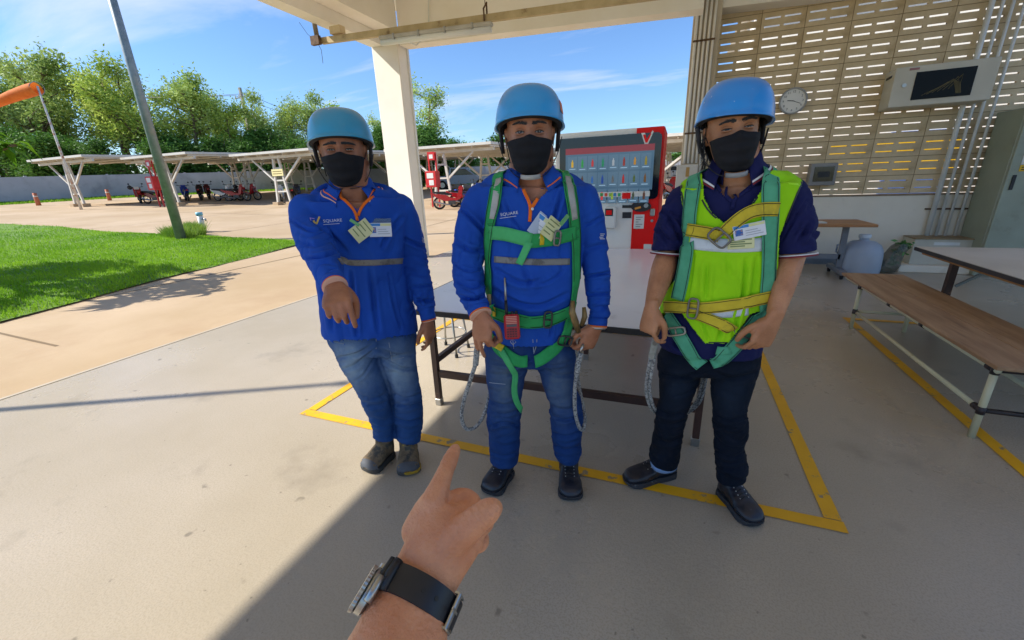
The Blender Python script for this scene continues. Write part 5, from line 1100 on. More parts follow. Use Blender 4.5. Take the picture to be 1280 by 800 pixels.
for q in (m_polo, m_navy): add_wrinkle(q, 7.0, (1.3, 1.3, .6), .8, .022, (0, .5, 0))
add_wrinkle(m_vest, 7.0, (1.2, 1.2, .4), .7, .018)
for q in (m_jean1, m_jean2, m_jean3): add_wrinkle(q, 8.0, (.7, .7, 1.4), .9, .022, (.4, .3, 0))
def cloth_displace(me, limbs, amp_t=.006, body_dir=(13, 13, 4.5), seed=0.0, hem=None):
    # limbs: (polyline, radius, [(arc position, sigma, amplitude)], amount): folds gather where the limb bends
    V = vget(me); Nn = nget(me); wob = np.column_stack([pnoise(V * 5 + seed + k) for k in (0, 11, 23)]) * .06; U_ = V + wob
    d = amp_t * (.8 * crease(U_ * np.array(body_dir) + seed) + .5 * pnoise(V * 20 + seed))
    for P_, rad, spots, amp in limbs:
        T_, ds, ax, L_ = seg_param(V, P_); w_ = np.clip(1.6 - ds / rad, 0, 1); perp = U_ - ax * (U_ * ax).sum(1)[:, None]
        q = perp * 8 + ax * (T_ * 13)[:, None] + wob * 45 + seed * 1.7; q2 = perp * 14 + ax * (T_ * 9)[:, None] + seed + 9; prof = np.full(len(V), .30)
        for (c, sg, a) in spots: prof += a * np.exp(-((T_ - c) / sg) ** 2)
        f = amp * prof * (.8 * crease(q) + .45 * pnoise(q2)) * np.clip((L_ - T_) / .04, .12, 1); d = d * (1 - w_) + f * w_
    if hem is not None: d *= np.clip((V[:, 2] - hem) / .06, .1, 1)
    d = np.clip(d, -.020, .018); vset(me, V + Nn * d[:, None])
def smooth_vals(me, it=2):
    o = bpy.data.objects.new('t', me); COL.objects.link(o); m_ = o.modifiers.new('s', 'SMOOTH'); m_.iterations = it; m_.factor = .5; dg = bpy.context.evaluated_depsgraph_get(); dg.update(); out = bpy.data.meshes.new_from_object(o.evaluated_get(dg)); bpy.data.objects.remove(o); return out
def set_smooth(me): me.polygons.foreach_set('use_smooth', [True] * len(me.polygons))

class HeadFrame:
    def __init__(s, man, ex, ey, off, scale, yaw=0, pitch=0, roll=0, sx=1.0):
        # base: x = picture right, y = towards the viewer, z = up
        view = O3 - man.pt(ex, ey, off); f = np.array([view[0], view[1], 0]); f /= np.linalg.norm(f); rt = np.cross([0, 0, 1.0], f); rt = -rt if rt @ man.r3 < 0 else rt
        B_ = Matrix(((rt[0], f[0], 0), (rt[1], f[1], 0), (rt[2], f[2], 1)))
        Rm = Matrix.Rotation(R(yaw), 3, 'Z') @ Matrix.Rotation(R(pitch), 3, 'X') @ Matrix.Rotation(R(roll), 3, 'Y')
        s.c = man.pt(ex, ey, off); s.B = np.array(B_ @ Rm); s.s = scale; s.sv = np.array([scale * sx, scale, scale]); s.c = s.c - s.B @ (np.array([0, .082, 0]) * scale)
    def W(s, p): return s.c + s.B @ (np.asarray(p, float) * s.sv)
    def WV(s, P_): return s.c + (np.asarray(P_, float) * s.s) @ s.B.T
def add_head(mb, hf):
    rings = [[hf.W(p) for p in r_] for r_ in head_rings()]; loft(mb, rings)
    for sg in (-1, 1):
        rr = []
        for k, t_ in enumerate(np.linspace(-1, 1, 9)):
            w_ = math.sqrt(max(0, 1 - t_ * t_)) * .018 + .002; c = np.array([sg * (.079 + .004 * t_), -.018 + .006 * t_, .002 + .031 * t_ - .008])
            rr.append([hf.W(c + np.array([sg * .006 * math.cos(a) * (w_ / .02), -.35 * sg * sg * .0 + w_ * math.sin(a), 0]) + np.array([sg * .006 * math.sin(a) * -(w_ / .02), 0, 0])) for a in np.linspace(0, 2 * math.pi, 13)[:-1]])
        loft(mb, rr)
def helmet(man, hf, person, col, rim=None, tilt=(0, 0, 0), s=1.0, spots=None, R0=(.116, .126), top=.150, shift=(0, 0, 0)):
    Rm = np.array(Matrix.Rotation(R(tilt[0]), 3, 'X') @ Matrix.Rotation(R(tilt[1]), 3, 'Y') @ Matrix.Rotation(R(tilt[2]), 3, 'Z')); sh = np.array(shift)
    def W(p): return hf.W(Rm @ (np.asarray(p, float) * s) + sh)
    def rimz(a): c = math.sin(a); return .018 + .024 * max(0, c) ** .8 - .016 * max(0, -c)          # higher over the brow
    n, m_ = 56, 22; outer = []; inner = []
    for i in range(m_ + 1):
        t_ = i / m_; ro, ri = [], []
        for j in range(n):
            a = 2 * math.pi * j / n; c, s_ = math.cos(a), math.sin(a); ry = R0[1] * (1.0 if s_ > 0 else .98); zr_ = rimz(a); k = math.cos(t_ * math.pi / 2) ** .56; z = zr_ + (top - zr_) * math.sin(t_ * math.pi / 2) ** 1.05
            fl = 1 + .035 * math.exp(-(t_ / .03) ** 2); lip = .006 * max(0, s_) * math.exp(-(t_ / .05) ** 2)
            ro.append(W((R0[0] * c * k * fl, (ry * k * fl + lip) * s_ - .008, z))); ri.append(W(((R0[0] - .006) * c * k * (fl - .0), ((ry - .006) * k * fl + lip) * s_ - .008, z - (.005 if i else -.001))))
        outer.append(ro); inner.append(ri)
    mb = MB(); V = [tuple(p) for r_ in outer for p in r_] + [tuple(p) for r_ in inner for p in r_]; off = (m_ + 1) * n; F_ = []
    for i in range(m_):
        for j in range(n):
            F_.append((i * n + j, i * n + (j + 1) % n, (i + 1) * n + (j + 1) % n, (i + 1) * n + j)); F_.append((off + i * n + j, off + (i + 1) * n + j, off + (i + 1) * n + (j + 1) % n, off + i * n + (j + 1) % n))
    for j in range(n): F_.append((j, off + j, off + (j + 1) % n, (j + 1) % n))
    mb.add(V, F_); me = mb.mesh('helmet', weld=True); hcap = cap(me); ho = link_mesh('helmet', me, mat('helmet_' + col, col, rough=.28, coat=.35, spec=.5, dirt='dfe6e8', dirt_scale=24, dirt_lo=.695, dirt_hi=.70), person, smooth=True)
    # lining and ear pads
    mb = MB(); rr = []
    for (k, dz) in ((.955, .006), (.86, -.004), (.80, .01), (.80, .05)): rr.append([W((R0[0] * math.cos(a) * k, R0[1] * math.sin(a) * k - .008, rimz(a) + dz)) for a in np.linspace(0, 2 * math.pi, 41)[:-1]])
    loft_open(mb, rr); mb.build('lining', m_lining, ho, smooth=True)
    for sg in (-1, 1):
        mb = MB(); rr = []
        for t_ in np.linspace(0, 1, 6): w_ = .026 - .014 * t_; c = np.array([sg * (.102 - .008 * t_), -.035 + .012 * t_, .03 - .085 * t_]); rr.append([hf.W(c + np.array([sg * .007 * math.cos(a), w_ * math.sin(a), 0])) for a in np.linspace(0, 2 * math.pi, 15)[:-1]])
        loft(mb, rr); mb.build('ear_pad', m_lining, ho, smooth=True)
    return ho, hcap
def loft_open(mb, rings):
    n = len(rings[0]); k = len(rings); mb.add([tuple(p) for r_ in rings for p in r_], [(i * n + j, i * n + (j + 1) % n, (i + 1) * n + (j + 1) % n, (i + 1) * n + j) for i in range(k - 1) for j in range(n)])
def face_mask(hf, person, top=.0):
    # pleated cloth mask: horizontal rings over nose, cheeks and chin
    mb = MB(); nu, nv = 41, 26; V = []
    for i in range(nv):
        v = i / (nv - 1)
        for j in range(nu):
            u = -1 + 2 * j / (nu - 1); a = u * R(80); zt = -.017 - .010 * abs(u) ** 1.3 + top + .007 * math.exp(-(u / .15) ** 2); zb = -.130 + .042 * abs(u) ** 2.0; z = zt + (zb - zt) * v
            w_ = np.interp(z, HZ, HW) + .0055; w_ = max(w_, .058); f = np.interp(z, [-.135, -.118, -.095, -.06, -.03, -.012, .01], [.070, .088, .102, .110, .113, .106, .098])
            x = w_ * math.sin(a) * (1.02 if abs(u) < .9 else 1.0); y = f * max(0, math.cos(a)) ** (.72 if v > .15 else .8)
            ny = .006 * math.exp(-(u / .16) ** 2) * math.exp(-((z + .022) / .02) ** 2); pl = .0024 * math.sin(v * 3.14159 * 6) * (1 - abs(u) ** 4) * (1 if .12 < v < .9 else 0)
            y += ny + pl + .0045 * pnoise(np.array([[u * 3.5, v * 4, 3.3]]))[0]; V.append(hf.W((x, y, z)))
    F_ = [(i * nu + j, i * nu + j + 1, (i + 1) * nu + j + 1, (i + 1) * nu + j) for i in range(nv - 1) for j in range(nu - 1)]; mb.add(V, F_); o = mb.build('face_mask', m_mask, person, smooth=True)
    md = o.modifiers.new('thickness', 'SOLIDIFY'); md.thickness = .0025; md.offset = -1
    for sg in (-1, 1):
        mb = MB(); mb.tube([hf.W((sg * .076, .014, -.030 + top)), hf.W((sg * .083, -.02, .006)), hf.W((sg * .085, -.04, .0)), hf.W((sg * .082, -.035, -.03)), hf.W((sg * .069, .012, -.088))], .0016 * hf.s, 6); mb.build('ear_loop', m_mask, o, smooth=True)
    return o
m_eyew = mat('eye_white', '86776b', rough=.25); m_iris = mat('eye_iris', '1e130d', rough=.15)
def face_details(hf, person, squint=1.0, brow_lift=0.0, arch=1.0, thick=4):
    for sg in (-1, 1):
        cx = sg * .0315; yb = .0785
        def S_(x, z, d=0): return hf.W((cx + x, yb - .10 * (abs(cx + x) - .031) - 4.0 * max(0, abs(cx + x) - .031) ** 2 * 10 + d, z))
        n = 13; up_ = [(-.0145 + .029 * k / (n - 1)) for k in range(n)]
        hu = lambda x: .0058 * squint * (1 - (x / .0146) ** 2) ** .8; hl = lambda x: -.0038 * squint * (1 - (x / .0146) ** 2)
        mb = MB(); V = [S_(x, hu(x), .0) for x in up_] + [S_(x, hl(x), .0) for x in up_]; V = [v for v in V]; F_ = [(k, k + 1, n + k + 1, n + k) for k in range(n - 1)]; mb.add(V, F_); ey = mb.build('eye', m_eyew, person)
        mb = MB(); mb.add([S_(.0068 * math.cos(a), max(hl(0), min(hu(0) * .98, .0068 * math.sin(a) + .0012)), .0008) for a in np.linspace(0, 6.283, 19)[:-1]], [tuple(range(18))]); mb.build('iris', m_iris, ey)
        mb = MB(); mb.tube([S_(x, hu(x) + .0004, .001) for x in up_], .0011 * hf.s, 6); mb.build('lash_line', m_hair, ey)
        mb = MB(); mb.tube([S_(x, hu(x) + .0042 + .0008 * (x * sg > 0), .0005) for x in up_], [.0008 * hf.s] + [.0021 * hf.s] * (n - 2) + [.0008 * hf.s], 8); mb.build('upper_lid', SKIN[person.name], ey, smooth=True)
        mb = MB(); mb.tube([S_(x, hl(x) - .0022, .0) for x in up_], [.0006 * hf.s] + [.0019 * hf.s] * (n - 2) + [.0006 * hf.s], 8); mb.build('lower_lid', SKIN[person.name], ey, smooth=True)
        mb = MB(); n2 = 40
        for k in range(n2 * thick):                                     # eyebrow of short hairs
            t_ = (k % n2) / (n2 - 1); x = sg * (.010 + .040 * t_); z = .0215 + brow_lift + .006 * arch * math.sin(t_ * 2.2) - .005 * t_ * (2 - arch) + random.gauss(0, .0022) * (1 - .5 * t_); y = .0895 - .35 * max(0, abs(x) - .02) ** 1.0 * .55 - 6 * max(0, abs(x) - .02) ** 2 + .0012
            a_ = hf.W((x - sg * .003, y, z)); b2 = hf.W((x + sg * .006, y - .001, z + .0018 * (1 - 2 * t_))); mb.tube([a_, b2], [.0011 * hf.s, .0004 * hf.s], 4)
        mb.build('eyebrow', m_hair, person)
SKIN = {}
def shoe(person, heel, toe, kind, height=.10, width=.048):
    h0 = np.array([heel[0], heel[1], 0.0]); t0 = np.array([toe[0], toe[1], 0.0]); f = t0 - h0; L_ = np.linalg.norm(f); f /= L_; s_ = np.array([-f[1], f[0], 0]); u = np.array([0, 0, 1.0])
    prof = [(0.0, .45, .045, .028), (.03, .66, .078, .024), (.10, .76, .098, .022), (.22, .80, .112, .022), (.33, .80, .112, .022), (.45, .84, .100, .022), (.57, .93, .084, .022), (.70, 1.0, .072, .022), (.82, .98, .067, .022), (.91, .86, .060, .022), (.97, .62, .050, .024), (1.0, .30, .038, .028)]
    rings = []
    for (x, w_, zt, zb) in prof: c = h0 + f * x * L_ + u * (zt + zb) / 2; rings.append(ring_pts(c, s_ * w_ * width, u * (zt - zb) / 2, 24, 2.5))
    mb = MB(); loft(mb, rings); c0 = h0 + f * .19 * L_; tube_np(mb, [c0 + u * .06, c0 + u * (height + .02) - f * .004, c0 + u * (height + .05) - f * .006], [.050, .049, .047], 18)
    me = remesh(mb, .005, 3); V = vget(me); Nn = nget(me); dist = (V - h0) @ f / L_; vset(me, V + Nn * (.0016 * ridged(V * 45) * np.exp(-((dist - .55) / .16) ** 2))[:, None]); set_smooth(me)
    up_m, so_m = (m_boot, m_sole) if kind == 'boot' else (m_hike, m_hsole)
    o = link_mesh('boot' if kind == 'boot' else 'hiking_shoe', me, up_m, person, smooth=True)
    outl = [(-.015, 0)] + [(x, w_) for x, w_ in ((0, .5), (.05, .76), (.2, .84), (.4, .84), (.57, .95), (.7, 1.06), (.82, 1.05), (.92, .93), (.985, .66), (1.015, .3))] + [(1.025, 0)]
    poly = [(x, w_) for x, w_ in outl] + [(x, -w_) for x, w_ in outl[::-1][1:-1]]
    mb = MB(); rr = []
    for z, k in ((.0, .97), (.006, 1.0), (.022, 1.0), (.030, .97)): rr.append([h0 + f * (x if x < .9 or z > .01 else x - .01) * L_ + s_ * y * width * k + u * (z + (.012 * max(0, x - .85) / .15 if z < .01 else 0)) for x, y in poly])
    loft(mb, rr); auto_smooth(mb.build('sole', so_m, o), 50)
    if kind == 'boot':
        for k in range(5):
            x = .34 + .065 * k; z = np.interp(x, [p[0] for p in prof], [p[2] for p in prof]) + .002; c = h0 + f * x * L_ + u * z; w_ = .020
            mb = MB(); mb.tube([c - s_ * w_ - u * .004 + f * .006, c + u * .003, c + s_ * w_ - u * .004 - f * .006], .0021, 6); mb.build('lace', m_lace, o, smooth=True)
            for sg in (-1, 1): mb = MB(); mb.ball(tuple(c + s_ * sg * w_ * 1.05 - u * .004), .0032, 8, 6); mb.build('eyelet', m_chrome, o, smooth=True)
        c = h0 + f * .33 * L_ + u * .118; mb = MB(); mb.tube([c, c + s_ * .02 + u * .012, c + s_ * .03 - u * .004, c + s_ * .006 - u * .002, c - s_ * .02 + u * .012, c - s_ * .032 - u * .006, c], .0019, 6); mb.build('lace_bow', m_lace, o, smooth=True)
    else:
        c = h0 + f * .36 * L_ + u * .112; mb = MB(); mb.lathe([(.013, 0), (.014, .004), (.011, .008), (.004, .009)], tuple(c), 18, axis=tuple(u * .8 + f * .5)); mb.build('dial', m_blackp, o)
        mb = MB(); mb.prism([(-.02, .27), (.02, .27), (.014, .52), (-.014, .52)], 0, .004, axis=2); V = [h0 + f * (q[1] * L_) + s_ * q[0] + u * (np.interp(q[1], [p[0] for p in prof], [p[2] for p in prof]) + .001 + q[2]) for q in mb.v]; mb.v = [tuple(q) for q in V]; mb.build('tongue', mat('tongue_grey', '55564f', '48483f', scale=30, rough=.9), o)
        for sg in (-1, 1):
            mb = MB(); mb.tube([h0 + f * .2 * L_ + s_ * sg * .040 + u * .120, h0 + f * .30 * L_ + s_ * sg * .026 + u * .122, h0 + f * .40 * L_ + s_ * sg * .022 + u * .108], .0028, 6); mb.build('yellow_piping', mat('piping_yellow', 'c8a820', rough=.6), o, smooth=True)
        mb = MB(); rr = []
        for x, w_, z in ((.84, .99, .066), (.93, .84, .056), (.985, .58, .046), (1.008, .3, .036)):
            rr.append([h0 + f * x * L_ + s_ * (w_ * width * 1.03 * math.cos(a)) + u * (.024 + (z - .020) * max(0, math.sin(a)) ** .6) for a in np.linspace(0, math.pi, 15)])
        n = 15; mb.add([tuple(p) for r_ in rr for p in r_], [(i * n + j, i * n + j + 1, (i + 1) * n + j + 1, (i + 1) * n + j) for i in range(3) for j in range(n - 1)]); mb.build('toe_cap', mat('toe_rubber', '4c4f54', '3c3f44', scale=16, rough=.65), o, smooth=True)
    return o
m_lace = mat('lace_black', '0f0f10', '2a2a2c', scale=60, rough=.9)
m_hike = mat('hiking_suede', '7a684e', '5c4e3a', scale=26, rough=.9, bump=.35, bscale=120, dirt='3c3a34', dirt_scale=18, dirt_lo=.5, dirt_hi=.62); m_hsole = mat('hiking_sole', '3a3a38', 'a8841c', scale=9, rough=.8, lo=.58, hi=.64)
def collar(man, person, bvh, C_, ra, rb, gap, m, trims, top=(.052, .006), low=(-.030, -.062), tilt=0.0, wide=1.0):
    # folded collar: stands up the neck, turns over and falls on the shoulder; open at the front
    n = 48; rows = []
    for k in range(n + 1):
        a = math.pi / 2 + gap + (2 * math.pi - 2 * gap) * k / n; fr = max(0, math.sin(a)) ** 1.2; d = man.r3 * math.cos(a) * wide - man.n3 * math.sin(a); base = C_ + man.up * tilt * math.cos(a)
        zt = top[0] + (top[1] - top[0]) * fr; edge = min(k, n - k) / n; zl = low[0] + (low[1] - low[0]) * fr - .010 * math.exp(-(edge / .04) ** 2); ro = rb * (1 + .03 * fr)
        def offs(p, h_):
            l_, nr, _, ds = bvh.find_nearest(Vector(p)); l_ = np.array(l_); nr = np.array(nr); s_ = (p - l_) @ nr
            return p if s_ > h_ or nr[2] < -.3 else l_ + nr * h_
        rows.append([base + d * (ra - .003) + man.up * (zt - .06), base + d * ra + man.up * (zt - .004), base + d * (ra + .004) + man.up * zt, base + d * (ra + .010) + man.up * (zt - .006), offs(base + d * (ra + (ro - ra) * .45) + man.up * (zt + (zl - zt) * .5), .009), offs(base + d * ro + man.up * zl, .007)])
    Rw = np.array(rows)
    for _ in range(4): Rw[1:-1] = .25 * Rw[:-2] + .5 * Rw[1:-1] + .25 * Rw[2:]
    rows = [list(r_) for r_ in Rw]
    V = [tuple(p) for r_ in rows for p in r_]; w_ = 6; mb = MB(); mb.add(V, [(i * w_ + j, i * w_ + j + 1, (i + 1) * w_ + j + 1, (i + 1) * w_ + j) for i in range(n) for j in range(w_ - 1)]); o = mb.build('collar', m, person, smooth=True)
    md = o.modifiers.new('thickness', 'SOLIDIFY'); md.thickness = .003; md.offset = 0
    for f, wd, tm in trims:
        mb = MB(); V = []
        for r_ in rows:
            nr = np.cross(r_[5] - r_[4], man.up); out_ = (r_[4] - C_) * np.array([1, 1, 0]); out_ /= np.linalg.norm(out_)
            for q in (f, f + wd): V.append(r_[4] * (1 - q) + r_[5] * q + (out_ * .7 + man.up * .7) * .0058)
        mb.add(V, [(i * 2, i * 2 + 1, i * 2 + 3, i * 2 + 2) for i in range(n)]); mb.build('collar_stripe', tm, o, smooth=True)
    return o
def cuff(person, C_, ax, r_, parts):
    ax = np.array(ax) / np.linalg.norm(ax)
    for (d, w_, rr, m, nm) in parts:
        mb = MB(); c = C_ + ax * d; mb.lathe([(r_ - .004, -w_ / 2), (r_ + rr, -w_ / 2), (r_ + rr + .0012, 0), (r_ + rr, w_ / 2), (r_ - .004, w_ / 2)], tuple(c), 28, axis=tuple(ax)); mb.build(nm, m, person, smooth=True)
def buckle(parent, M_, w_, h_, bar=True, m=None, t_=.004):
    mb = MB(); n = 24; pts = []
    for k in range(n): a = 2 * math.pi * k / n; c, s_ = math.cos(a), math.sin(a); pts.append(M_ @ Vector((w_ / 2 * math.copysign(abs(c) ** .5, c), h_ / 2 * math.copysign(abs(s_) ** .5, s_), .006)))
    mb.tube(pts, t_, 8, closed=True); o = mb.build('buckle', m or m_steel, parent, smooth=True)
    if bar: mb = MB(); mb.tube([M_ @ Vector((0, -h_ / 2, .006)), M_ @ Vector((0, h_ / 2, .006))], t_ * .8, 8); mb.build('buckle_bar', m or m_steel, parent, smooth=True)
    return o
def rope(parent, pts, r_, name='lanyard', m=None, sub=6): 
    Q = catmull(np.asarray(pts, float), sub); mb = MB(); mb.tube([tuple(q) for q in Q], r_, 10); return mb.build(name, m or m_rope, parent, smooth=True)
def jeans(man, person, pel, legL, legR, m, thigh_spots, seed, vox=.0055, folds=()):
    mb = MB(); px_loft(mb, man, pel, ex=2.3); cl = px_loft(mb, man, legL, ex=2.1); cr = px_loft(mb, man, legR, ex=2.1); me = remesh(mb, vox, 5)
    limbs = []
    for C_ in (cl, cr):
        L_ = sum(np.linalg.norm(C_[i + 1] - C_[i]) for i in range(len(C_) - 1)); limbs.append((C_, .085, [(L_ * .52, .07, .7), (L_ * .98, .08, .7), (L_ * .08, .06, .5)], .013))
    cloth_displace(me, limbs, .006, (7, 7, 7), seed); fold_px(me, folds, 2.4, .011); me2 = smooth_vals(me, 1); V = vget(me2); w_ = np.zeros(len(V)); Nn = nget(me2); front = np.clip(-(Nn @ man.n3) * 1.3, 0, 1)
    for (p, sx, sz, a) in thigh_spots: c = man.pt(*p); dl = V - c; hr = dl @ man.r3; w_ = np.maximum(w_, a * np.exp(-(hr / sx) ** 2 - (dl[:, 2] / sz) ** 2) * front)
    at_ = me2.attributes.new('wear', 'FLOAT', 'POINT'); at_.data.foreach_set('value', w_.astype(np.float32)); set_smooth(me2); cp = cap(me2); return link_mesh('jeans', me2, m, person, smooth=True), cp
# ================================================================ the three workers
def dress(man, name_label, skin, torso, arms, pel, legL, legR, headspec, neck, hands, shirt_m, jean_m, vcut, spots, seed, folds=(), jfolds=(), forearm=None):
    p = thing('person', name_label, 'person', (man.b[0], man.b[1], 0)); SKIN[p.name] = skin; hf = HeadFrame(man, *headspec)
    # skin: one surface for head, neck, trunk, arms, hands and legs
    mb = MB(); add_head(mb, hf); px_loft(mb, man, neck, ex=2.0); px_loft(mb, man, torso[3:-2], shrink=.028, ex=2.2); px_loft(mb, man, pel, shrink=.024); px_loft(mb, man, legL, shrink=.024); px_loft(mb, man, legR, shrink=.024)
    for k, A_ in enumerate(arms):
        P_ = [man.pt(q[0], q[1], q[2]) for q in A_]; rr = [max(.022, q[3] - .027) for q in A_]
        if forearm: F2 = forearm[k]; P_ += [man.pt(q[0], q[1], q[2]) for q in F2]; rr += [q[3] for q in F2]
        tube_np(mb, P_, rr, 16)
    for h_ in hands: hand(mb, *h_)
    me = remesh(mb, .0042, 2, .45); V = vget(me); set_smooth(me)
    body = link_mesh('body', me, skin, p, smooth=True)
    # shirt
    mb = MB(); px_loft(mb, man, torso, ex=2.25); limbs = []
    for A_ in arms:
        P_ = [man.pt(q[0], q[1], q[2]) for q in A_]; tube_np(mb, P_, [q[3] for q in A_], 20, flat=True); L_ = sum(np.linalg.norm(P_[i + 1] - P_[i]) for i in range(len(P_) - 1)); limbs.append((P_, .075, [(L_ * .5, .08, .7), (L_ * .95, .07, 1.0)], .013))
    me = remesh(mb, .0052, 7)
    cloth_displace(me, limbs, .006 if forearm else .010, (9, 9, 4.0), seed, hem=min(man.pt(torso[-1][0], torso[-1][1], torso[-1][4])[2], man.pt(torso[-1][2], torso[-1][3], torso[-1][4])[2])); fold_px(me, folds, 2.6, .016); me = smooth_vals(me, 1)
    if vcut: cut_faces(me, lambda c, n: in_poly_np(proj_px(c), vcut) & ((n * (c - O3)).sum(1) < 0))
    set_smooth(me); scap = cap(me); shirt = link_mesh('polo_shirt', me, shirt_m, p, smooth=True)
    jo, jcap = jeans(man, p, pel, legL, legR, jean_m, spots, seed + 3.3, folds=jfolds)
    return p, hf, shirt, jo, bvh_of(scap, jcap), bvh_of(scap), scap
skin1 = skin_mat('skin_brown', 'b07656', '8f5a40'); skin2 = skin_mat('skin_tan', 'bd8262', '9c6446'); skin3 = skin_mat('skin_warm', 'c08862', 'a06a48'); skin4 = skin_mat('skin_light', 'dea07a', 'c07c58')
def badge(bvh, parent, cx, cy, w_, h_, rot, mats_, off=.008, kind='id'):
    M_ = card_frame(bvh, cx, cy, rot, off); b = MB(); b.box((-w_ / 2, -h_ / 2, 0), (w_ / 2, h_ / 2, .002), M_, bev=.0008); o = b.build('id_badge', mats_, parent)
    if kind == 'id':
        b = MB(); b.box((-w_ * .48, h_ * .28, .0022), (0, h_ * .46, .0027), M_); b.build('badge_header', m_badgeb, o)
        b = MB(); b.box((0.0005, h_ * .28, .0022), (w_ * .48, h_ * .46, .0027), M_); b.build('badge_header', m_badgey, o)
        b = MB(); b.box((-w_ * .44, -h_ * .22, .0022), (-w_ * .2, h_ * .2, .0027), M_); b.build('portrait_photo', mat('portrait_blue', '2a5fae', 'b08a78', scale=90, rough=.5, lo=.55, hi=.6), o)
        for k in range(3): b = MB(); b.box((-w_ * .12, -h_ * (.30 - .16 * k), .0022), (w_ * (.42 - .08 * k), -h_ * (.30 - .16 * k) + .0022, .0027), M_); b.build('print_line', mat('print_pale', '9aa0aa', rough=.6), o)
    elif kind == 'pass':
        for k in range(4): b = MB(); b.box((-w_ * .4, h_ * (.3 - .2 * k), .0022), (w_ * (.4 - .25 * (k % 2)), h_ * (.3 - .2 * k) + .004, .0027), M_); b.build('print_line', mat('print_olive', '7a8a5a' if k < 2 else '4a4a3a', rough=.6), o)
    return o, M_
def logo(bvh, shirt, cx, cy, rot, s=1.0, mark=True):
    me = text_mesh('SQUARE', .016 * s); me.transform(Matrix.Scale(1.15, 4, (1, 0, 0))); stick_mesh(bvh, me, cx, cy, rot, .0025, True); link_mesh('logo_lettering', me, mat('logo_white', 'c8ccd6', rough=.7), shirt)
    b = MB(); b.box((-.03, -.0008, 0), (.03, .0008, .0002)); me = b.mesh('l'); me.transform(Matrix.Translation((-.006 * s, -.0125 * s, 0))); stick_mesh(bvh, me, cx, cy, rot, .0025, True); link_mesh('logo_line', me, MATS['logo_white'], shirt)
    if mark:
        b = MB(); b.prism([(-.065, .004), (-.060, -.010), (-.053, -.012), (-.038, .016), (-.043, .018), (-.0545, -.003), (-.059, .006)], 0, .0004, axis=2); me = b.mesh('l'); me.transform(Matrix.Scale(1.1 * s, 4)); stick_mesh(bvh, me, cx, cy, rot, .0025, True); link_mesh('logo_mark', me, mat('logo_gold', 'c8a850', rough=.6), shirt)
        b = MB(); b.prism([(-.072, .016), (-.071, .004), (-.0685, .004), (-.0690, .013), (-.058, .009), (-.057, .0115)], 0, .0004, axis=2); me = b.mesh('l'); me.transform(Matrix.Scale(1.1 * s, 4)); stick_mesh(bvh, me, cx, cy, rot, .0025, True); link_mesh('logo_mark', me, mat('logo_violet', '8a7ac8', rough=.6), shirt)
def sleeve_print(bvh, shirt, cx, cy, rot):
    b = MB()
    for k in range(4): b.box((-.012 + .002 * (k % 2), .009 - .006 * k, 0), (.010 - .003 * (k % 3), .0115 - .006 * k, .0003))
    me = b.mesh('l'); stick_mesh(bvh, me, cx, cy, rot, .0055); link_mesh('sleeve_print', me, MATS['logo_white'], shirt)
def chin_strap(hf, helm, m, side_pts, r_=.003, cup=None):
    for sg in (-1, 1):
        pts = [hf.W((sg * .108, .0, -.01)), hf.W((sg * .094, .002, -.06)), hf.W((sg * .072, .022, -.105)), hf.W((sg * .045, .05, -.132)), hf.W((sg * .012, .075, -.137))]
        Q = catmull(pts, 4); b = MB(); V = []
        for q in Q: V += [q + np.array(hf.B @ np.array([0, .007, 0])), q - np.array(hf.B @ np.array([0, .007, 0]))]
        n = len(Q); b.add(V, [(2 * i, 2 * i + 1, 2 * i + 3, 2 * i + 2) for i in range(n - 1)]); o = b.build('chin_strap', m, helm, smooth=True); md = o.modifiers.new('t', 'SOLIDIFY'); md.thickness = .0025
    if cup:
        b = MB(); rr = []
        for a in np.linspace(-.95, .95, 15): rr.append([hf.W((.030 * math.sin(a) / .81, .030 + (.066 + .35 * z) * math.cos(a), -.137 - .008 * math.cos(a) + z)) for z in (0, .007, .014)] )
        n = 3; b.add([tuple(p) for r_ in rr for p in r_], [(i * n + j, i * n + j + 1, (i + 1) * n + j + 1, (i + 1) * n + j) for i in range(14) for j in range(2)]); o = b.build('chin_cup', cup, helm, smooth=True); md = o.modifiers.new('t', 'SOLIDIFY'); md.thickness = .004

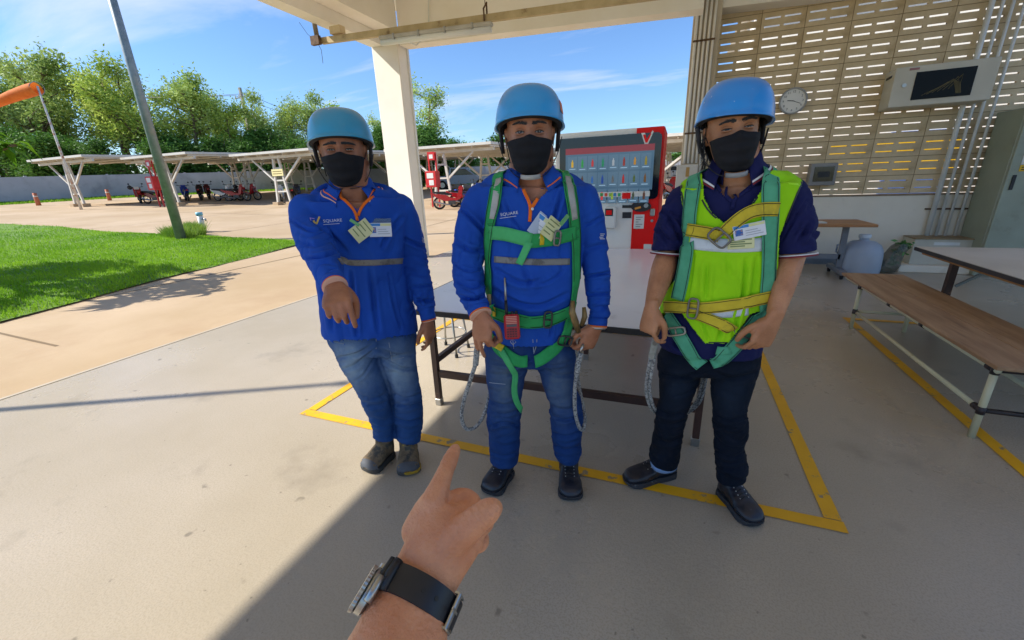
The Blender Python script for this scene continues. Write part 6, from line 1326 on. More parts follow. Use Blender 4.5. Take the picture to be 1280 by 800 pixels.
# ---------------------------------------------------------------- worker pointing at the viewer (beside the white column)
M1 = Man((-1.33, 1.58))
t1 = [(416, 237, 468, 235, .15, .85), (398, 242, 487, 239, .15, .62), (382, 247, 500, 243, .14, .52), (372, 254, 508, 251, .14, .52), (376, 268, 510, 266, .14, .56), (384, 286, 508, 285, .13, .60), (390, 310, 506, 310, .11, .62), (394, 337, 506, 337, .09, .64), (397, 371, 514, 371, .06, .64), (400, 396, 520, 392, .04, .70), (402, 417, 523, 409, .03, .74), (403, 421, 522, 413, .03, .74)]
p1, hf1, s1, j1, bv1, bs1, cap1 = dress(M1, 'worker in blue polo and jeans pointing with an outstretched arm beside the white column', skin1, t1,
    [[(384, 258, .14, .066), (386, 284, .2, .070), (400, 316, .33, .066), (410, 337, .45, .056), (416, 351, .54, .043), (418, 356, .57, .038)], [(498, 257, .13, .066), (510, 286, .09, .064), (520, 330, .06, .060), (526, 357, .08, .056), (532, 384, .11, .046), (535, 396, .12, .036)]],
    [(408, 400, 515, 396, .03, .54), (409, 412, 517, 408, .03, .58), (409, 425, 521, 419, .03, .64), (417, 438, 520, 434, .03, .64)],
    [(409, 420, 468, 424, .03, .95), (416, 437, 471, 437, .04, .95), (424, 457, 476, 456, .05, .92), (436, 475, 481, 471, .06, .95), (448, 495, 487, 491, .05, 1.0), (453, 506, 489, 504, .03, 1.0), (462, 525, 492, 524, .01, 1.05), (466, 540, 492, 540, .0, 1.05), (465, 546, 493, 547, .0, 1.05)],
    [(467, 424, 521, 418, .03, .95), (470, 440, 520, 437, .04, .95), (477, 461, 521, 457, .05, .95), (485, 480, 524, 475, .05, .98), (491, 498, 528, 498, .04, 1.0), (492, 515, 529, 515, .02, 1.0), (493, 528, 529, 528, .0, 1.05), (494, 540, 527, 540, .0, 1.05), (494, 547, 526, 548, .0, 1.05)],
    (425, 187, .225, 1.05, 6, 0, 0, 1.03), [(408, 205, 462, 203, .10, .95), (412, 225, 462, 224, .12, .95), (413, 240, 468, 240, .13, .9), (418, 268, 466, 266, .13, .7)],
    [(M1.pt(419, 358, .585), M1.dirv(.06, -.36, .93), M1.dirv(-.08, .85, .5), 1, [(26, 34, 20), (48, 60, 40), (54, 66, 44), (58, 70, 46)], [(.85, .40, -.45), (.95, -.05, -.35), (.95, -.15, -.3)], 1.16, .35),
     (M1.pt(535, 399, .125), M1.dirv(.04, -1, .05), M1.dirv(.55, .0, .55), -1, [(14, 28, 20), (22, 34, 24), (28, 40, 26), (32, 44, 30)], [(.85, .45, -.5), (.95, .15, -.4), (1, .05, -.3)], 1.0)],
    m_polo, m_jean1, [(421, 240), (424, 247), (436, 253), (447, 262), (456, 253), (466, 246), (470, 236), (440, 225), (420, 228)], [((440, 450, .1), .085, .16, 1.0), ((497, 460, .1), .08, .15, 1.0)], 1.0, folds=[[(440, 340), (443, 385), (446, 418)], [(463, 338), (468, 380), (473, 414)], [(486, 342), (492, 380), (501, 410)], [(392, 276), (418, 298), (434, 316)], [(502, 272), (486, 290), (478, 308)], [(360, 272), (385, 288), (404, 288)], [(370, 300), (392, 307), (414, 302)], [(384, 322), (402, 322), (420, 316)], [(506, 298), (530, 310)], [(508, 338), (537, 346)], [(516, 358), (541, 357)], [(520, 374), (543, 377)], [(404, 360), (412, 385), (415, 412)]], jfolds=[[(466, 431), (445, 443), (424, 447)], [(467, 437), (445, 456), (428, 462)], [(470, 444), (455, 468), (442, 478)], [(472, 436), (494, 444), (515, 443)], [(474, 446), (500, 460), (519, 461)], [(445, 491), (466, 498), (487, 490)], [(450, 503), (470, 507), (489, 501)], [(491, 491), (508, 498), (528, 491)], [(492, 504), (510, 508), (528, 503)], [(460, 520), (478, 526), (492, 521)], [(464, 530), (478, 534), (492, 531)], [(494, 523), (511, 528), (528, 523)]])
face_mask(hf1, p1); face_details(hf1, p1, .55, arch=.6, thick=5)
h1, hc1 = helmet(M1, hf1, p1, '2a8eb2', tilt=(0, 0, 0), s=1.0)
chin_strap(hf1, h1, m_lining, None)
c1 = (M1.pt(440, 238, .13))
collar(M1, p1, bs1, c1, .068, .116, .50, m_polo, [(.30, .10, m_orange), (.62, .10, mat('trim_pale', 'd8a890', rough=.8))], wide=1.05)
for path in ([(424, 247), (436, 255), (445, 264), (447, 276)], [(467, 246), (456, 254), (449, 262), (447.5, 270)]): ribbon(bs1, path, .011, .004, .002).build('placket_trim', m_orange, s1, smooth=True)
ribbon(bs1, [(424, 327), (445, 328.5), (470, 328), (503, 326)], .026, .002, .001).build('reflective_band', m_refl, s1, smooth=True)
logo(bs1, s1, 416, 276, .0); sleeve_print(bs1, s1, 528, 301, 0)
def wrist_cuff(man, person, A_, r_):
    a = man.pt(*A_[-2][:3]); b_ = man.pt(*A_[-1][:3]); ax = b_ - a; cuff(person, b_, ax, r_, [(-.004, .030, .0025, m_polo, 'cuff'), (.014, .005, .003, m_orange, 'cuff_trim'), (.019, .004, .0025, MATS['trim_pale'], 'cuff_trim')])
wrist_cuff(M1, s1, [(410, 337, .45), (418, 356, .57)], .038); wrist_cuff(M1, s1, [(532, 384, .11), (535, 396, .12)], .034)
badge(bs1, s1, 452, 288, .066, .085, R(-58), m_badgey, .008, 'pass'); o_, M_ = badge(bs1, s1, 475.5, 287, .088, .056, R(-3), m_badge, .014)
b = MB(); b.box((-.044, .0285, .0), (.044, .046, .0012), M_); b.build('badge_sleeve', mat('clear_plastic', '5f7a9c', rough=.15, alpha=.5), o_)
b = MB(); b.box((-.006, -.02, .002), (.006, .02, .005), card_frame(bs1, 444, 278, R(52), .012)); b.build('badge_clip', mat('clip_green', '6aa86a', rough=.5), s1)
for path, m_ in (([(486, 428), (490, 450)], 'tan'), ([(490, 450), (505, 447)], 'tan'), ([(412, 426), (430, 430)], 'tan'), ([(470, 424), (470, 436)], 'tan')): ribbon(bv1, path, .003, .0015, .001).build('seam', mat('denim_thread', '8a94a0', rough=.9), j1)
shoe(p1, atZ(489, 567)[:2], atZ(458, 592)[:2], 'hike', .10, .060); shoe(p1, atZ(513, 566)[:2], atZ(511, 596)[:2], 'hike', .10, .060)

# ---------------------------------------------------------------- worker with the green harness and red radio
M2 = Man((-.55, 1.62))
t2_ = [(638, 214, 692, 213, .06, .85), (618, 221, 712, 220, .06, .62), (602, 228, 729, 227, .05, .52), (594, 238, 737, 238, .05, .50), (597, 258, 734, 258, .06, .54), (604, 284, 729, 284, .07, .58), (607, 315, 727, 315, .07, .62), (609, 341, 726, 341, .08, .66), (611, 370, 721, 372, .07, .68), (613, 396, 717, 397, .05, .70), (614, 418, 713, 418, .04, .74), (614, 424, 713, 423, .04, .74)]
p2, hf2, s2, j2, bv2, bs2, cap2 = dress(M2, 'worker in blue polo with green harness and red radio, standing between the other two', skin2, t2_,
    [[(604, 245, .05, .062), (592, 272, .06, .064), (586, 305, .07, .064), (585, 336, .10, .063), (588, 362, .16, .056), (596, 382, .21, .045), (599, 389, .23, .040)], [(727, 245, .05, .062), (738, 275, .05, .058), (743, 315, .05, .055), (747, 350, .06, .053), (749, 380, .09, .047), (748, 396, .10, .039), (747, 403, .11, .035)]],
    [(619, 402, 709, 402, .03, .58), (614, 418, 712, 416, .03, .62), (605, 432, 718, 432, .03, .68), (606, 446, 720, 446, .03, .66)],
    [(605, 430, 664, 434, .03, .98), (606, 450, 664, 450, .04, .98), (607, 467, 658, 467, .05, .98), (611, 495, 653, 496, .06, 1.0), (609, 510, 652, 510, .05, 1.0), (608, 523, 651, 523, .03, 1.05), (611, 543, 650, 543, .01, 1.05), (611, 559, 650, 560, .0, 1.1), (612, 573, 648, 576, .0, 1.15)],
    [(662, 434, 719, 430, .03, .98), (667, 451, 720, 450, .04, .98), (673, 464, 720, 464, .05, .98), (679, 485, 721, 486, .06, 1.0), (686, 504, 727, 502, .05, 1.0), (688, 522, 730, 522, .03, 1.05), (689, 543, 727, 543, .01, 1.05), (692, 562, 727, 564, .0, 1.1), (696, 573, 723, 574, .0, 1.15)],
    (662, 165, .175, 1.06, 0, 0, 0), [(637, 185, 692, 184, .05, 1.0), (637, 203, 692, 203, .05, 1.0), (636, 216, 694, 216, .05, .95), (640, 250, 690, 250, .06, .7)],
    [(M2.pt(600.5, 392, .24), M2.dirv(.02, -1, .12), M2.dirv(-.45, .15, .85), 1, [(40, 62, 30), (42, 60, 30), (10, 14, 10), (8, 12, 8)], [(.85, .45, -.75), (.92, .1, -.45), (.95, -.05, -.3)], 1.08),
     (M2.pt(746, 407, .12), M2.dirv(-.42, -.9, .10), M2.dirv(.55, .1, .75), -1, [(42, 50, 30), (46, 58, 34), (50, 60, 36), (52, 60, 40)], [(.85, .5, -.55), (.95, .05, -.4), (.95, -.15, -.3)], 1.05)],
    m_polo, m_jean2, [(647, 226), (651, 235), (660, 246), (667, 255), (676, 247), (686, 237), (693, 228), (690, 212), (645, 212)], [((632, 470, .1), .07, .16, .95), ((698, 480, .1), .065, .15, .9)], 5.0, folds=[[(575, 260), (596, 280), (606, 292)], [(568, 300), (588, 313), (606, 312)], [(565, 328), (585, 339), (606, 335)], [(569, 350), (589, 359), (607, 352)], [(574, 370), (592, 374), (608, 368)], [(732, 282), (754, 270)], [(731, 312), (759, 305)], [(732, 346), (763, 340)], [(737, 368), (763, 367)], [(737, 385), (762, 384)], [(630, 250), (640, 272), (652, 288)], [(702, 240), (695, 264), (688, 286)], [(622, 338), (650, 353), (675, 351)], [(704, 338), (686, 352), (668, 356)], [(617, 362), (645, 378), (676, 382), (708, 368)], [(645, 404), (648, 422)], [(690, 404), (688, 421)], [(655, 336), (664, 360)]], jfolds=[[(664, 447), (643, 456), (616, 452)], [(664, 454), (640, 468), (612, 468)], [(668, 449), (692, 457), (717, 450)], [(671, 456), (695, 469), (719, 468)], [(609, 499), (630, 507), (653, 498)], [(608, 512), (630, 518), (652, 511)], [(685, 506), (706, 513), (729, 504)], [(687, 519), (708, 525), (730, 517)], [(611, 534), (632, 528), (650, 534)], [(611, 550), (630, 558), (650, 552)], [(611, 564), (630, 570), (649, 565)], [(689, 540), (708, 546), (728, 538)], [(691, 556), (709, 563), (727, 557)]])
face_mask(hf2, p2); face_details(hf2, p2, .72, brow_lift=.0015, arch=1.25, thick=3)
h2, hc2 = helmet(M2, hf2, p2, '2694d0', s=1.0)
ribbon(bvh_of(hc2), [(699.5, 124), (700.5, 131), (702, 141)], .026, .0015, .001).build('sticker', mat('sticker_orange', 'd8764a', rough=.5), h2)
chin_strap(hf2, h2, m_lining, None, cup=mat('chin_cup_grey', 'a8a8a4', rough=.6))
collar(M2, p2, bs2, M2.pt(665, 217, .05), .066, .114, .48, m_polo, [(.62, .10, m_orange)])
for path in ([(650, 232), (657, 244), (664, 256), (662, 277)], [(688, 234), (678, 244), (668, 254), (663, 262)]): ribbon(bs2, path, .012, .004, .002).build('placket_trim', m_orange, s2, smooth=True)
ribbon(bs2, [(618, 324), (640, 326), (670, 328), (712, 327)], .024, .002, .001).build('reflective_band', m_refl, s2, smooth=True)
logo(bs2, s2, 637, 268, .08, .95, mark=False); sleeve_print(bs2, s2, 752, 296, 0)
wrist_cuff(M2, s2, [(588, 362, .16), (599, 389, .23)], .040); wrist_cuff(M2, s2, [(749, 380, .09), (747, 403, .11)], .036)
a_ = M2.pt(747, 403, .11); b_ = M2.pt(746, 412, .118); cuff(p2, a_, b_ - a_, .029, [(.022, .011, .004, m_chrome, 'wrist_bangle')])
# harness
def edge_lines(path, w_, off, par, bv=None):
    mb_ = ribbon(bv or bv3, path, w_, off, .001)
    for sg in (-1, 1):
        Pc, Nc = mb_.centre, mb_.normal; out = []
        for i in range(len(Pc)): T_ = Pc[min(i + 1, len(Pc) - 1)] - Pc[max(i - 1, 0)]; T_ /= np.linalg.norm(T_); S_ = np.cross(T_, Nc[i]); out.append(Pc[i] + S_ * sg * w_ * .42 + Nc[i] * (off + .001))
        b = MB(); b.tube([tuple(q) for q in out], .0011, 5); b.build('edge_stitch', mat('stitch_black', '14201c', rough=.8), par)
def back_pts(man, px, py, off0, drop, side): return [man.pt(px, py, off0) + man.n3 * d + man.up * z + man.r3 * side * d for d, z in ((.06, .012), (.14, -.02), (.2, -.12), (.2, -.25), (.2, -.4))]
W2 = .050
sl_ = ribbon(bv2, [(624, 224), (619, 250), (614, 276), (611, 300), (611, 325), (612, 350), (612, 374)], W2, .005, .003, extra_front=back_pts(M2, 627, 219, .05, 0, .2)[::-1])
hz2 = sl_.build('harness', m_strap, p2, smooth=True)
ribbon(bv2, [(708, 222), (714, 250), (717, 276), (719, 300), (719, 325), (719, 350), (715, 378), (710, 400), (706, 425)], W2, .005, .003, extra_front=back_pts(M2, 706, 217, .05, 0, -.2)[::-1]).build('shoulder_strap', m_strap, hz2, smooth=True)
for path in ([(625, 224), (622, 240), (619, 258), (617, 274)], [(708, 222), (712, 240), (715, 258), (717, 274)]): ribbon(bv2, path, .026, .0085, .001).build('reflective_tape', mat('tape_silver', '9a9a96', 'b0b0ac', scale=20, rough=.45), hz2, smooth=True)
edge_lines([(624, 226), (619, 250), (614, 276), (611, 300), (611, 325), (612, 350)], W2, .009, hz2, bv2); edge_lines([(708, 224), (714, 250), (717, 276), (719, 300), (719, 325), (719, 350)], W2, .009, hz2, bv2); edge_lines([(620, 390), (640, 398), (660, 402), (685, 400), (705, 391)], W2, .013, hz2, bv2)
ribbon(bv2, [(614, 290), (630, 291), (648, 296), (664, 300)], W2, .010, .003).build('chest_strap', m_strap2, hz2, smooth=True)
ribbon(bv2, [(661, 301), (668, 301), (690, 298), (718, 291)], W2, .009, .003).build('chest_strap', m_strap, hz2, smooth=True)
ribbon(bv2, [(662, 302), (658, 312), (654, 322), (650, 331)], .028, .012, .002).build('strap_tail', m_strap2, hz2, smooth=True)
ribbon(bv2, [(675, 292), (675, 306)], .016, .015, .003).build('strap_keeper', mat('keeper_yellow', 'd8b81c', rough=.6), hz2, smooth=True)
buckle(hz2, card_frame(bv2, 695, 297, R(82), .016), .052, .022); 
for cx, cy in ((616, 285), (717, 291)):
    Mx = card_frame(bv2, cx, cy, 0, .0100); b = MB(); w_ = .017
    for (p, q) in (((-w_, -w_), (w_, w_)), ((-w_, w_), (w_, -w_)), ((-w_, w_), (w_, w_)), ((-w_, -w_), (w_, -w_))): b.tube([Mx @ Vector((*p, 0)), Mx @ Vector((*q, 0))], .0006, 4)
    b.build('box_stitch', m_stitch, hz2)
ribbon(bv2, [(607, 384), (620, 390), (640, 398), (660, 402), (685, 400), (705, 391), (716, 384)], W2 + .004, .009, .003).build('waist_belt', m_strap, hz2, smooth=True)
buckle(hz2, card_frame(bv2, 684, 398, R(85), .015), .064, .03, m=mat('buckle_dark', '4a4c4a', '3a3c3a', scale=20, rough=.4, metal=.6)); ribbon(bv2, [(620, 381), (621, 394)], .015, .014, .003).build('strap_keeper', MATS['keeper_yellow'], hz2, smooth=True)
ribbon(bv2, [(711, 400), (706, 418), (700, 428), (688, 440), (676, 450), (668, 452)], W2, .007, .003).build('leg_strap', m_strap, hz2, smooth=True)
ribbon(bv2, [(613, 412), (622, 432), (634, 444), (648, 452), (660, 452)], W2, .007, .003).build('leg_strap', m_strap, hz2, smooth=True)
buckle(hz2, card_frame(bv2, 704, 424, R(-18), .013), .062, .04, m=MATS['buckle_dark']); buckle(hz2, card_frame(bv2, 613, 418, R(-20), .013), .05, .035)
ribbon(bv2, [(626, 436), (638, 452), (643, 466), (641, 485), (643, 500), (648, 513)], .026, .016, .002).build('strap_tail', m_strap2, hz2, smooth=True); ribbon(bv2, [(620, 430), (631, 437)], .028, .018, .003).build('strap_keeper', MATS['keeper_yellow'], hz2, smooth=True)
b = MB(); a_, c_ = M2.pt(716, 376, .2), M2.pt(723, 415, .2); b.tube([a_, M2.pt(715, 390, .215), M2.pt(719, 402, .215), c_], [.009, .013, .014, .010], 10); b.build('rope_hook', mat('brass_old', '6f5a3a', '8c7448', scale=30, rough=.45, metal=.5), hz2, smooth=True)
b = MB(); b.tube([M2.pt(730, 384, .16), M2.pt(731, 396, .17), M2.pt(727, 407, .17)], [.007, .011, .009], 10); b.build('rope_hook', MATS['brass_old'], hz2, smooth=True)
b = MB(); b.tube([M2.pt(611, 368, .16), M2.pt(612, 382, .17)], [.010, .007], 10); b.build('strap_end', mat('strap_tan', '9a8a5a', rough=.8), hz2, smooth=True)
rope(hz2, [M2.pt(600, 408, .20), M2.pt(597, 430, .22), M2.pt(595, 452, .22), M2.pt(588, 475, .20), M2.pt(580, 500, .17), M2.pt(577, 522, .14), M2.pt(583, 536, .12), M2.pt(595, 533, .08), M2.pt(605, 518, .04), M2.pt(611, 497, .0), M2.pt(613, 470, -.1), M2.pt(617, 430, -.16)], .0085)
rope(hz2, [M2.pt(599, 416, .215), M2.pt(596, 440, .225), M2.pt(594.5, 456, .222)], .012, 'rope_splice')
rope(hz2, [M2.pt(725, 440, .15), M2.pt(721, 465, .16), M2.pt(718.5, 490, .15), M2.pt(719, 515, .12), M2.pt(724, 534, .10), M2.pt(729, 536, .08), M2.pt(731, 522, .04), M2.pt(727, 500, -.04), M2.pt(722, 470, -.12), M2.pt(718, 430, -.15)], .0085)
rope(hz2, [M2.pt(725.5, 441, .155), M2.pt(722.5, 457, .163), M2.pt(721, 468, .162)], .012, 'rope_splice')
b = MB(); b.tube([M2.pt(729, 430, .16), M2.pt(727, 436, .17), M2.pt(725, 441, .165)], .006, 8); b.build('lanyard_pin', m_chrome, hz2, smooth=True)
# badges
badge(bs2, s2, 674, 282, .06, .085, R(-38), mat('badge_clear', 'a8b8d0', rough=.25), .010, 'none'); badge(bs2, s2, 675.5, 283, .052, .080, R(-38), m_badge, .013); badge(bs2, s2, 686, 285, .058, .075, R(-38), m_badgey, .017, 'pass')
b = MB(); b.box((-.022, -.007, 0), (.022, .007, .005), card_frame(bs2, 700, 274, R(42), .024)); b.build('badge_clip', MATS['clip_green'], s2)
Mx = card_frame(bs2, 665.5, 261.5, 0, .006); b = MB(); b.lathe([(.005, 0), (.005, .002), (.003, .003)], (0, 0, 0), 12); b.v = [tuple(Mx @ Vector(q)) for q in b.v]; b.build('button', m_white, s2)
for path in ([(666, 424), (667, 440)], [(671, 424), (670, 438), (667, 442)], [(612, 478), (632, 480)]): ribbon(bv2, path, .0028, .0015, .001).build('seam', MATS['denim_thread'], j2)
# boots
shoe(p2, atZ(636, 590)[:2], atZ(610, 620)[:2], 'boot', .11, .057); shoe(p2, atZ(710, 590)[:2], atZ(714, 628)[:2], 'boot', .11, .057)
# two-way radio clipped on the belt
rc_ = M2.pt(640, 408, .235); rd = thing('two_way_radio', 'red two-way radio with black antenna clipped on the green waist belt', 'radio', tuple(rc_)); fw = -M2.n3
Mr = frame_m(rc_, M2.r3, fw + np.array([0, 0, .25])); Mr = Mr @ Matrix.Rotation(R(2), 4, 'Z')
def rb(nm, lo, hi, m, bev=0.0, par=None): b = MB(); b.box(lo, hi, Mr, bev); return b.build(nm, m, par or rd)
m_radio = mat('radio_red', 'b8272a', 'a82024', scale=10, rough=.4)
bd = rb('body', (-.029, -.048, -.015), (.029, .046, .015), m_radio, .006)
for k in range(5): rb('speaker_slot', (-.020, .012 + k * .0062, .0152), (.020, .0145 + k * .0062, .0162), mat('slot_pale', 'd09a80', rough=.6), 0, bd)
rb('display', (-.019, .0, .0152), (.019, .009, .0165), mat('radio_lcd', '4a4c4c', rough=.3), 0, bd)
for i in range(4):
    for j in range(4): rb('key', (-.0195 + i * .0102, -.040 + j * .0092, .0152), (-.0195 + i * .0102 + .0078, -.040 + j * .0092 + .0062, .017), mat('radio_key', '5a1a1e', rough=.5), 0, bd)
b = MB(); b.tube([Mr @ Vector((-.018, .045, 0)), Mr @ Vector((-.0175, .10, 0))], [.0065, .0055], 12); b.build('antenna_base', m_blackp, rd, smooth=True)
b = MB(); b.tube([Mr @ Vector((-.0175, .10, 0)), Mr @ Vector((-.016, .185, 0))], [.0048, .0038], 10); b.build('antenna', m_chrome, rd, smooth=True)
for x in (.004, .019): b = MB(); b.cyl(Mr @ Vector((x, .045, 0)), Mr @ Vector((x, .058, 0)), .0065, .006, 12); b.build('knob', m_blackp, rd, smooth=True)
b = MB(); b.tube([Mr @ Vector(q) for q in ((.0, -.047, .002), (-.01, -.058, .004), (.0, -.07, .006), (.012, -.06, .004), (.0, -.047, .002), (.002, -.085, .006))], .0012, 5); b.build('wrist_loop', m_chrome, rd, smooth=True)

# ---------------------------------------------------------------- worker in the lime safety vest
M3 = Man((.13, 1.78))
t3 = [(893, 211, 950, 207, .05, .85), (876, 221, 968, 214, .05, .62), (858, 230, 988, 222, .04, .52), (850, 241, 998, 234, .04, .50), (850, 258, 993, 253, .05, .53), (852, 280, 980, 278, .06, .56), (850, 305, 973, 301, .06, .57), (845, 335, 970, 332, .06, .58), (838, 362, 966, 356, .06, .58), (832, 386, 962, 379, .05, .58), (826, 406, 958, 403, .04, .62), (823, 424, 955, 430, .04, .66), (826, 430, 952, 443, .04, .66)]
fa3 = [[(831, 330, .09, .046), (823, 356, .15, .040), (816, 380, .21, .029)], [(986, 330, .08, .044), (979, 358, .13, .038), (969, 392, .17, .028)]]
p3, hf3, s3, j3, bv3, bs3, cap3 = dress(M3, 'worker in lime vest over navy polo with mint green and yellow harness', skin3, t3,
    [[(858, 246, .04, .060), (844, 270, .05, .062), (837, 292, .06, .062), (834, 308, .065, .060), (833.5, 313, .067, .060)], [(985, 240, .04, .060), (992, 268, .04, .064), (994, 292, .05, .066), (994, 310, .055, .064), (994, 315, .056, .064)]],
    [(832, 410, 952, 412, .03, .52), (828, 430, 950, 430, .03, .56), (822, 446, 953, 446, .03, .64), (823, 458, 950, 458, .03, .62)],
    [(822, 442, 884, 452, .03, .95), (822.5, 464, 879, 466, .04, .95), (824, 494, 868, 495, .06, .98), (819, 515, 860, 516, .06, 1.0), (817, 537, 856, 537, .03, 1.0), (812, 562, 851, 564, .0, 1.05), (812, 570, 848, 582, -.01, 1.05)],
    [(884, 452, 953, 444, .03, .92), (887, 470, 948, 467, .04, .95), (888, 482, 945, 481, .05, .95), (890, 515, 934, 515, .06, 1.0), (891, 536, 938, 536, .04, 1.0), (892, 558, 931, 558, .02, 1.05), (894, 578, 935, 581, .0, 1.1), (895, 597, 933, 600, .0, 1.1)],
    (923, 160, .145, 1.05, -12, 0, -6, .98), [(893, 180, 950, 177, .03, 1.0), (893, 198, 950, 195, .04, 1.0), (893, 213, 950, 209, .04, .95), (898, 250, 946, 246, .05, .7)],
    [(M3.pt(814, 384, .22), M3.dirv(-.06, -1, .16), M3.dirv(-.55, .1, .75), 1, [(38, 34, 20), (72, 82, 50), (80, 88, 55), (84, 90, 55)], [(.85, .45, -.7), (.95, .0, -.45), (.95, -.1, -.25)], 1.03),
     (M3.pt(967, 399, .18), M3.dirv(-.30, -.95, .12), M3.dirv(.5, .1, .8), -1, [(30, 38, 20), (40, 46, 28), (48, 52, 34), (52, 56, 36)], [(.82, .55, -.45), (.95, .2, -.35), (1, .0, -.3)], 1.05)],
    m_navy, m_jean3, [(896, 229), (898, 238), (907, 246), (915, 252), (927, 243), (941, 234), (944, 222), (920, 205), (896, 212)], [((848, 480, .1), .05, .10, .6), ((915, 492, .1), .06, .10, .6)], 9.0, folds=[[(828, 262), (842, 282), (852, 300)], [(822, 285), (835, 302)], [(1008, 250), (992, 275), (978, 300)], [(1012, 278), (998, 304)], [(840, 425), (850, 436)], [(925, 432), (945, 425)]], jfolds=[[(882, 462), (855, 471), (828, 468)], [(888, 462), (915, 473), (946, 466)], [(884, 472), (862, 490), (845, 496)], [(819, 511), (840, 519), (861, 513)], [(890, 517), (912, 526), (937, 517)], [(891, 537), (915, 531), (937, 524)], [(815, 547), (835, 554), (854, 545)], [(893, 563), (915, 572), (933, 564)], [(894, 582), (915, 587), (935, 580)], [(817, 528), (838, 532), (857, 526)]], forearm=fa3)
face_mask(hf3, p3, top=.002); face_details(hf3, p3, .44, brow_lift=-.001, arch=1.0, thick=5)
h3, hc3 = helmet(M3, hf3, p3, '2088d6', tilt=(-4, 8, 0), s=1.0, shift=(.0, 0, 0))
chin_strap(hf3, h3, m_lining, None, cup=mat('chin_cup_pale', '8f9294', rough=.6))
mb = MB(); rr = []                                                   # hair at the nape and over the ears
for t_, w_, y0 in ((.05, .078, .02), (.0, .080, -.005), (-.03, .078, -.03), (-.06, .070, -.05), (-.085, .055, -.06)):
    rr.append([hf3.W((w_ * math.cos(a) * 1.03, min(y0, .0) + (.098 + y0 * .1) * math.sin(a), t_)) for a in np.linspace(math.pi * .97, math.pi * 2.03, 21)] )
n = 21; mb.add([tuple(q) for r_ in rr for q in r_], [(i * n + j, i * n + j + 1, (i + 1) * n + j + 1, (i + 1) * n + j) for i in range(4) for j in range(20)])
for k in range(260):
    a = random.uniform(.95, 2.05) * math.pi; z = random.uniform(-.09, .02); p = np.array([.082 * math.cos(a), .100 * math.sin(a) - .02, z]); mb.tube([hf3.W(p), hf3.W(p + np.array([.004 * math.cos(a), .004 * math.sin(a), -.018])), hf3.W(p + np.array([.010 * math.cos(a) + random.gauss(0, .003), .010 * math.sin(a), -.036]))], [.0016, .0013, .0004], 4)
mb.build('hair', m_hair, p3, smooth=False)
collar(M3, p3, bs3, M3.pt(918, 211, .04), .066, .112, .52, m_navy, [(.60, .16, mat('trim_white', 'd8d8da', rough=.8)), (.80, .14, mat('trim_maroon', '7a1f30', rough=.8))], tilt=.012)
for k, A_ in enumerate((((837, 292, .06), (833.5, 314, .068)), ((994, 292, .05), (994, 316, .058)))):
    a = M3.pt(*A_[0]); b_ = M3.pt(*A_[1]); r_ = (.060, .064)[k]; cuff(s3, b_, b_ - a, r_, [(.006, .004, .002, MATS['trim_white'], 'sleeve_trim'), (.011, .005, .0016, MATS['trim_maroon'], 'sleeve_trim')])
# vest: a shell over the shirt with open neck and arm holes
mb = MB(); px_loft(mb, M3, [(q[0] - 1, q[1], q[2] + 1, q[3], q[4], q[5]) for q in t3], shrink=-.019, ex=2.25); me = remesh(mb, .004, 8)
VP = [(851, 226), (864, 222), (877, 217), (879, 232), (880, 247), (889, 266), (904, 278), (920, 272), (938, 258), (953, 237), (965, 213), (985, 214), (1004, 224), (996, 240), (985, 268), (974, 296), (972, 340), (968, 372), (964, 384), (940, 392), (926, 409), (910, 429), (881, 429), (862, 405), (850, 388), (824, 392), (828, 370), (848, 345), (858, 318), (862, 296), (858, 275), (852, 250)]
cloth_displace(me, [], .004, (9, 9, 4), 21.0); fold_px(me, [[(932, 325), (928, 370), (916, 420)], [(946, 322), (943, 350), (940, 372)], [(868, 318), (864, 350), (858, 380)], [(884, 330), (882, 372)], [(905, 400), (898, 425)], [(878, 402), (886, 425)], [(908, 318), (912, 345)]], 2.8, .010)
zlo = M3.pt(890, 420, .0)[2]
cut_faces(me, lambda c, n: np.where((n * (c - O3)).sum(1) < .0, ~in_poly_np(proj_px(c), VP), (c[:, 2] < zlo) | (np.abs((c[:, :2] - np.array(M3.b)) @ M3.r3[:2]) > .19) | (n[:, 2] > .5)))
set_smooth(me); vcap = cap(me); vest = link_mesh('safety_vest', me, m_vest, p3, smooth=True); md = vest.modifiers.new('t', 'SOLIDIFY'); md.thickness = .0025; md.offset = 0
bw3 = bvh_of(cap3, vcap, ([], [])); bvv = bvh_of(vcap)
bv3 = bvh_of(cap3, vcap, (lambda me_: ([v.co + Vector((M3.b[0], M3.b[1], 0)) for v in me_.vertices], [tuple(q.vertices) for q in me_.polygons]))(j3.data))
for path in ([(863, 303), (880, 305), (905, 307), (930, 307), (955, 305)], [(832, 386), (850, 384), (880, 388), (905, 392), (935, 388)]): ribbon(bv3, path, .046 if path[0][0] > 850 else .034, .003, .0012).build('reflective_band', m_reflw, vest, smooth=True)
ribbon(bv3, [(878, 250), (884, 262), (893, 272), (904, 278)], .005, .003, .0015).build('vest_binding', m_blackp, vest, smooth=True); ribbon(bv3, [(951, 240), (940, 256), (922, 271), (906, 278)], .005, .003, .0015).build('vest_binding', m_blackp, vest, smooth=True)
ribbon(bv3, [(853, 392), (866, 410), (880, 428), (909, 428)], .004, .003, .0015).build('vest_binding', m_blackp, vest, smooth=True)
for pth in ([(1003, 225), (996, 240), (985, 268), (975, 295)], [(852, 232), (855, 255), (859, 278), (861, 296)], [(911, 428), (926, 409), (938, 393)]): ribbon(bvv, pth, .006, .002, .0015).build('vest_binding', m_blackp, vest, smooth=True)
for pth in ([(897, 232), (900, 240), (908, 247), (915, 252)], [(941, 229), (938, 236), (927, 243), (916, 252), (916, 262)]): ribbon(bs3, pth, .012, .003, .002).build('placket', m_navy, s3, smooth=True)
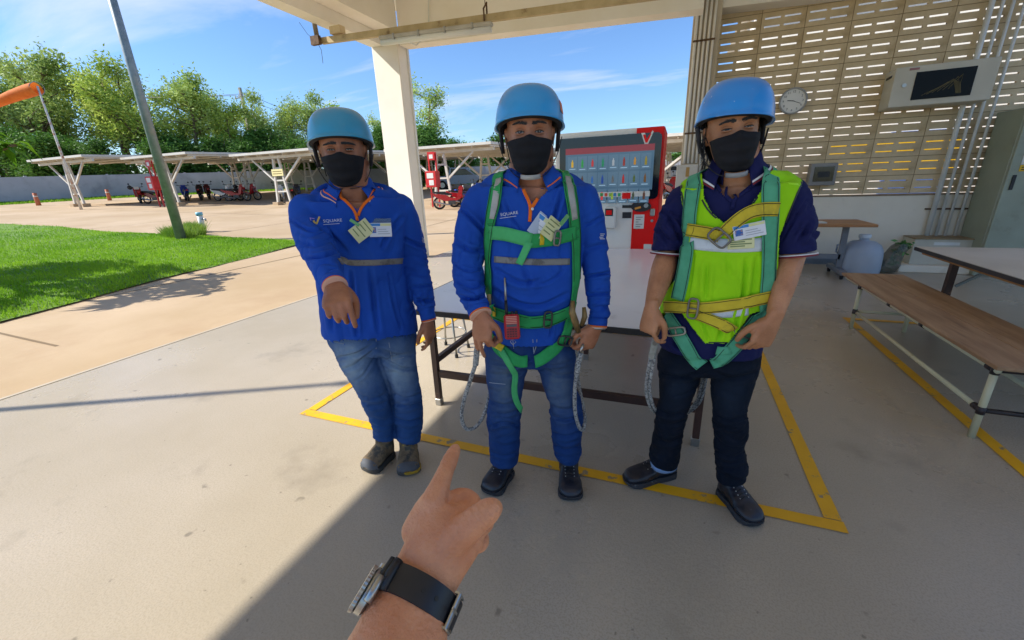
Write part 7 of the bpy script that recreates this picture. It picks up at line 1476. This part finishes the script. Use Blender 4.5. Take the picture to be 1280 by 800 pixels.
ribbon(bv3, [(974, 229), (1000, 233)], .008, .003, .001).build('vest_seam', mat('lime_bright', 'b0f020', rough=.6), vest, smooth=True)
W3 = .054
sl3 = ribbon(bv3, [(869, 222), (866, 245), (863, 270), (862, 295), (859, 322), (854, 348), (848, 374)], W3, .006, .003, extra_front=back_pts(M3, 872, 218, .04, 0, .2)[::-1]); hz3 = sl3.build('harness', m_strap3, p3, smooth=True)
ribbon(bv3, [(962, 214), (962, 235), (962, 260), (961, 290), (960, 320), (959, 345), (957, 372), (954, 395), (947, 412)], W3, .006, .003, extra_front=back_pts(M3, 958, 211, .04, 0, -.2)[::-1]).build('shoulder_strap', m_strap3, hz3, smooth=True)
edge_lines([(869, 224), (866, 245), (863, 270), (862, 295), (859, 322), (854, 348), (848, 374)], W3, .010, hz3); edge_lines([(962, 216), (962, 235), (962, 260), (961, 290), (960, 320), (959, 345), (957, 372)], W3, .010, hz3)
y1 = [(861, 287), (875, 289), (890, 291), (900, 294)]; y2 = [(903, 292), (918, 278), (936, 264), (952, 261), (971, 261)]; y3 = [(833, 383), (850, 383), (875, 384), (900, 382), (930, 377), (960, 370)]; y4 = [(872, 391), (890, 399), (905, 406), (919, 413)]
for pth in (y1, y2): ribbon(bv3, pth, .045, .011, .003).build('chest_strap', m_yel, hz3, smooth=True); edge_lines(pth, .042, .0145, hz3)
ribbon(bv3, y3, .045, .011, .003).build('waist_belt', m_yel, hz3, smooth=True); edge_lines(y3, .042, .0145, hz3)
ribbon(bv3, y4, .042, .009, .003).build('strap_tail', m_yel, hz3, smooth=True); edge_lines(y4, .042, .0125, hz3)
buckle(hz3, card_frame(bv3, 899, 296, R(-40), .02), .07, .046); buckle(hz3, card_frame(bv3, 868, 384, R(88), .018), .075, .034)
for pth in ([(836, 390), (846, 412), (858, 432), (870, 450), (878, 458)], [(950, 388), (936, 410), (920, 430), (902, 448), (888, 454)]): ribbon(bv3, pth, W3, .008, .003).build('leg_strap', m_strap3, hz3, smooth=True); edge_lines(pth, W3, .0115, hz3)
buckle(hz3, card_frame(bv3, 846, 414, R(14), .014), .07, .03, m=mat('buckle_bright', 'b4aa98', 'a09684', scale=20, rough=.35, metal=.7)); buckle(hz3, card_frame(bv3, 930, 415, R(-18), .014), .07, .03)
ribbon(bv3, [(896, 437), (906, 442), (912, 436)], .032, .012, .003).build('strap_tail', m_strap3, hz3, smooth=True)
for dx in (-2.2, 2.2):
    rope(hz3, [M3.pt(819, 426, .20), M3.pt(815 + dx, 450, .20), M3.pt(810 + dx, 480, .17), M3.pt(812 + dx, 500, .13), M3.pt(820 + dx, 515, .05), M3.pt(838 + dx, 522, -.14), M3.pt(856 + dx, 517, -.14), M3.pt(872 + dx, 503, -.12), M3.pt(879 + dx, 480, -.12), M3.pt(882 + dx, 456, -.12)], .007)
b = MB(); Mx = frame_m(M3.pt(817, 436, .205), M3.dirv(-.15, -1, 0), -M3.n3); b.box((-.04, -.013, -.005), (.045, .013, .005), Mx, bev=.004); b.build('rope_thimble', mat('thimble_dirty', '9a9a90', '7c7c72', scale=40, rough=.8), hz3)
b = MB(); b.lathe([(.009, 0), (.009, .003), (.005, .003)], tuple(Mx @ Vector((-.026, 0, .005))), 14, axis=tuple(-M3.n3)); b.build('eyelet', m_steel, hz3)
badge(bv3, vest, 936, 288, .095, .048, R(14), m_badge, .012); badge(bv3, vest, 926, 304, .08, .036, R(6), m_badgey, .010, 'pass')
# turned-up cuff and boots
a = M3.pt(830, 577, -.008); b_ = M3.pt(829, 583, -.008); cuff(j3, M3.pt(830, 578, -.008), M3.pt(832, 590, -.01) - M3.pt(829, 566, 0), .058, [(0, .03, .003, mat('denim_inside', '7f9cc4', '7290b8', scale=30, rough=.9), 'turned_cuff')])
shoe(p3, atZ(842, 592)[:2], atZ(781, 605)[:2], 'boot', .10, .055); shoe(p3, atZ(902, 614)[:2], atZ(946, 660)[:2], 'boot', .10, .055)

# ================================================================ the viewer's own arm and watch
vp_ = thing('person', 'bare forearm and fist with pointing index finger and black-strapped watch in foreground', 'person', (-.25, .15, 0))
mb = MB()
arm_secs = [(352, 930, 545, 965, .31, .85), (395, 860, 548, 905, .335, .82), (440, 790, 556, 835, .36, .80), (468, 738, 560, 778, .385, .76), (485, 714, 566, 752, .40, .72), (498, 694, 576, 728, .408, .68), (508, 672, 592, 703, .416, .62), (518, 652, 604, 680, .424, .56), (526, 637, 606, 660, .430, .50), (534, 624, 594, 642, .436, .42)]
AC = px_loft(mb, None, arm_secs, ex=2.1, at=atD)
def T(pts, sub=3): tube_np(mb, [atD(*q[:3]) for q in pts], [q[3] for q in pts], 16, sub)
T([(540, 632, .432, .0150), (547, 614, .442, .0122), (552, 602, .452, .0106), (557, 589, .466, .0098), (561, 579, .478, .0096), (566, 568, .492, .0086), (569.5, 560.5, .504, .0066)])
T([(550, 694, .414, .020), (572, 670, .411, .0170), (592, 653, .411, .0146), (605, 643, .412, .0140), (613.5, 637, .415, .0122), (618, 635, .419, .0100)])
T([(556, 636, .442, .012), (569, 625, .450, .0112), (580, 622, .453, .0108), (591, 629, .447, .0100), (594, 641, .434, .0085)])
T([(556, 650, .434, .017), (578, 647, .436, .016), (594, 650, .434, .014)])
T([(570, 645, .450, .0105), (592, 640, .456, .0095), (606, 645, .45, .0088), (608, 656, .438, .008), (600, 663, .426, .007)])
T([(570, 668, .448, .0100), (590, 664, .452, .0088), (602, 671, .446, .0080), (603, 680, .436, .0072), (595, 685, .426, .0065)])
T([(520, 668, .43, .017), (531, 645, .434, .016), (541, 626, .438, .0135)])
me = remesh(mb, .0015, 22, .5); V = vget(me); Nn = nget(me); vset(me, V + Nn * (.00035 * pnoise(V * 160) + .0005 * pnoise(V * 60))[:, None]); V = vget(me); Nn = nget(me); dd = np.zeros(len(V))
for pl, spots in (([(552, 602, .452), (557, 590, .466), (565, 570, .492), (568.5, 563.5, .502)], (.019, .022, .040)), ([(592, 653, .408), (605, 643, .410), (618, 635, .418)], (.006, .010, .013)), ([(520, 690, .41), (545, 720, .40)], ())):
    P_ = [atD(*q) for q in pl]; T_, ds, ax, L_ = seg_param(V, P_)
    for c in spots: dd -= .0009 * np.exp(-((T_ - c - .0012 * pnoise(V * 220)) / .0011) ** 2) * (ds < .022) * (T_ > .001) * (T_ < L_ - .001)
vset(me, V + Nn * dd[:, None]); set_smooth(me); acap = cap(me); abv = bvh_of(acap)
arm = link_mesh('arm_and_hand', me, skin4, vp_, smooth=True)
# watch: band round the wrist, case on the back of it
wt = thing('wristwatch', 'steel diver watch with black rubber strap on the foreground wrist', 'watch', tuple(atD(515, 735, .39)))
c_w = (atD(476, 726, .392) + atD(563, 765, .392)) / 2; axw = atD(534, 690, .41) - atD(490, 775, .365); axw /= np.linalg.norm(axw); mj = atD(563, 765, .392) - atD(476, 726, .392); mj -= axw * (mj @ axw); hw = np.linalg.norm(mj) / 2; mj /= np.linalg.norm(mj); mn = np.cross(axw, mj); mn = -mn if mn @ (O3 - c_w) < 0 else mn
def wp(a, dr=0.0, al=0.0):
    d = mj * math.cos(a) + mn * math.sin(a) * .80; l_, nr, _, _ = abv.ray_cast(Vector(c_w + axw * al + d * .12), Vector(-d).normalized()) 
    p = np.array(l_) if l_ is not None else c_w + d * hw
    return p, d / np.linalg.norm(d), dr
rad = []
angs = np.linspace(0, 2 * math.pi, 49)[:-1]
for a in angs: p, d, _ = wp(a); rad.append(np.linalg.norm(p - c_w))
rad = np.array(rad)
for _ in range(6): rad = (np.roll(rad, 1) + rad * 2 + np.roll(rad, -1)) / 4
def band(a0, a1, w_, o0, o1, nm, m, par, wob=None):
    ks = [a for a in np.linspace(a0, a1, 40)]; rows = []
    for a in ks:
        r_ = np.interp(a % (2 * math.pi), np.append(angs, 2 * math.pi), np.append(rad, rad[0])); d = mj * math.cos(a) + mn * math.sin(a) * .80; d = d / np.linalg.norm(d); e = wob(a) if wob else 0
        rows.append([c_w + d * (r_ + o0) - axw * w_ / 2, c_w + d * (r_ + o0) + axw * w_ / 2, c_w + d * (r_ + o1 + e) + axw * w_ * .46, c_w + d * (r_ + o1 + e) - axw * w_ * .46])
    b = MB(); b.add([tuple(q) for r_ in rows for q in r_], [(i * 4 + j, i * 4 + (j + 1) % 4, (i + 1) * 4 + (j + 1) % 4, (i + 1) * 4 + j) for i in range(len(ks) - 1) for j in range(4)] + [(3, 2, 1, 0), tuple(len(ks) * 4 - 4 + j for j in range(4))]); return b.build(nm, m, par, smooth=False)
m_rub = mat('strap_rubber', '15171d', '1d2027', scale=14, rough=.42, spec=.5)
st_ = auto_smooth(band(-.35, 2.75, .027, .0005, .0045, 'strap', m_rub, wt), 30)
auto_smooth(band(-2.2, .55, .025, .0048, .0085, 'strap_tail', m_rub, wt), 30)
for k, a in enumerate((2.42, 2.62)):
    d = mj * math.cos(a) + mn * math.sin(a) * .8; d /= np.linalg.norm(d); r_ = np.interp(a, angs, rad); b = MB(); b.tube([tuple(c_w + d * (r_ + .004) - axw * .0135), tuple(c_w + d * (r_ + .0055)), tuple(c_w + d * (r_ + .004) + axw * .0135)], .0048, 10); b.build('strap_ridge', m_rub, st_, smooth=True)
for a in (1.5, 1.15): d = mj * math.cos(a) + mn * math.sin(a) * .8; d /= np.linalg.norm(d); r_ = np.interp(a, angs, rad); b = MB(); b.lathe([(.0022, 0), (.0022, .0004), (.001, .0004)], tuple(c_w + d * (r_ + .0044)), 12, axis=tuple(d)); b.build('strap_hole', m_ink, st_)
a = .62; d = mj * math.cos(a) + mn * math.sin(a) * .8; d /= np.linalg.norm(d); r_ = np.interp(a, angs, rad); q = c_w + d * (r_ + .007); tg = np.cross(axw, d); Mb = Matrix(((tg[0], axw[0], d[0], q[0]), (tg[1], axw[1], d[1], q[1]), (tg[2], axw[2], d[2], q[2]), (0, 0, 0, 1)))
b = MB(); b.box((-.0032, -.0155, -.001), (.0032, .0155, .0025), Mb, bev=.001); bk_ = b.build('buckle', m_chrome, wt); 
for s_ in (-1, 1): b = MB(); b.box((-.003, s_ * .0145 - .001, -.004), (.012, s_ * .0145 + .001, .0015), Mb); b.build('buckle_arm', m_chrome, bk_)
b = MB(); b.box((-.010, -.001, .0026), (.004, .001, .0038), Mb); b.build('buckle_tongue', m_chrome, bk_)
a = 3.05; d = mj * math.cos(a) + mn * math.sin(a) * .8; d /= np.linalg.norm(d); r_ = np.interp(a, angs, rad); q = c_w + d * (r_ + .001) - axw * .016
b = MB(); b.lathe([(.0165, 0), (.0195, .002), (.0195, .0075), (.017, .009)], tuple(q), 40, axis=tuple(d)); auto_smooth(b.build('case', m_chrome, wt), 35)
b = MB(); n = 72; b.add([tuple(np.array(q) + d * z + (np.array(Vector(d).orthogonal().normalized()) * math.cos(t_ * 2 * math.pi / n) + np.cross(d, np.array(Vector(d).orthogonal().normalized())) * math.sin(t_ * 2 * math.pi / n)) * (rr_ + (.0007 if t_ % 2 else 0))) for z, rr_ in ((.0092, .0196), (.0125, .0200), (.0132, .0150)) for t_ in range(n)], [(i * n + j, i * n + (j + 1) % n, (i + 1) * n + (j + 1) % n, (i + 1) * n + j) for i in range(2) for j in range(n)]); b.build('bezel', m_chrome, wt)
b = MB(); b.lathe([(.0149, .0128), (.0149, .0134), (.001, .0138)], tuple(q), 36, axis=tuple(d)); b.build('crystal', m_glassd, wt)
for s_ in (-1, 1):
    b = MB(); tg = np.cross(axw, d); e = q + axw * .0 + tg * s_ * .021 + d * .002; b.tube([tuple(e - axw * .011), tuple(e + axw * .011)], .0038, 8); b.build('lug', m_chrome, wt, smooth=True)
b = MB(); e = q + axw * .0205 + d * .005; b.cyl(tuple(e), tuple(e + axw * .004), .0032, n=14); b.build('crown', m_chrome, wt)
